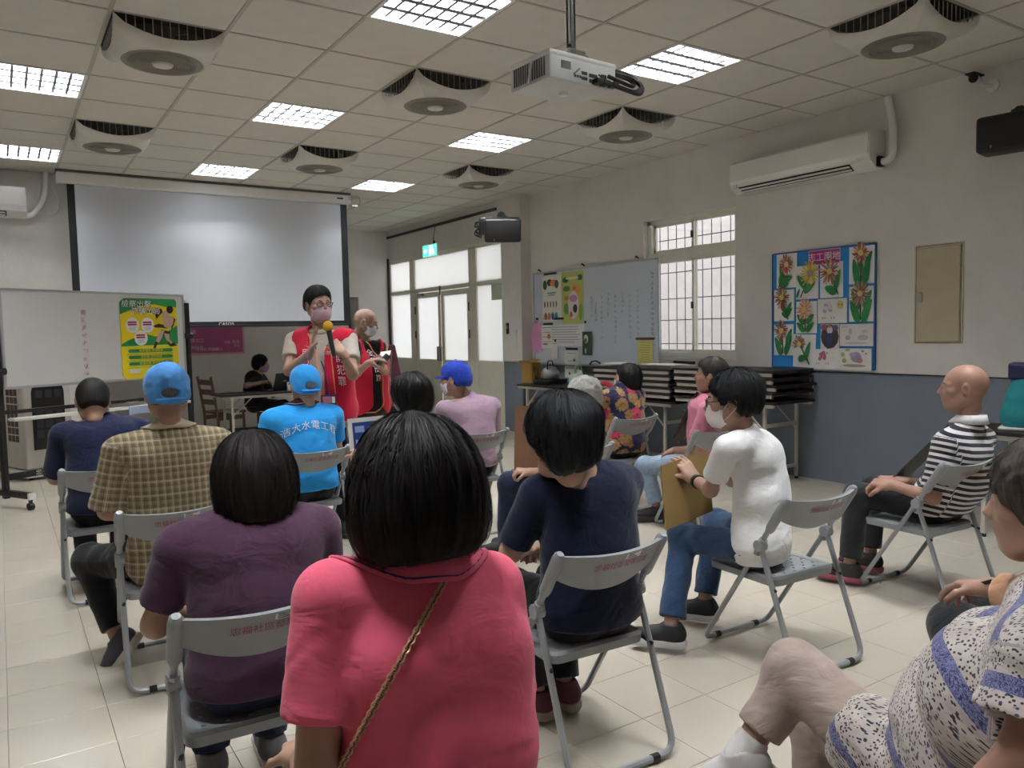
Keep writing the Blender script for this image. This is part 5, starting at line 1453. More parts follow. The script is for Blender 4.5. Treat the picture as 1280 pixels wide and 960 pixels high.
# L: bald man in stripes
x, y, r = chairxy('L'); hL = on_x(1205, 485, 4.40)
J = seated(x+.08, y-.02, r+.10, torso=.46, hunch=.06, sw=.41, head=(.46, .04, 0), hd=hL, lean=.02, neck=.12)
J['shL'] = on_x(1181, 554, 4.21); J['shR'] = on_x(1230, 548, 4.58); J['neck'] = on_x(1213, 526, 4.40)
J['chest'] = on_x(1203, 570, 4.38); J['waist'] = on_x(1200, 606, 4.38)
J['elL'] = on_x(1166, 622, 4.14); J['wrL'] = on_x(1114, 606, 4.10); J['hdL'] = dict(d=unit(V(-.25, .95, .0)), n=V(.3, .1, -1), curl=(.7, .75, .8, .8), thumbside=1, sc=1.12)
J['wrR'] = on_x(1122, 601, 4.25); J['elR'] = on_x(1200, 610, 4.62); J['hdR'] = dict(d=unit(V(-.5, .8, .0)), n=V(.1, .3, -1), curl=(.7, .75, .8, .8), thumbside=-1, sc=1.1)
J['knL'] = on_x(1072, 618, 4.14); J['anL'] = on_x(1062, 704, 4.08); J['anL'][2] = .10; J['toL'] = J['anL']+V(-.05, .16, -.05); J['knR'] = on_x(1092, 610, 4.44); J['anR'] = on_x(1088, 694, 4.36); J['anR'][2] = .10; J['toR'] = J['anR']+V(-.05, .16, -.05)
JL = person('bald man in navy and white striped polo with dark board on his chest', J, skin='a67a66', hair=None, shirt=M_STRIPE, sleeve=.88, sleeve_r=.014, trousers=M_CHAR, shoes=('2a2a2c', '96505e'), vox=.008, seed=14, spots=.3, collar=(mat('white_knit_line2', 'dcdadb', .7),), ankle=.86, style=dict(hs=1.12, browc='6e5a50'), hem=.03)
# M: woman at the right edge, face in profile
hM = px(1308, 632, 1.93)
J = seated(hM[0]-.02, hM[1]-.08, -.10, torso=.46, hunch=.14, sw=.38, head=(.34, .10, 0), hd=hM, seat=.42)
J['knL'] = px(1196, 784, 2.32); J['anL'] = px(1200, 930, 2.38); J['knR'] = J['knL']+V(.25, .02, -.02); J['anR'] = J['anL']+V(.22, .1, 0); J['wrL'] = px(1243, 735, 2.05); J['elL'] = px(1310, 760, 1.90)
J['hdL'] = dict(d=unit(px(1200, 730, 2.15)-px(1243, 735, 2.05)), n=V(0, .3, -1), curl=(.35, .4, .5, .6), thumbside=1, sc=1.05)
J['anL'][2] = .10; J['toL'] = J['anL']+V(-.04, .15, -.05); J['neck'] = hM-V(-.01, .06, .175)
for q_, n_ in ((-1, 'L'), (1, 'R')): J['sh'+n_] = J['neck']+J['R'][0]*q_*.18-V(0, .01, .085)
M_PEACH = cloth_mat('peach_knit', plain('c69a7c', .04), wrinkle=.6)
JM = person('older woman at the right edge in peach top and black trousers, in profile', J, skin='a8806c', hair='curly', hairc=('2a2220', '6c605a'), shirt=M_PEACH, sleeve=1.2, trousers=M_BLKP, shoes=('1b1b1d', '2b2b2d'), vox=.008, nstr=1800, seed=15, female=True, spots=.3, style=dict(hs=1.20, hairhs=1.30, browc='4b3a34'))
# N: speckled blouse, crossed legs, head outside the picture
J = seated(px(1235, 900, 1.85)[0], px(1235, 900, 1.85)[1], .42, torso=.50, hunch=.06, sw=.40, head=(.2, .0, 0), seat=.44)
pv = px(1195, 1000, 1.76); J['pelvis'] = pv.copy(); J['waist'] = px(1236, 925, 1.62); J['chest'] = px(1288, 872, 1.47); J['head'] = px(1440, 560, 1.40)
J['shL'] = px(1300, 838, 1.26); J['shR'] = px(1345, 768, 1.62); fix_neck(J); J['elL'] = px(1290, 935, 1.24); J['wrL'] = px(1180, 1030, 1.30); J['elR'] = J['shR']+V(.02, .02, -.26); J['wrR'] = J['elR']+V(.0, .12, -.12)
J['hpL'] = pv-J['R'][0]*.09; J['hpR'] = pv+J['R'][0]*.09; J['tcut'] = .10; J['knL'] = px(996, 838, 2.06); J['anL'] = px(925, 948, 2.05); J['toL'] = px(845, 972, 2.10)
J['knR'] = px(1020, 900, 2.30); J['anR'] = px(1015, 1050, 2.30); J['anR'][2] = .1; J['toR'] = J['anR']+V(-.12, .12, -.05); J['footL'] = J['toL']-J['anL']
JN = person('woman in speckled blue-banded blouse and beige trousers, legs crossed, head out of frame', J, skin='a87e68', hair='curly', hairc=('2a2220', '55504c'), belly=.03, lap=.46, shirt=M_SPECK, sleeve=.62, sleeve_r=.06, trousers=M_BEIGE, shoes=('c9c6c6', 'd8d6d4'), vox=.008, nstr=0, seed=16, female=True, hem=.12, shirt_k=.02, ankle=.68, fold=.009)

M_SOCK = mat('white_sock', 'dcdad8', .85, bump=.3, bscale=400)
f = Fld(.02); f.cap(JN['anL']-unit(JN['anL']-JN['knL'])*.075, JN['anL']-unit(JN['anL']-JN['knL'])*.0, .043, .045); f.cut(JN['anL']-unit(JN['anL']-JN['knL'])*.07, -unit(JN['anL']-JN['knL']), .003)
link_mesh('sock', mesh_np('sock', [surf(f, .006)], JN['base']), M_SOCK, JN['P'])
# ------------------------------------------------------------------ things people hold
def board(name, pts, th, m_, label, cat='board'):
    """flat board with corners pts (four points), thickness th"""
    P = [np.array(p, float) for p in pts]; n = unit(np.cross(P[1]-P[0], P[3]-P[0])); b = np.mean(P, 0)
    m = MB(); m.add([p-b+n*th/2 for p in P]+[p-b-n*th/2 for p in P], [(0, 1, 2, 3), (7, 6, 5, 4)]+[(i, i+4, (i+1) % 4+4, (i+1) % 4) for i in range(4)])
    return m.build(name, m_, None, loc=b, label=label, category=None) if False else tag(m.build(name, m_, None, loc=b), label, cat)
def para(a, b, d): a, b, d = map(np.array, (a, b, d)); return [a, b, b+d-a, d]
M_GOLD = mat('golden_cardboard', '7a6236', .6, var=.08, nscale=9); M_BRN = mat('brown_board', '6f4c35', .6, var=.08); M_DBRD = mat('dark_brown_board', '2a1d1f', .45)
board('lap_board', para(px(826, 582, 3.67), px(884, 562, 3.86), px(832, 663, 3.62)), .008, M_GOLD, 'golden-brown cardboard board held by the woman in the white T-shirt')
board('lap_board', para(px(644, 508, 5.30), px(690, 505, 5.15), px(643, 592, 5.25)), .008, M_BRN, 'reddish-brown board upright on the lap of the white-haired woman')
board('lap_board', para(px(1186, 531, 4.36), px(1197, 537, 4.60), px(1112, 601, 4.45)), .008, M_DBRD, 'dark board leaning on the chest of the bald striped man')
board('lap_board', para(px(872, 490, 5.75), px(880, 497, 6.0), px(842, 548, 5.95)), .02, mat('maroon_board', '3d2526', .5), 'dark maroon board leaning against the man in the pink polo')
bq = para(px(434, 524, 4.64), px(492, 518, 4.72), px(441, 603, 4.60))
bo = board('info_board', bq, .01, M_WHITE, 'blue printed board in a white frame held in front of the bright blue polo', 'board')
A_, B_, D_ = [q-np.mean(bq, 0) for q in (bq[0], bq[1], bq[3])]; n_ = unit(np.cross(B_-A_, D_-A_)); n_ = n_ if n_@(V(0, 0, CAMH)-bq[0]) > 0 else -n_
def bp_(u, v, o=.0062): return A_+(B_-A_)*u+(D_-A_)*v+n_*o
MB().add([bp_(.09, .07), bp_(.91, .07), bp_(.91, .93), bp_(.09, .93)], [(0, 1, 2, 3)]).build('blue_sheet', mat('blue_print', '1f3a86', .5), bo)
M_LBL = mat('light_blue_print', '8ea6d8', .6)
m = MB()
for u, v, w_, h_ in ((.14, .13, .20, .10), (.42, .15, .35, .05), (.42, .25, .3, .03), (.14, .34, .05, .06), (.22, .35, .4, .04), (.14, .48, .08, .06), (.26, .49, .4, .04), (.14, .62, .05, .04), (.22, .62, .45, .03), (.14, .72, .5, .03)):
    m.add([bp_(u, v, .007), bp_(u+w_, v, .007), bp_(u+w_, v+h_, .007), bp_(u, v+h_, .007)], [(0, 1, 2, 3)])
tag(m.build('print_blocks', M_LBL, bo), kind='stuff')
board('phone', para(px(1207, 735, 2.10), px(1240, 726, 2.02), px(1209, 741, 2.20)), .009, M_BLACK, 'black phone in the hand of the woman at the right edge', 'phone')
# wrist watch, chain strap
w = JK['wrL']; b_ = JK['base']; u = unit(JK['elL']-JK['wrL'])
m = MB(); q = frame(u, (0, 0, 1)); m.tube([w+u*.02-b_-q[0]*0, w+u*.045-b_], .0335, 14); o = m.build('watch', M_BLACK, JK['P'], smooth=True)
# coral polo: chain strap over the back
ev = JP['shirt_ev']
def drape(J, a, b, n, off, start=1.2):
    """points on the garment, seen along the line from the viewer through a..b"""
    out = []; C = V(0, 0, CAMH)
    for k in range(n):
        t = k/(n-1); d = _ray(a[0]+(b[0]-a[0])*t, a[1]+(b[1]-a[1])*t); d = d/np.linalg.norm(d); s_ = .7
        for _ in range(60):
            e = float(J['shirt_ev'](np.array([C+d*s_]))[0])-off
            s_ += e*.8
            if abs(e) < .0004 or s_ > 4: break
        out.append(C+d*s_)
    return out
pts = drape(JP, (574, 694), (424, 962), 60, .006)
st_ = tag(MB().tube([p for p in pts], .0028, 6).build('bag_strap', mat('brown_leather', '7c3f38', .6), None, loc=(0, 0, 0)), 'gold chain and brown leather bag strap across the coral polo back', 'strap')
ln = 0; q = []; pr_ = pts[0]
P_ = np.array(pts); seg = np.linalg.norm(np.diff(P_, axis=0), axis=1); cum = np.r_[0, np.cumsum(seg)]
nl = int(cum[-1]/.0085); lk = MB()
for k in range(nl):
    s0 = k*.0085; a = np.array([np.interp(s0, cum, P_[:, i]) for i in range(3)]); b2_ = np.array([np.interp(s0+.0115, cum, P_[:, i]) for i in range(3)])
    dv = unit(b2_-a); vw = unit(V(0, 0, CAMH)-a); sd = unit(np.cross(dv, vw)); nn = np.cross(sd, dv)
    sw_ = sd if k % 2 == 0 else unit(sd+nn*1.2)
    ring_ = [(a+b2_)/2+dv*.0075*math.cos(t)+sw_*.0055*math.sin(t)+nn*.001 for t in [2*math.pi*i/8 for i in range(9)]]
    lk.tube(ring_, .0018, 4, cap=False)
tag(lk.build('chain_links', mat('pale_gold', 'd8b28c', .35, .55), st_), kind='stuff')

# ------------------------------------------------------------------ rolling whiteboard on the left
M_WB = mat('whiteboard_face', 'd6d7d8', .3, var=.01); M_WB2 = mat('blue_white_board', 'c4cdd6', .3, var=.01)
RA, RB = V(.02, 8.55), V(1.78, 9.5); rd = unit(RB-RA); rn = V(rd[1], -rd[0]); RLEN = np.linalg.norm(RB-RA); rang = math.atan2(rd[1], rd[0])
rw = empty('rolling_whiteboard', (RA[0], RA[1], 0), rang, 'wheeled whiteboard on black stand at the left with faint writing', 'whiteboard')
zt, zb = 2.005, 1.095
MB().bevbox((RLEN/2, 0, (zt+zb)/2), (RLEN-.04, .02, zt-zb), .004).build('writing_surface', M_WB, rw)
m = MB()
for z in (zt, zb): m.b2((.0, -.014, z-.012), (RLEN, .014, z+.012))
for x in (.01, RLEN-.01): m.b2((x-.012, -.014, zb), (x+.012, .014, zt))
m.build('aluminium_rim', mat('silver_rim', 'b9bcc0', .35, .6), rw)
for x in (-.04, RLEN+.04):
    MB().bevbox((x, 0, 1.0), (.05, .05, 1.85), .006).build('post', M_BLACK, rw)
    MB().bevbox((x, 0, .13), (.06, .80, .055), .006).build('base_bar', M_BLACK, rw)
    MB().bevbox((x, 0, 1.94), (.055, .055, .03), .006).build('post_cap', M_WHITE, rw)
    MB().tube([(x-.05, 0, 1.55 if x > 1 else 1.25), (x+.06, 0, 1.55 if x > 1 else 1.25)], .035, 12).build('tilt_knob', M_BLACK, rw)
    for s in (-1, 1):
        c_ = MB(); c_.tube([(x-.02, s*.38, .035), (x+.02, s*.38, .035)], .034, 14); c_.b2((x-.008, s*.38-.02, .04), (x+.008, s*.38+.02, .11)); c_.build('caster', M_BLACK, rw)
        MB().bevbox((x, s*.405, .13), (.064, .03, .06), .004).build('end_cap', M_WHITE, rw)
MB().bevbox((RLEN/2, .0, .87), (RLEN, .035, .035), .004).build('upper_crossbar', M_BLACK, rw)
MB().bevbox((RLEN/2, -.04, .80), (RLEN-.05, .10, .03), .006).build('pen_tray', M_WHITE, rw)
lb = MB().bevbox((RLEN/2, .0, .27), (RLEN, .035, .06), .004).build('lower_crossbar', M_BLACK, rw)
text_on('忠福社區發展協會', .06, lambda u, v: (.47+u, -.019, .27+v), M_STK, lb)
MB().bevbox((1.27, -.045, .845), (.13, .05, .03), .004).build('board_eraser', mat('silver', 'b8b8b4', .3, .5), rw)
MB().b2((1.19, -.095, .73), (1.46, -.09, .81)).build('tray_label', mat('pale_blue_label', '9fb2d0', .6), rw)
R_ = random.Random(5)
def scribble(cx, cz, w_, h_, k=3):
    """a hand-written mark of a few strokes"""
    out = []
    for _ in range(k):
        a = (cx+R_.uniform(-w_, w_)/2, cz+R_.uniform(-h_, h_)/2)
        out.append([a, (cx+R_.uniform(-w_, w_)/2, cz+R_.uniform(-h_, h_)/2), (cx+R_.uniform(-w_, w_)/2, cz+R_.uniform(-h_, h_)/2)])
    return out
m = MB()
for k in range(9):
    for s in scribble(.80-.0*k, 1.80-k*.077, .055, .055, 5 if k else 7): m.tube([(x, -.0112, z) for x, z in s], .0022, 4)
tag(m.build('red_handwriting', mat('faded_pink_ink', 'c99aa8', .7), rw), kind='stuff')
m = MB()
for k in range(14):
    for s in scribble(.35+k*.06, 1.93-R_.random()*.03, .05, .03, 2): m.tube([(x, -.0108, z) for x, z in s], .0011, 4)
tag(m.build('grey_handwriting', mat('faint_ink', 'b9bbc0', .7), rw), kind='stuff')

# anti-fraud poster on the rolling board
x0_, x1_, z0_, z1_ = 1.19, 1.90, 1.10, 1.975
po = empty('campaign_poster', tuple((RA+rd*1.545-rn*0).tolist())+(1.1,), rang, 'green and yellow campaign poster with a running player on the wheeled board', 'poster')
PW, PH = .70, .86; OX = -PW/2
def pp_(u, v, o=0.): return (OX+u*PW, -.018-o, .0+v*PH)
def poly(name, pts, m_, o=.001, par=po): return MB().add([pp_(u, v, o) for u, v in pts], [tuple(range(len(pts)))]).build(name, m_, par)
def disc(cx, cy, r, n=28): return [(cx+r*math.cos(2*math.pi*k/n), cy+r*PW/PH*math.sin(2*math.pi*k/n)) for k in range(n)]
M_PY = mat('poster_yellow', 'ecd51c', .45, var=.02); M_PG = mat('poster_green', '1f8a4a', .45, var=.03); M_PD = mat('poster_dark_green', '14683c', .45); M_PW = mat('poster_white', 'f0f0ee', .45, var=.01); M_PK = mat('poster_ink', '22201f', .5); M_PM = mat('poster_magenta', 'a02f5e', .5)
cr = [(.0+.06, 0), (.94, 0), (1, .05), (1, .97), (.97, 1), (.08, 1), (0, .95), (0, .05)]
m = MB(); m.add([pp_(u, v, 0) for u, v in cr]+[pp_(u, v, -.004) for u, v in cr], [tuple(range(8)), tuple(range(15, 7, -1))]+[(k, k+8, (k+1) % 8+8, (k+1) % 8) for k in range(8)]); m.build('sheet', M_PY, po)
poly('green_top', [(.0, .80), (.1, .83), (.35, .90), (.6, .93), (.8, .90), (1, .90), (1, .97), (.97, 1), (.08, 1), (0, .95)], M_PG)
poly('green_band', [(.0, .43), (.12, .48), (.3, .53), (.45, .55), (.6, .52), (.75, .55), (.9, .62), (1, .66), (1, .42), (.7, .415), (.3, .41), (0, .40)], M_PG)
poly('lower_yellow', [(.02, .405), (.98, .415), (.98, .40), (.02, .385)], mat('poster_lime', 'd9dc3a', .5), .0015)
for k, (cx, cy) in enumerate(((.20, .665), (.46, .665), (.335, .505))):
    poly('bubble', disc(cx, cy, .115), M_PW, .002)
    q = MB()
    for r_ in range(2): q.add([pp_(u, v, .003) for u, v in ((cx-.08, cy+.045-r_*.028), (cx+.07, cy+.048-r_*.028), (cx+.07, cy+.027-r_*.028), (cx-.08, cy+.024-r_*.028))], [(0, 1, 2, 3)])
    q.build('bubble_heading', M_PM, po)
    q = MB()
    for r_ in range(3): q.add([pp_(u, v, .003) for u, v in ((cx-.06, cy-.022-r_*.017), (cx+.05, cy-.022-r_*.017), (cx+.05, cy-.027-r_*.017), (cx-.06, cy-.027-r_*.017))], [(0, 1, 2, 3)])
    tag(q.build('bubble_print', M_LBL, po), kind='stuff')
for (y_, tx) in ((.345, '檢察機關 受理檢舉'), (.265, '反詐騙 諮詢專線'), (.185, '政風檢舉 專線電話')):
    poly('green_bar', [(.10, y_), (.13, y_+.022), (.87, y_+.022), (.90, y_), (.87, y_-.022), (.13, y_-.022)], M_PG, .002)
    text_on(tx, .036, lambda u, v, y_=y_: (OX+.5*PW+u, -.0215, y_*PH+v), M_PY, po)
    q = MB()
    for r_ in range(2): q.add([pp_(u, v, .002) for u, v in ((.08, y_-.034-r_*.014), (.9, y_-.034-r_*.014), (.9, y_-.037-r_*.014), (.08, y_-.037-r_*.014))], [(0, 1, 2, 3)])
    tag(q.build('small_print', M_PG, po), kind='stuff')
q = MB(); q.add([pp_(u, v, .002) for u, v in ((.12, .07), (.3, .07), (.3, .12), (.12, .12))], [(0, 1, 2, 3)]); q.build('white_box', M_PW, po)
for body, cu, cv in (('檢察出擊', .28, .925), ('詐騙出局', .44, .840)):
    for o, m_, bd in ((.0030, M_PK, .004), (.0042, M_PW, .0)):
        text_on(body, .088, lambda u, v, cu=cu, cv=cv, o=o: (OX+cu*PW+u*1.02+v*.15, -.018-o, cv*PH+v*.95), m_, po, bold=bd)
fig = MB()
def fp(pts, o=.003): fig.add([pp_(u, v, o) for u, v in pts], [tuple(range(len(pts)))])
M_FD = mat('poster_dark_red', '3a1d1c', .5)
fp(disc(.87, .865, .062, 14)); fp([(.83, .90), (.92, .91), (.94, .86), (.86, .85)]); fp([(.60, .80), (.66, .86), (.72, .88), (.74, .83), (.68, .79), (.62, .74)])
fp([(.55, .655), (.66, .685), (.78, .66), (.82, .62), (.72, .63), (.6, .635)]); fp([(.70, .61), (.86, .58), (.84, .50), (.72, .53), (.66, .55)])
fp([(.56, .42), (.60, .48), (.64, .50), (.62, .43), (.58, .37), (.54, .37)]); fp([(.82, .46), (.90, .44), (.99, .40), (.86, .385), (.80, .42)]); fp([(.92, .78), (.97, .74), (.93, .66), (.89, .60), (.88, .68)])
fig.build('player_dark', M_FD, po)
fig = MB(); fp([(.72, .82), (.80, .86), (.84, .80), (.94, .76), (.92, .68), (.86, .62), (.76, .64), (.74, .72)], .0035); fp([(.70, .60), (.76, .60), (.70, .50), (.64, .44), (.59, .46), (.64, .55)], .0035); fp([(.74, .56), (.84, .55), (.84, .48), (.90, .44), (.86, .42), (.78, .48)], .0035)
fig.build('player_light', mat('poster_flesh', 'c9a79b', .5), po)

# air cooler behind it
cp = (.33, 10.25, 0); co = empty('air_cooler', cp, math.radians(22), 'white evaporative air cooler with black arched front behind the wheeled board', 'air cooler')
CWd, CDp, CHt = .52, .50, 1.12
MB().bevbox((0, 0, .12+CHt/2-.04), (CWd, CDp, CHt-.08), .03, seg=3).build('casing', mat('cooler_white', 'cfcac4', .35), co, smooth=True)
MB().bevbox((0, 0, .07), (CWd+.04, CDp+.04, .08), .02).build('base', M_WHITE, co)
for sx in (-1, 1):
    for sy in (-1, 1): MB().tube([(sx*.2-.015, sy*.2, .03), (sx*.2+.015, sy*.2, .03)], .028, 10).build('caster', M_BLACK, co)
ar = [(-.17, .33), (.17, .33), (.17, .95)]+[(.17*math.cos(a), .95+.17*math.sin(a)) for a in np.linspace(.15, math.pi-.15, 12)]+[(-.17, .95)]
MB().prism(ar, -CDp/2-.008, -CDp/2+.002).build('arched_panel', mat('cooler_black', '17171a', .3), co)
for i in range(3):
    for k in range(5):
        if k == 3: continue
        MB().bevbox((-.10+.10*i, -CDp/2-.012, .50+k*.11), (.075, .008, .085), .006).build('vent_opening', mat('cooler_slats', '34343a', .5), co)
q = MB(); q.add([(.0, -CDp/2-.012, .42), (-.045, -CDp/2-.012, .345), (.045, -CDp/2-.012, .345)], [(0, 1, 2)]); q.build('triangle_mark', M_WHITE, co)
for i in range(3):
    for k in range(8): MB().b2((-CWd/2-.004, -.12+.09*i, .42+.085*k), (-CWd/2+.002, -.05+.09*i, .49+.085*k)).build('side_opening', mat('cooler_brown', '57453f', .6), co)

# ------------------------------------------------------------------ folding tables
M_TTOP = mat('dark_wood_laminate', '2c2422', .55, var=.12, nscale=3); M_TEDGE = mat('black_edge', '101010', .5); M_TLEG = mat('beige_steel', 'b7b4aa', .4, .1)
def folding_table(loc, rz, label, L=1.8, Wd=.45, H=.75, folded=False, group=None, legs=True, name='folding_table'):
    r = empty(name, loc, rz, label, 'table', group)
    z = .03 if folded else H
    MB().b2((-L/2+.006, -Wd/2+.006, z-.012), (L/2-.006, Wd/2-.006, z+.002)).build('table_top', M_TTOP, r)
    m = MB()
    for s in (-1, 1): m.b2((-L/2, s*Wd/2-.006, z-.024), (L/2, s*Wd/2+.006, z)); m.b2((s*L/2-.006, -Wd/2, z-.024), (s*L/2+.006, Wd/2, z))
    m.build('edge_band', M_TEDGE, r)
    m = MB()
    for s in (-1, 1): m.b2((-L/2+.02, s*(Wd/2-.014)-.012, z-.056), (L/2-.02, s*(Wd/2-.014)+.012, z-.024))
    m.build('frame_rail', M_TLEG, r)
    if folded:
        for s in (-1, 1):
            P = [(s*.08, -Wd/2+.06, z-.042), (s*(L/2-.12), -Wd/2+.06, z-.042), (s*(L/2-.12), Wd/2-.06, z-.042), (s*.08, Wd/2-.06, z-.042)]
            MB().tube(rounded(P, .03), .011, 6).build('leg', M_TLEG, r)
    elif legs:
        for s in (-1, 1):
            x = s*(L/2-.16)
            for t in (-1, 1):
                MB().b2((x-.014, t*(Wd/2-.06)-.014, .02), (x+.014, t*(Wd/2-.06)+.014, z-.03)).build('leg', M_TLEG, r)
                MB().tube([(x, t*(Wd/2-.06), 0), (x, t*(Wd/2-.06), .025)], .018, 8).build('rubber_foot', M_RUB, r)
                MB().tube([(x, t*(Wd/2-.06), z-.30), (x-s*.28, t*(Wd/2-.06), z-.04)], .009, 6).build('brace', M_TLEG, r)
            MB().b2((x-.012, -Wd/2+.06, z-.26), (x+.012, Wd/2-.06, z-.22)).build('cross_rail', M_TLEG, r)
            MB().b2((x-.012, -Wd/2+.06, .12), (x+.012, Wd/2-.06, .15)).build('low_rail', M_TLEG, r)
    return r
# two standing tables carrying the stacks along the right wall
TX = 6.34
folding_table((TX, 5.36, 0), math.radians(90), 'standing folding table under the right stack of folded tables', L=1.30, Wd=.6, H=.80, group='folding tables by the right wall')
folding_table((TX, 6.70, 0), math.radians(90), 'standing folding table under the left stack of folded tables', L=1.30, Wd=.6, H=.72, group='folding tables by the right wall')
ordn = ['lowest', 'second from the bottom', 'third from the bottom', 'fourth from the bottom', 'topmost']
for k in range(4):
    folding_table((TX+(.01 if k % 2 else -.01), 5.36+(.01, -.01, .01, .03)[k], .862+k*.068), math.radians(90+(-.2, .3, 0, .4)[k]), 'folded dark-topped table, %s in the stack on the right' % (ordn[k] if k < 3 else 'topmost'), L=1.30, Wd=.6, folded=True, group='folded tables stacked at the right')
for k in range(5):
    folding_table((TX-.02, 6.70+(.01, -.01, .02, 0, .01)[k], .782+k*.066), math.radians(90+(.3, -.2, .2, -.3, .2)[k]), 'folded table with grey frame, %s in the stack under the window' % ordn[k], L=1.30, Wd=.6, folded=True, group='folded tables stacked at the left')
for k, (y_, lab) in enumerate(((6.35, 'white paper sheet lying on the table stack below the window'), (7.1, 'small white booklet lying at the whiteboard end of the table stack'))):
    tag(MB().bevbox((0, 0, .006), (.21, .50-k*.2, .012), .002).build('paper_stack', M_PW, None, loc=(TX-.12, y_, .782+5*.066-.002), rot=(0, 0, .1)), lab, 'paper')
tag(MB().tube([(-.05, -.2, .02), (.05, .2, .02)], .018, 8).build('black_tube', M_BLACK, None, loc=(TX+.15, 6.3, .782+5*.066-.0)), 'short black tube lying beside the white paper sheet', 'tube')
# kettle table near the column
folding_table((6.18, 8.14, 0), math.radians(90), 'standing folding table with the kettle in front of the wall whiteboard', L=1.5, Wd=.5, H=.80)
KZ = .802
k_ = empty('kettle', tuple(on_x(688, 470, 6.22)[:2])+(KZ+.075,), .5, 'shiny steel kettle with black handle on the black stove', 'kettle')
MB().lathe([(.001, 0), (.11, 0), (.125, .03), (.12, .09), (.085, .14), (.05, .155)], n=28).build('pot', M_STEEL, k_, smooth=True)
MB().lathe([(.052, .153), (.03, .168), (.001, .17)], n=20).build('lid', M_STEEL, k_, smooth=True)
MB().lathe([(.001, .195), (.016, .19), (.016, .175), (.006, .168)], n=12).build('knob', M_BLACK, k_, smooth=True)
MB().tube(rounded([(-.09, 0, .12), (-.08, 0, .24), (.08, 0, .24), (.09, 0, .12)], .06, 5), .009, 8).build('handle', M_BLACK, k_, smooth=True)
MB().tube([(.10, 0, .06), (.16, 0, .11), (.175, 0, .14)], [.022, .015, .012], 10).build('spout', M_STEEL, k_, smooth=True)
sv = empty('camping_stove', tuple(on_x(688, 470, 6.22)[:2])+(KZ,), .2, 'black table stove under the kettle', 'stove')
MB().bevbox((0, 0, .035), (.36, .30, .06), .012).build('body', M_BLACK, sv); MB().lathe([(.13, .062), (.13, .074), (.10, .074), (.10, .062)], n=20).build('ring', M_DARK, sv)
bx = empty('cardboard_box', tuple(on_x(664, 470, 6.25)[:2])+(KZ,), .3, 'open brown cardboard carton standing left of the kettle', 'box')
M_CARD = mat('carton', 'a5823f', .7)
m = MB()
for s in (-1, 1): m.box((s*.10, 0, .14), (.004, .18, .28)); m.box((0, s*.09, .14), (.20, .004, .28))
m.box((0, 0, .003), (.2, .18, .006)); m.build('carton', M_CARD, bx)
MB().box((-.13, 0, .29), (.08, .18, .004), M=Matrix.Rotation(.5, 3, 'Y')).build('flap', M_CARD, bx); MB().box((.06, 0, .30), (.12, .18, .004), M=Matrix.Rotation(-.3, 3, 'Y')).build('flap', M_CARD, bx)
q = MB(); q.tube([(-.05, -.094, .15), (-.05, -.094, .22)], .012, 6); q.tube([(.03, -.094, .10), (.03, -.094, .2)], .01, 6); q.tube([(-.02, -.096, .05), (.0, -.096, .07)], .03, 8); q.build('printed_marks', mat('carton_print', '6e4d1c', .7), bx)
bg_ = empty('plastic_bag', tuple(on_x(722, 474, 6.15)[:2])+(KZ,), 0, 'translucent green and white plastic bag on the kettle table', 'bag')
f = Fld(.04); f.ell((0, 0, .08), (.12, .10, .085)); f.ell((.03, .02, .15), (.06, .05, .07)); f.post.append(lambda P: .012*vnoise(P, 22, 4)+.006*vnoise(P, 50, 5))
link_mesh('bag_body', mesh_np('bag_body', [surf(f, .009)], (0, 0, 0)), mat('milky_green', 'b7c6b9', .35), bg_)
MB().tube(rounded([(-.04, 0, .17), (-.05, 0, .27), (.05, 0, .28), (.07, 0, .18)], .05), .010, 6).build('bag_handle', mat('green_plastic', '8db08c', .4), bg_)
cr_ = empty('wooden_crate', (6.2, 8.30, .0), 0, 'low beige crate under the kettle table', 'crate')
MB().bevbox((0, 0, .17), (.38, .62, .34), .01).build('crate', mat('crate_beige', '94815a', .7), cr_)
for z in (.08, .17, .26): MB().b2((-.197, -.30, z-.03), (-.19, .30, z+.03)).build('slat', mat('crate_slat', 'a08c62', .7), cr_)
fn = empty('red_fan', tuple(on_x(756, 505, 5.55)[:2])+(0,), .0, 'red and white striped round item beside the flower blouse woman', 'chair')
m = MB(); 
bC = on_x(757, 500, 5.55)-V(*fn.location)
m.tube(rounded([bC+V(0, -.16, -.25), bC+V(0, -.17, .13), bC+V(0, .0, .2), bC+V(0, .16, .13), bC+V(0, .17, -.25)], .12, 5), .028, 8); m.build('red_frame', mat('red_plastic', 'a3222f', .4), fn, smooth=True)
for k in range(5): MB().b2(tuple(bC+V(-.01, -.12, -.20+k*.07)), tuple(bC+V(.01, .12, -.165+k*.07))).build('black_slat', M_BLACK, fn)
for s in (-1, 1):
    MB().tube([bC+V(0, s*.17, -.22), V(-.05, bC[1]+s*.19, 0)], .018, 8).build('leg', mat('red_plastic', 'a3222f', .4), fn); MB().tube([bC+V(0, s*.17, -.22), V(.30, bC[1]+s*.19, 0)], .018, 8).build('leg', mat('red_plastic', 'a3222f', .4), fn)
MB().bevbox(bC+V(.15, 0, -.27), (.34, .38, .03), .01).build('seat', mat('red_plastic', 'a3222f', .4), fn)
fn['label'] = 'red framed chair with black slatted back beside the flower blouse woman'; fn.name = 'red_chair'

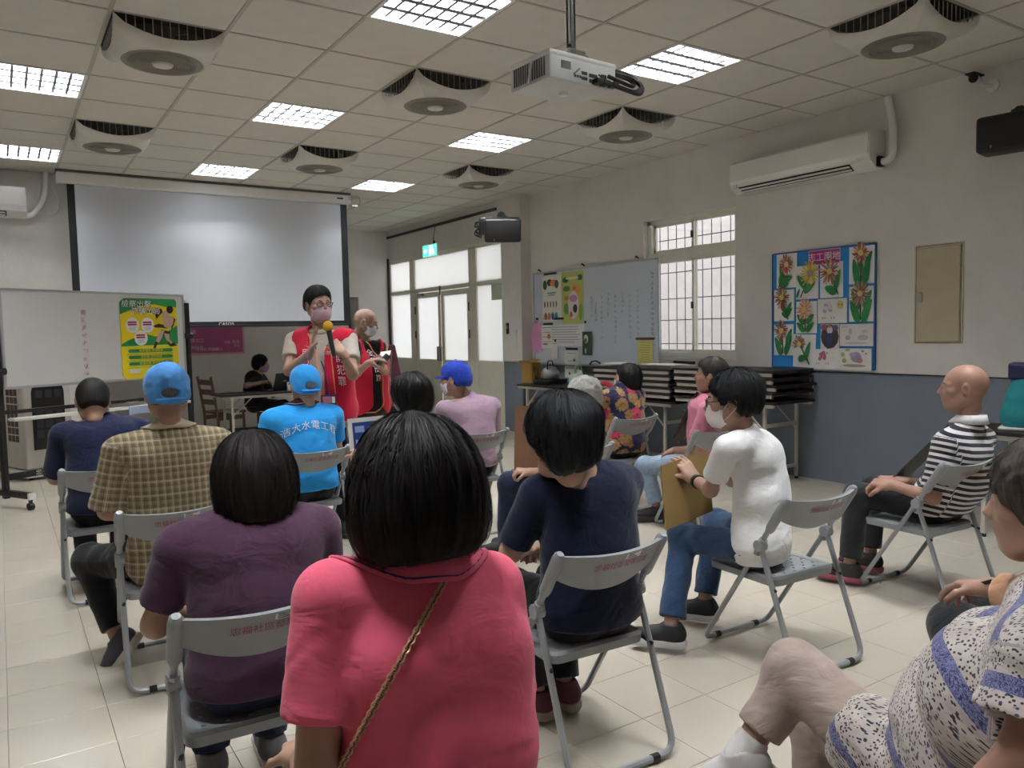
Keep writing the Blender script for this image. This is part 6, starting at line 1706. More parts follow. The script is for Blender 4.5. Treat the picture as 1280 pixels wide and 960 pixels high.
# table at the right edge with the teal bag
rt = folding_table((5.95, 2.12, 0), math.radians(90), 'folding table at the right edge behind the bald man', L=1.5, Wd=.5, H=.76)
tb_ = empty('tote_bag', tuple(on_x(1278, 528, 5.92)[:2])+(.762,), .3, 'teal drawstring bag with dark top on the right-edge table', 'bag')
f = Fld(.04); f.cap((0, 0, .10), (0, 0, .20), .14, .11, flat=((1, 0, 0), .7)); f.cap((0, 0, .24), (0, 0, .33), .09, .075); f.post.append(lambda P: .008*vnoise(P, 20, 8)); f.cut((0, 0, .005), (0, 0, -1), .005)
link_mesh('bag_body', mesh_np('bag_body', [surf(f, .009)], (0, 0, 0)), mat('teal_fabric', '157f86', .7), tb_)
MB().bevbox((0, 0, .41), (.15, .17, .12), .02).build('dark_top', mat('indigo_fabric', '23264c', .7), tb_); MB().bevbox((0, 0, .012), (.21, .27, .02), .008).build('white_base', M_WHITE, tb_)
ck = empty('metal_chair', (6.34, 2.66, 0), math.radians(97), 'chair with beige tube back at the right-edge table', 'chair')
MB().tube(rounded([(-.16, -.22, .0), (-.16, -.20, .97), (.16, -.20, .97), (.16, -.22, 0)], .08, 6), .014, 8).build('back_frame', M_TLEG, ck, smooth=True)
MB().bevbox((0, 0, .45), (.36, .38, .03), .01).build('seat', M_GREYP, ck)
for s in (-1, 1): MB().tube([(s*.16, .17, .44), (s*.16, .19, 0)], .012, 8).build('leg', M_TLEG, ck)

# ------------------------------------------------------------------ table, wooden chair and laptop under the screen
folding_table((3.22, 10.98, 0), math.radians(2), 'folding table with the laptop below the screen', L=1.62, Wd=.52, H=.755)
M_OAK = mat('brown_wood', '6f5140', .5, var=.15, nscale=5)
def wood_chair(loc, rz, label):
    r = empty('wooden_chair', loc, rz, label, 'chair', 'brown wooden chairs by the laptop table')
    for s in (-1, 1):
        MB().tube([(s*.19, -.20, 0), (s*.19, -.21, .46), (s*.19, -.29, .98)], .021, 4).build('rear_leg', M_OAK, r); MB().tube([(s*.19, .19, 0), (s*.19, .18, .45)], .021, 4).build('front_leg', M_OAK, r)
        MB().b2((s*.19-.01, -.19, .36), (s*.19+.01, .17, .42)).build('side_rail', M_OAK, r); MB().b2((s*.19-.01, -.19, .15), (s*.19+.01, .17, .18)).build('stretcher', M_OAK, r)
    MB().bevbox((0, 0, .465), (.44, .42, .03), .008).build('seat', M_OAK, r)
    for z in (.90, .76, .62): MB().bevbox((0, -.215-(z-.46)*.155, z), (.37, .018, .075), .006).build('back_slat', M_OAK, r)
    return r
wood_chair((2.66, 11.55, 0), math.radians(-75), 'empty brown wooden chair with slatted back left of the laptop table')
wood_chair((3.42, 11.62, 0), math.radians(-128), 'brown wooden chair under the woman at the laptop')
lp = empty('laptop', tuple(on_y(346, 492, 11.02)[:2])+(.757,), math.radians(205), 'open black laptop seen from its back on the table', 'laptop')
MB().bevbox((0, .0, .01), (.36, .25, .018), .004).build('base', M_BLACK, lp)
T = Matrix.Rotation(-.32, 3, 'X'); MB().bevbox((0, -.0, 0), (.36, .008, .25), .004).build('screen_lid', M_BLACK, lp, loc=(0, .165, .135), rot=(-.32, 0, 0))
MB().bevbox((0, 0, 0), (.05, .002, .02), .001).build('lid_mark', M_STEEL, lp, loc=(0, .176, .14), rot=(-.32, 0, 0))
pq = tuple(on_y(378, 485, 10.98)[:2]); tag(MB().bevbox((0, 0, .02), (.30, .2, .04), .004).build('paper_stack', M_PW, None, loc=pq+(.757,)), 'white paper stack beside the laptop', 'paper')
mp = tuple(on_y(361, 478, 11.0)[:2]); 
tag(MB().lathe([(.001, 0), (.03, 0), (.033, .11), (.028, .12), (.001, .12)], n=16).build('white_cup', M_WHITE, None, loc=tuple(on_y(361, 480, 10.9)[:2])+(.757,)), 'small white cup at the laptop table edge', 'cup')

# red rack with dark cloth by the far doors
rk = empty('cloth_rack', tuple(px(492, 560, 8.9)[:2])+(0,), .2, 'red metal rack with hanging maroon and grey cloth beside the standing bald man', 'rack')
M_RR = mat('red_paint', 'a01c28', .4)
for s in (-1, 1):
    MB().tube([(s*.20, 0, 0), (s*.02, 0, 1.32)], .018, 8).build('upright', M_RR, rk); MB().tube([(s*.20, .3, 0), (s*.02, .02, 1.3)], .014, 8).build('strut', M_RR, rk)
MB().b2((-.24, -.03, .80), (.24, .03, .86)).build('shelf_bar', M_RR, rk); MB().b2((-.20, -.02, .56), (.20, .02, .70)).build('dark_bar', M_BLACK, rk)
f = Fld(.02)
for k in range(6): f.cap((-.15+.05*k, -.03, .95), (-.02+.01*k, -.02, 1.38), .035, .018, k=.012)
link_mesh('hanging_cloth', mesh_np('hanging_cloth', [surf(f, .010)], (0, 0, 0)), cloth_mat('maroon_cloth', plain('4a1c28', .2)), rk)
f = Fld(.02)
for k in range(3): f.cap((-.17+.04*k, -.06, .95), (-.06+.01*k, -.05, 1.30), .03, .018, k=.012)
link_mesh('grey_cloth', mesh_np('grey_cloth', [surf(f, .010)], (0, 0, 0)), cloth_mat('grey_cloth', plain('55544f', .15)), rk)

# niche television
tv = empty('television', (5.46, YE+.40, 0), 0, 'black television rack in the niche beside the screen', 'television')
MB().bevbox((0, 0, 1.58), (.76, .08, .50), .015).build('panel', M_BLACK, tv); MB().box((0, -.042, 1.58), (.70, .004, .44)).build('glass', mat('tv_glass', '08080a', .1), tv); MB().bevbox((0, 0, .62), (.7, .35, 1.24), .02).build('cabinet', M_DARK, tv)

# ------------------------------------------------------------------ wall whiteboard with notes (right wall)
wbX = XW-.02
wb_ = empty('wall_whiteboard', (wbX, 8.17, 1.04), 0, 'long wall whiteboard with posters and handwriting left of the window', 'whiteboard')
def WB(name, y0, y1, z0, z1, m_, o=.0, th=.004, par=None, obj=None, **t):
    m = MB().b2((wbX-.014-o-th, y0, z0), (wbX-.014-o, y1, z1)); b = V(wbX, (y0+y1)/2, z0) if par is None else V(*par.location)
    return m.build(name, m_, par, loc=-V(*par.location)) if par is not None else m
WB('writing_surface', 6.88, 9.47, 1.06, 2.35, M_WB2, -.014, .012, wb_)
m = MB()
for z in (1.05, 2.36): m.b2((wbX-.02, 6.86, z-.012), (wbX, 9.49, z+.012))
for y_ in (6.87, 9.48): m.b2((wbX-.02, y_-.012, 1.05), (wbX, y_+.012, 2.36))
m.build('aluminium_rim', mat('silver_rim', 'b9bcc0', .35, .6), wb_, loc=-V(*wb_.location))
MB().b2((wbX-.07, 6.95, 1.03), (wbX-.01, 9.4, 1.045)).build('pen_tray', M_STEEL, wb_, loc=-V(*wb_.location))
m = MB()
for c, (y_, zt_, zb_, n) in enumerate(((8.15, 1.95, 1.65, 5), (8.05, 1.9, 1.6, 6), (7.93, 1.95, 1.35, 9), (7.80, 1.98, 1.65, 5), (7.66, 1.95, 1.3, 10), (7.52, 1.98, 1.7, 5), (7.38, 1.95, 1.35, 9), (7.24, 2.0, 1.4, 9))):
    for k in range(n):
        for s in scribble(y_, zt_-(zt_-zb_)*k/n, .05, .05, 3): m.tube([(wbX-.0135, a, b) for a, b in s], .0016, 4)
for k in range(15):
    for s in scribble(6.98+.0*k, 2.2-k*.062, .06, .05, 4): m.tube([(wbX-.0135, a, b) for a, b in s], .0028, 4)
tag(m.build('handwriting', mat('grey_ink', '8b93a3', .7), wb_, loc=-V(*wb_.location)), kind='stuff')
def note(name, y0, y1, z0, z1, col, label, cat='paper', o=.0, rows=0, rc='8a8a90', extra=None):
    """a sheet stuck on the whiteboard, printed lines on it"""
    b = V(wbX-.013-o, (y0+y1)/2, z0); r = empty(name, b, 0, label, cat)
    MB().b2((-.003, y0-b[1], 0), (0, y1-b[1], z1-z0)).build('sheet', mat('sheet_'+col, col, .7, var=.03), r)
    if rows:
        m = MB(); H_ = z1-z0; W_ = y1-y0
        for k in range(rows):
            z = H_*(.9-.82*k/rows); wl = W_*R_.uniform(.25, .42)
            m.b2((-.0038, -wl, z-.004), (-.003, wl, z+.004))
        tag(m.build('printed_lines', mat('print_'+rc, rc, .7), r), kind='stuff')
    return r
def blobs(r, spec, o=.0042):
    """coloured printed shapes: (y, z, ry, rz, colour) about the sheet's centre bottom"""
    for kk, (y_, z_, ry, rz_, c) in enumerate(spec):
        o = o+.00012
        MB().add([(-o, y_+ry*math.cos(2*math.pi*k/12), z_+rz_*math.sin(2*math.pi*k/12)) for k in range(12)], [tuple(range(12))]).build('printed_shape', mat('print_'+c, c, .6), r)
r = note('health_poster', 8.80, 9.26, 1.66, 2.31, 'e4e2da', 'white illustrated poster, left of the pair on the wall whiteboard', 'poster')
blobs(r, [(.16, .52, .05, .07, '2f5b3a'), (.05, .55, .06, .05, '3d3a38'), (-.05, .54, .09, .05, 'd98a4a'), (-.12, .52, .05, .06, '565045'), (.0, .40, .12, .012, '7fa07c'), (.0, .37, .09, .010, '7fa07c')]+[(.17-.07*k, .24, .018, .05, c) for k, c in enumerate(('4a4a4a', 'b05a4a', '5a7ab0', 'b0705a', '7a9a5a'))]+[(.15-.085*k, .07, .035, .055, c) for k, c in enumerate(('d0663a', 'd98a4a', '4a6fb8', '3f8fb8'))])
r = note('health_poster', 8.31, 8.79, 1.62, 2.33, 'b9bd6a', 'green and yellow illustrated poster, right of the pair on the wall whiteboard', 'poster')
blobs(r, [(.15, .60, .07, .04, '2f6b4a'), (-.17, .62, .06, .04, '2f6b4a'), (.0, .62, .15, .02, 'd8d8b0'), (.13, .48, .08, .04, '4a7a3a'), (-.08, .46, .12, .07, 'd9a060'), (-.05, .48, .04, .03, 'c87a5a'), (.13, .35, .05, .03, 'c9803a'), (.14, .2, .06, .08, '5f8f4a'), (-.18, .15, .04, .12, '7fa03f'), (-.02, .25, .12, .2, 'd9cfd0'), (-.02, .34, .09, .05, 'b98ab0'), (-.06, .2, .05, .06, '2b2a2c'), (.03, .12, .03, .04, 'c04a4a')])
note('notice_sheet', 8.30, 9.2, 1.30, 1.60, 'dfe2e4', 'wide white schedule sheet below the two illustrated posters', rows=7)
r = note('pink_cutout', 9.26, 9.53, 1.22, 1.64, 'd99ac6', 'pink paper cut-out at the left end of the wall whiteboard', o=.006)
blobs(r, [(0.05*math.cos(a)*2.2, .21+.16*math.sin(a), .07, .07, 'd99ac6') for a in np.linspace(0, 2*math.pi, 9)[:-1]])
r = note('notice_sheet', 9.02, 9.29, 1.27, 1.60, 'e6e4dc', 'white note with a coloured drawing beside the pink cut-out', o=.008, rows=4); blobs(r, [(-.05, .17, .04, .04, 'c9803a'), (.04, .06, .07, .012, '777777')], .0045)
note('notice_sheet', 8.90, 9.05, 1.12, 1.36, 'e3e5e7', 'small blank white note under the schedule sheet', o=.006, rows=1)
r = note('notice_sheet', 8.42, 8.74, .86, 1.24, 'e0e0de', 'long white sheet with black dots hanging below the wall whiteboard', o=.008, rows=3); blobs(r, [(-.06, .25, .022, .022, '101010'), (.05, .06, .018, .018, '101010'), (-.09, .08, .018, .018, '101010')], .0045)
r = note('leaflet', 8.13, 8.33, 1.18, 1.50, '44554a', 'dark green folded leaflet hanging on the wall whiteboard', 'leaflet', o=.012); blobs(r, [(.02, .22, .05, .06, 'd8ddd0'), (.03, .2, .03, .035, '4f8a4a'), (.03, .06, .02, .04, 'd8d8d8')], .0045)
note('notice_sheet', 6.97, 7.24, 1.06, 1.38, 'd6cf7d', 'yellow sheet at the right end of the wall whiteboard', rows=9, rc='a8a25c', o=.004)
for k, (y_, z_, w_, c, lab) in enumerate(((9.12, 1.62, .22, '1c1c1e', 'black magnetic strip above the note with the drawing'), (8.86, 1.69, .22, '1c1c1e', 'black magnetic strip under the two posters'), (8.57, 1.265, .26, '1c1c1e', 'black magnetic strip over the hanging sheet with dots'), (7.10, 1.40, .33, '5a2c30', 'dark red magnetic strip over the yellow sheet'), (9.05, 2.335, .3, '3b3a40', 'dark magnetic strip over the white illustrated poster'))):
    tag(MB().bevbox((0, 0, 0), (.012, w_, .028), .003).build('magnet_strip', mat('magnet_'+c, c, .4), None, loc=(wbX-.026, y_, z_)), lab, 'magnet')
for k, (y_, z_, lab) in enumerate(((9.40, 1.70, 'round black magnet left of the posters'), (8.27, 1.63, 'round black magnet right of the green poster'), (8.96, 1.38, 'round dark magnet over the small blank note'))):
    tag(MB().tube([(0, 0, 0), (-.012, 0, 0)], .018, 12).build('round_magnet', M_BLACK, None, loc=(wbX-.014, y_, z_)), lab, 'magnet')
for y_, z_, lab in ((9.33, 2.385, 'black clip on the top rim at the left end of the whiteboard'), (8.32, 2.385, 'black clip on the top rim above the green poster'), (7.25, 2.39, 'black clip on the top rim near the window end')):
    tag(MB().tube([(0, -.03, 0), (-.01, 0, .03), (-.0, .03, .02)], .01, 6).build('clip', M_BLACK, None, loc=(wbX-.01, y_, z_)), lab, 'clip')
tag(MB().tube(rounded([(0, -.12, .02), (-.01, -.05, .05), (0, .06, .04), (0, .10, .0)], .03), .012, 6).build('whiteboard_marker', M_BLACK, None, loc=(wbX-.05, 8.05, 1.058)), 'curved black item on the tray of the wall whiteboard', 'marker')

# ------------------------------------------------------------------ pinboard with paper flowers
pbX = XW-.004
pb = empty('pinboard', (pbX, 4.67, 1.10), 0, 'blue pinboard with paper flower cards on the right wall', 'pinboard')
MB().b2((-.014, -.56, 0), (0, .56, 1.15)).build('blue_panel', mat('blue_felt', '1f7fc4', .8), pb)
m = MB()
for s in (-1, 1): m.b2((-.018, s*.56-.008, 0), (0, s*.56+.008, 1.15))
for z in (0, 1.15): m.b2((-.018, -.56, z-.008), (0, .56, z+.008))
m.build('rim', mat('blue_rim', '17548c', .5), pb)
ti = empty('title_card', (pbX-.02, 0, 0), 0, 'magenta title card with white characters at the top of the pinboard', 'card')
def pix(x, y): q = on_x(960+x/5.65, 300+y/5.65, pbX-.02); return q[1], q[2]
ya, za = pix(292, 165); yb, zb_2 = pix(505, 75)
yc, zc2 = (ya+yb)/2, (za+zb_2)/2; ti.location = (pbX-.02, yc, zc2)
MB().box((0, 0, 0), (.006, abs(ya-yb), .13)).build('card', mat('magenta_card', 'a01b74', .6), ti); MB().box((.002, 0, 0), (.004, abs(ya-yb)+.02, .15)).build('pale_backing', mat('pale_backing', 'c9a0c4', .6), ti)
text_on('志工園地', .088, lambda u, v: (-.004, -u, v), M_PW, ti, spacing=1.0)
GREEN = mat('paper_green', '1d7a3f', .7, var=.1); STEM = mat('paper_stem', '4a3328', .7)
PAL = dict(mix=['a33a3a', 'd9b25a', '8a5a8f', 'c98a6a', '6a8a5a', '903040'], yel=['d9c14a', 'c9b050', 'b59a4a', 'd9cf80'], pale=['d9a78a', 'c98f70', 'e0b9a0', 'b07a60'], brn=['8a5f50', 'a88070', '6f4a40', 'b59a8a'])
def flower_card(x0, y0, x1, y1, head, bottom, leaves, pal, label, rot=0., n=24, rad=.10):
    yA, zA = pix(x0, y0); yB, zB = pix(x1, y1); cy, cz = (yA+yB)/2, (zA+zB)/2; Wc, Hc = abs(yA-yB), abs(zA-zB)-.02
    r = empty('flower_card', (pbX-.020, cy, cz), 0, label, 'card', 'paper flower cards on the blue pinboard'); r.rotation_euler = (rot, 0, 0)
    MB().box((0, 0, 0), (.004, Wc, Hc)).build('sheet', M_PW, r)
    def q(u, v, o): return (-.002-o, -(u-.5)*Wc, (v-.5)*Hc)
    h, b = head, bottom
    MB().tube([q(b[0], b[1], .004), q((h[0]+b[0])/2, (h[1]+b[1])/2, .006), q(h[0], h[1], .006)], .006, 6).build('stem', STEM, r)
    for (u, v, a, s) in leaves:
        pts = []; 
        for k in range(12):
            t = 2*math.pi*k/12; lx, ly = .105*s*math.cos(t), .042*s*math.sin(t)*(1-.35*math.cos(t))
            X_, Y_ = lx*math.cos(a)-ly*math.sin(a), lx*math.sin(a)+ly*math.cos(a)
            pts.append((-.008-.006*abs(math.sin(t)), -(u-.5)*Wc-X_*.62, (v-.5)*Hc+Y_))
        MB().add(pts, [tuple(range(12))]).build('leaf', GREEN, r)
    c = q(h[0], h[1], 0)
    for k in range(n):
        a = 2*math.pi*k/n+R_.uniform(-.1, .1); l = rad*R_.uniform(.8, 1.1)
        if pal != 'yel' and pal != 'pale' and rad < .1 and math.sin(a) < -.6: continue
        d_ = (math.cos(a)*.8, math.sin(a)); p_ = (-d_[1]*.012, d_[0]*.012); m = MB()
        m.add([(-.010, c[1]+d_[0]*.02+p_[0], c[2]+d_[1]*.02+p_[1]), (-.010, c[1]+d_[0]*.02-p_[0], c[2]+d_[1]*.02-p_[1]), (-.022, c[1]+d_[0]*l-p_[0]*.6, c[2]+d_[1]*l-p_[1]*.6), (-.022, c[1]+d_[0]*l+p_[0]*.6, c[2]+d_[1]*l+p_[1]*.6)], [(0, 1, 2, 3)])
        cc_ = PAL[pal][k % len(PAL[pal])]; m.build('petal', mat('petal_'+cc_, cc_, .7), r)
    MB().tube([(-.012, c[1], c[2]), (-.018, c[1], c[2])], .028 if pal != 'yel' else .035, 12).build('flower_centre', mat('centre_'+('g' if pal == 'yel' else 'y'), '9a968a' if pal == 'yel' else 'd8c07a', .7), r)
L1 = [(.28, .40, .6, .9), (.65, .28, .2, .8), (.42, .10, .1, .7)]
flower_card(62, 98, 205, 340, (.52, .68), (.12, .02), [(.30, .42, 2.0, 1.0), (.25, .32, 1.2, .8), (.55, .24, .25, .9), (.40, .09, .15, .8)], 'mix', 'flower card with mixed petals, top left corner of the pinboard')
flower_card(200, 180, 355, 420, (.66, .76), (.22, .06), [(.28, .52, 2.5, 1.), (.60, .34, .35, 1.), (.12, .18, 1.0, .5)], 'yel', 'yellow sunflower card, second from the left in the upper row', rad=.13, n=22)
flower_card(370, 155, 530, 410, (.45, .74), (.80, .08), [(.78, .50, 1.1, 1.), (.48, .22, 2.9, 1.)], 'mix', 'card with multicoloured petals leaning right, third in the upper row', rad=.13)
flower_card(575, 45, 750, 310, (.50, .82), (.48, .05), [(.30, .32, 1.9, 1.25), (.72, .32, 1.2, 1.25), (.45, .58, 2.0, .9), (.80, .62, 1.0, .9)], 'mix', 'dark red flower card at the top right corner of the pinboard')
flower_card(45, 350, 185, 578, (.42, .76), (.70, .05), [(.50, .38, 2.6, .7), (.78, .42, .9, .7), (.55, .20, 2.8, .6), (.80, .28, .7, .6)], 'mix', 'flower card with small leaves below the top left card', rad=.11)
flower_card(200, 430, 345, 665, (.45, .74), (.46, .05), [(.25, .45, 2.6, .8), (.70, .45, .5, .8), (.25, .20, 2.6, .8), (.70, .20, .5, .8)], 'pale', 'pale orange flower card below the yellow sunflower card', rad=.11)
flower_card(575, 325, 745, 582, (.48, .80), (.48, .05), [(.25, .30, 2.2, 1.25), (.75, .30, .95, 1.25), (.28, .62, 2.2, 1.), (.78, .62, .95, 1.)], 'brn', 'brown flower card with big leaves below the dark red flower card', rad=.12)
flower_card(45, 590, 180, 822, (.42, .80), (.48, .05), [(.25, .30, 2.2, 1.1), (.75, .32, 1.0, 1.1), (.80, .60, 1.0, .9), (.35, .55, 2.0, .7)], 'mix', 'flower card with four leaves at the lower left of the pinboard', rad=.10)
flower_card(180, 660, 335, 908, (.30, .70), (.75, .10), [(.68, .52, 1.15, .9), (.45, .28, .2, .8)], 'brn', 'brown swirl flower card at the bottom, second from the left', rot=.03, rad=.09)
def pin_sheet(x0, y0, x1, y1, label, spec, col='e8e7e4', name='drawing', cat='drawing', o=.024):
    yA, zA = pix(x0, y0); yB, zB = pix(x1, y1); r = empty(name, (pbX-o, (yA+yB)/2, min(zA, zB)), 0, label, cat)
    MB().b2((-.003, -abs(yA-yB)/2, 0), (0, abs(yA-yB)/2, abs(zA-zB)-.02)).build('sheet', mat('sheet_'+col, col, .7), r)
    W_, H_ = abs(yA-yB), abs(zA-zB)
    blobs(r, [(-(u-.5)*W_, v*H_, a*W_, b*H_, c) for u, v, a, b, c in spec]); return r
sheep = lambda c: [(.35+.10*math.cos(k), .60+.14*math.sin(k*1.7), .07, .09, c) for k in range(7)]
pin_sheet(355, 405, 560, 585, 'sheep drawing with yellow face in the middle of the pinboard', sheep('b7a3c4')+sheep('d9d3d9')[:3]+[(.78, .68, .12, .16, 'cfc77e'), (.74, .70, .02, .03, '222222'), (.84, .70, .02, .03, '222222')]+[(u, .2, .02, .04, '6a8a5a') for u in (.18, .26, .48, .58)])
pin_sheet(330, 755, 500, 915, 'pink sheep drawing at the bottom of the pinboard', sheep('b56a80')+[(.55, .72, .05, .06, 'c9a0b0')]+[(u, .25, .015, .06, '9a8aa0') for u in (.12, .2, .5, .6)], o=.028)
pin_sheet(375, 580, 505, 785, 'colour photograph of a player in white and blue on the pinboard', [(.5, .5, .48, .42, '3a3034'), (.2, .82, .18, .1, '8a4a4a'), (.8, .8, .15, .1, '5a4a6a'), (.5, .72, .16, .14, 'd8d4d8'), (.48, .85, .08, .06, 'b08a78'), (.5, .45, .15, .18, '38427a'), (.4, .2, .06, .14, '2b2f55'), (.62, .25, .06, .12, '2b2f55')], 'd6d3d0', 'photograph', 'photograph')
pin_sheet(510, 580, 745, 750, 'grey pencil drawing at the right of the pinboard', [(.25, .35, .08, .10, 'a9a5ac'), (.32, .6, .05, .14, 'b5b1b8'), (.7, .35, .16, .12, 'b9b5b2'), (.5, .12, .35, .05, 'c1beb9'), (.75, .6, .1, .06, 'c6c2c8'), (.15, .8, .1, .04, 'c6c2c8')], 'dedbd8', o=.022)
pin_sheet(500, 750, 735, 925, 'coloured flower drawing at the bottom right of the pinboard', [(.55, .55, .16, .22, '9a8aa8'), (.65, .42, .10, .12, 'a57a80'), (.45, .65, .1, .1, 'a8a0c0'), (.2, .4, .07, .1, '9aa87a'), (.15, .65, .06, .1, 'b0b58a'), (.3, .85, .08, .05, '9aa87a'), (.5, .2, .35, .06, 'a39a8a'), (.75, .8, .05, .05, 'a8a07a'), (.85, .7, .03, .04, '9a8aa8')], 'e4e2db', o=.03)
# ------------------------------------------------------------------ presenters and the woman at the laptop
def standing(x, y, rz, hd, hgt, head=(0, 0, 0), sw=.42):
    s = hgt/1.75; J = seated(x, y, rz, seat=.83*s, torso=.56*s, head=head, hd=hd, sw=sw*s)
    R = J['R']; G = J['G']; J['standing'] = True
    J['neck'] = V(*hd)-V(0, 0, .185*s)-R[1]*.01; J['pelvis'] = G(0, 0, .93*s); J['waist'] = G(0, .01, 1.12*s); J['chest'] = G(0, .0, 1.30*s)
    for q, n in ((-1, 'L'), (1, 'R')):
        J['sh'+n] = J['neck']+R[0]*q*sw*s/2+V(0, 0, -.075*s); J['hp'+n] = G(q*.09*s, 0, .91*s); J['kn'+n] = G(q*.12*s, .02, .49*s); J['an'+n] = G(q*.14*s, -.02, .085); J['to'+n] = J['an'+n]+R[1]*.17-V(0, 0, .05)
    return J
M_VEST = cloth_mat('red_vest', plain('b81634', .05), folds=14); M_VTRIM = mat('orange_piping', 'e08a5a', .6); M_VPR = mat('vest_white_print', 'f0e6ea', .6)
def march(J, a, s, face, off):
    ac, sp, fw = J['across'], J['spine'], J['fwd']; P = J['pelvis']+a*ac+s*sp; t = .3
    for _ in range(40):
        e = float(J['torso_ev'](np.array([P+t*face*fw]))[0]); t -= max(-.05, min(.05, e*.8))
    return P+(t+off)*face*fw
def vest(J, hw=.055, hem=-.10, top=.50, vox=.009):
    """sleeveless vest open down the front, rounded hem corners, piped edges"""
    ac, sp, fw = J['across'], J['spine'], J['fwd']; base = J['base']; b = 1.
    shw = abs((J['shR']-J['pelvis'])@ac)
    sh_s = (J['shR']-J['pelvis'])@sp; nk = (J['neck']-J['pelvis'])@sp
    def open_hw(s_):
        lo = np.clip((hem+.09-s_)/.09, 0, 1)
        return hw+.055*np.clip((s_-(nk-.16))/.18, 0, 1)+.0*s_+.09*lo**2
    class VF:
        def bounds(s_): return J['pelvis']-V(.33, .33, .25), J['neck']+V(.33, .33, .10)
        def ev(s_, Q):
            D = J['torso_ev'](Q)-.020; w = Q-J['pelvis']; a = w@ac; s = w@sp; f = w@fw
            D = np.maximum(D, np.where(f > -.02, open_hw(s)-np.abs(a), -1))
            D = np.maximum(D, hem-s); D = np.maximum(D, np.abs(a)-(shw-.015+np.clip((sh_s-.10-s)*.9, -.02, .10)))
            ring = np.sqrt((a/.085)**2+((f-.02)/.09)**2); D = np.maximum(D, np.where(s > nk-.03, (1-ring)*.08, -1)); return D
    o = link_mesh('vest', mesh_np('vest', [surf(VF(), vox)], base), M_VEST, J['P'])
    for sd in (-1, 1):
        pts = []
        for s_ in np.linspace(nk-.0, hem+.01, 26):
            pts.append(march(J, sd*float(open_hw(s_)+.004), s_, 1, .018)-base)
        a_ = float(open_hw(hem))
        for k in range(4): pts.append(march(J, sd*(a_+.02*k), hem+.012, 1, .018)-base)
        pts = [p for p in pts if np.linalg.norm(p+base-J['pelvis']) < .75]
        MB().tube(pts, .0055, 5).build('piping', M_VTRIM, o, smooth=True)
    return o
def vest_text(J, col, a0, s0, size, step):
    for k, ch in enumerate(col): on_shirt(J, ch, size, a0, s0-step*k, M_VPR, 1, off=.027, name='lettering', evn='torso_ev')

hS = px(398, 381, 5.75); J = standing(hS[0]+.0, hS[1]+.05, 2.86, hS, 1.88, head=(.38, .06, .05), sw=.43)
J['shR'] = px(367, 425, 5.80); J['shL'] = px(436, 424, 5.66); J['pelvis'] = px(410, 512, 5.76); J['waist'] = px(408, 478, 5.75); J['chest'] = px(404, 445, 5.74); J['elR'] = px(361, 463, 5.62); J['wrR'] = px(389, 440, 5.38); J['elL'] = px(441, 468, 5.45); J['wrL'] = px(428, 441, 5.26)
upv = unit(px(394, 411, 5.34)-px(389, 440, 5.38))
J['hdR'] = dict(d=upv, n=unit(px(440, 425, 5.4)-px(393, 425, 5.38)), curl=(.08, .05, .05, .08), thumbside=-1, spread=.05, sc=1.12)
J['hdL'] = dict(d=unit(px(411, 424, 5.26)-px(428, 441, 5.26)), n=unit(px(411, 430, 5.3)-px(420, 428, 5.15)), curl=(1.0, 1.05, 1.1, 1.15), thumbside=1, thumb=(.5, .6), sc=1.12)
J['knR'] = J['knR'] ; JS = person('standing presenter in red vest, glasses and pink mask holding a microphone', J, skin='b08872', hair='short', hairc=('141415', '343436'), shirt=M_GREYB, sleeve=.62, sleeve_r=.008, trousers=M_BLKP, shoes=('1b1b1d', '2b2b2d'), vox=.009, nstr=1500, seed=21, collar=(M_GREYB,), style=dict(mask=1), hem=.12, fold=.004)
face_mask(JS, 'c9aebc'); glasses(JS, '1a1414'); vest(JS, hw=.060, hem=-.10)
vest_text(JS, '全民反詐', -.150*-1, .475, .062, .072); vest_text(JS, '預防犯罪', .135*-1, .455, .075, .085)
mic0, mic1 = px(416, 437, 5.22), px(410, 408, 5.24); md_ = unit(mic1-mic0); mc = empty('microphone', mic0, 0, 'black microphone with yellow foam head held by the presenter', 'microphone')
MB().tube([V(0, 0, 0)-md_*.05, (mic1-mic0)*.8], [.013, .019], 12).build('handle', M_BLACK, mc, smooth=True)
f = Fld(.01); f.ell((mic1-mic0)+md_*.0, (.034, .034, .038)); link_mesh('foam_cover', mesh_np('foam_cover', [surf(f, .004)], (0, 0, 0)), mat('yellow_foam', 'b58a1c', .9, bump=.5, bscale=300), mc)
# lanyard and badge
P1, P2, P3 = march(JS, .07, .50, 1, .012), march(JS, .0, .26, 1, .016), march(JS, -.07, .50, 1, .012)
idc = empty('badge', px(404, 466, 5.50), 0, 'dark blue card badge hanging from the presenter lanyard', 'badge')
rr_ = frame(unit(V(0, 0, CAMH)-px(404, 466, 5.5)))
TM = Matrix([list(map(float, (rr_[0][i], rr_[1][i], rr_[2][i]))) for i in range(3)])
o_ = V(*idc.location); cC = march(JS, .0, .06, 1, .035)
idc.location = cC
MB().bevbox((0, 0, 0), (.11, .004, .085), .002, M=TM).build('card_holder', mat('navy_holder', '1b2042', .4), idc); MB().bevbox(TM@Vector((.012, .003, .005)), (.06, .002, .05), .001, M=TM).build('card_print', mat('pink_card', 'b06a80', .5), idc); MB().bevbox(TM@Vector((-.033, .003, .005)), (.022, .002, .045), .001, M=TM).build('portrait_box', M_WHITE, idc)
MB().tube([P1-cC, (P1+P2)/2-cC+JS['fwd']*.0, P2-cC, TM@Vector((0, 0, .04)), P2-cC, (P3+P2)/2-cC, P3-cC], .006, 4).build('lanyard', mat('navy_ribbon', '20264a', .6), idc)
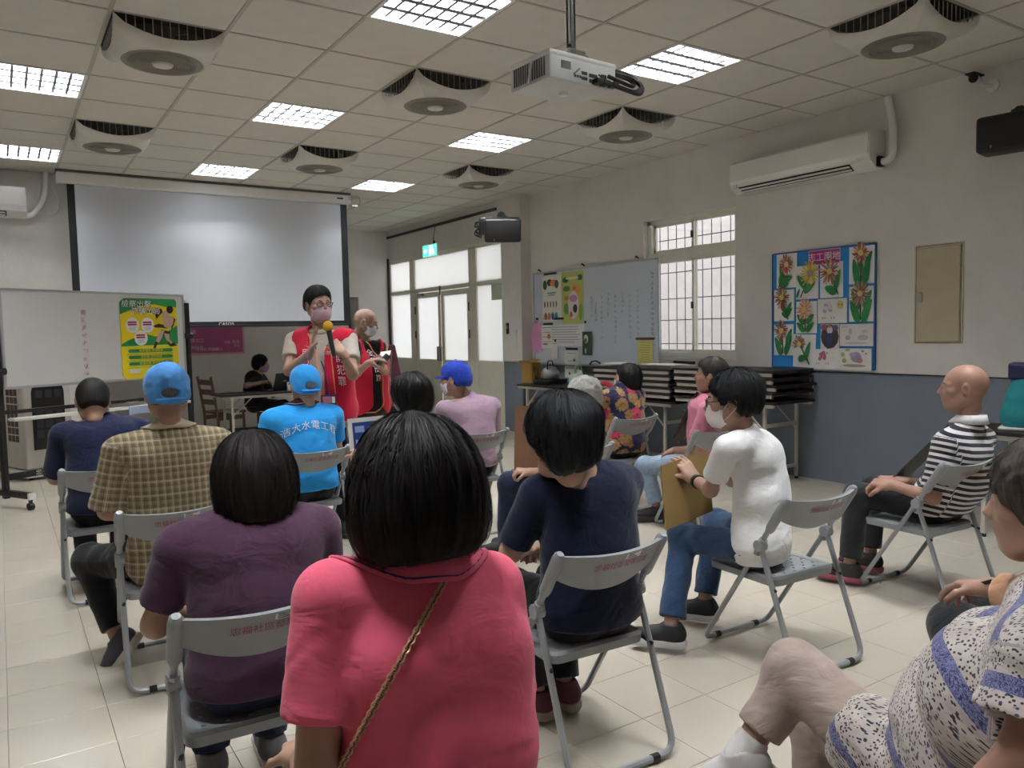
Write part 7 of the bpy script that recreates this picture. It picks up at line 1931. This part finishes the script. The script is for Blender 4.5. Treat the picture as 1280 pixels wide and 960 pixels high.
w = JS['wrL']; u = unit(JS['elL']-JS['wrL']); MB().tube([w+u*.01-JS['base'], w+u*.035-JS['base']], .034, 14).build('watch', M_BLACK, JS['P'], smooth=True)

hB = px(457, 403, 7.3); J = standing(hB[0]-.05, hB[1]+.03, -2.45, hB, 1.80, head=(.30, .32, 0), sw=.42)
J['shR'] = px(443, 434, 7.2); J['shL'] = px(474, 434, 7.35); J['pelvis'] = px(463, 502, 7.3); J['waist'] = px(462, 478, 7.3); J['chest'] = px(461, 455, 7.29); J['elR'] = px(446, 466, 7.05); J['wrR'] = px(462, 453, 6.85); J['elL'] = px(480, 464, 7.25); J['wrL'] = px(477, 458, 7.0)
J['hdR'] = dict(d=unit(px(474, 449, 6.82)-px(462, 453, 6.85)), n=V(.1, .2, -1), curl=(.3, .35, .5, .5), thumbside=-1, sc=1.12); J['hdL'] = dict(d=unit(px(474, 449, 6.85)-px(477, 458, 7.0)), n=V(-.5, .2, .8), curl=(.5, .6, .6, .6), thumbside=1, sc=1.1)
J['anR'] = J['anR']-J['R'][0]*(-.12); J['knR'] = J['knR']+J['R'][0]*.07; J['toR'] = J['toR']+J['R'][0]*.12
JB = person('bald man in red vest and mask looking at a tablet near the doors', J, skin='a88270', hair=None, shirt=M_BLKT, sleeve=.55, trousers=M_NAVP, shoes=('1b1b1d', '2b2b2d'), vox=.010, seed=22, style=dict(mask=1), hem=.16, fold=.004)
face_mask(JB, 'cfd9de'); vest(JB, hw=.050, hem=-.12); vest_text(JB, '全民反詐', .125, .44, .07, .08); vest_text(JB, '預防犯罪', -.125, .44, .07, .08)
q = para(px(471, 455, 6.80), px(483, 442, 6.88), px(477, 458, 6.98)); board('tablet', q, .012, M_BLACK, 'black tablet held by the bald man in the red vest', 'tablet')
q = para(px(474, 446, 6.9), px(487, 444, 6.98), px(476, 440, 7.0)); board('loose_paper', q, .002, M_PW, 'white paper held above the black tablet', 'paper')

hL_ = on_y(326, 455, 11.42); J = seated(hL_[0]-.06, hL_[1]+.03, -2.15, seat=.46, torso=.50, sw=.37, head=(.35, .12, 0), hd=hL_)
J['neck'] = hL_-V(.03, 0, .17); 
for q_, n in ((-1, 'L'), (1, 'R')): J['sh'+n] = J['neck']+J['R'][0]*q_*.185-V(0, 0, .075)
J['elR'] = on_y(308, 482, 11.15); J['wrR'] = on_y(327, 478, 11.12); J['elL'] = J['shL']+V(.1, -.12, -.22); J['wrL'] = on_y(352, 476, 11.22)
JW = person('seated woman in black top and purple mask working at the laptop', J, skin='b48c78', hair='curly', hairc=('0c0b0d', '1e1c20'), shirt=M_BLKT, sleeve=.7, trousers=M_BLKP, shoes=('1b1b1d', '2b2b2d'), vox=.011, nstr=400, seed=23, female=True, style=dict(mask=1, hs=1.05))
face_mask(JW, '9a83c0')
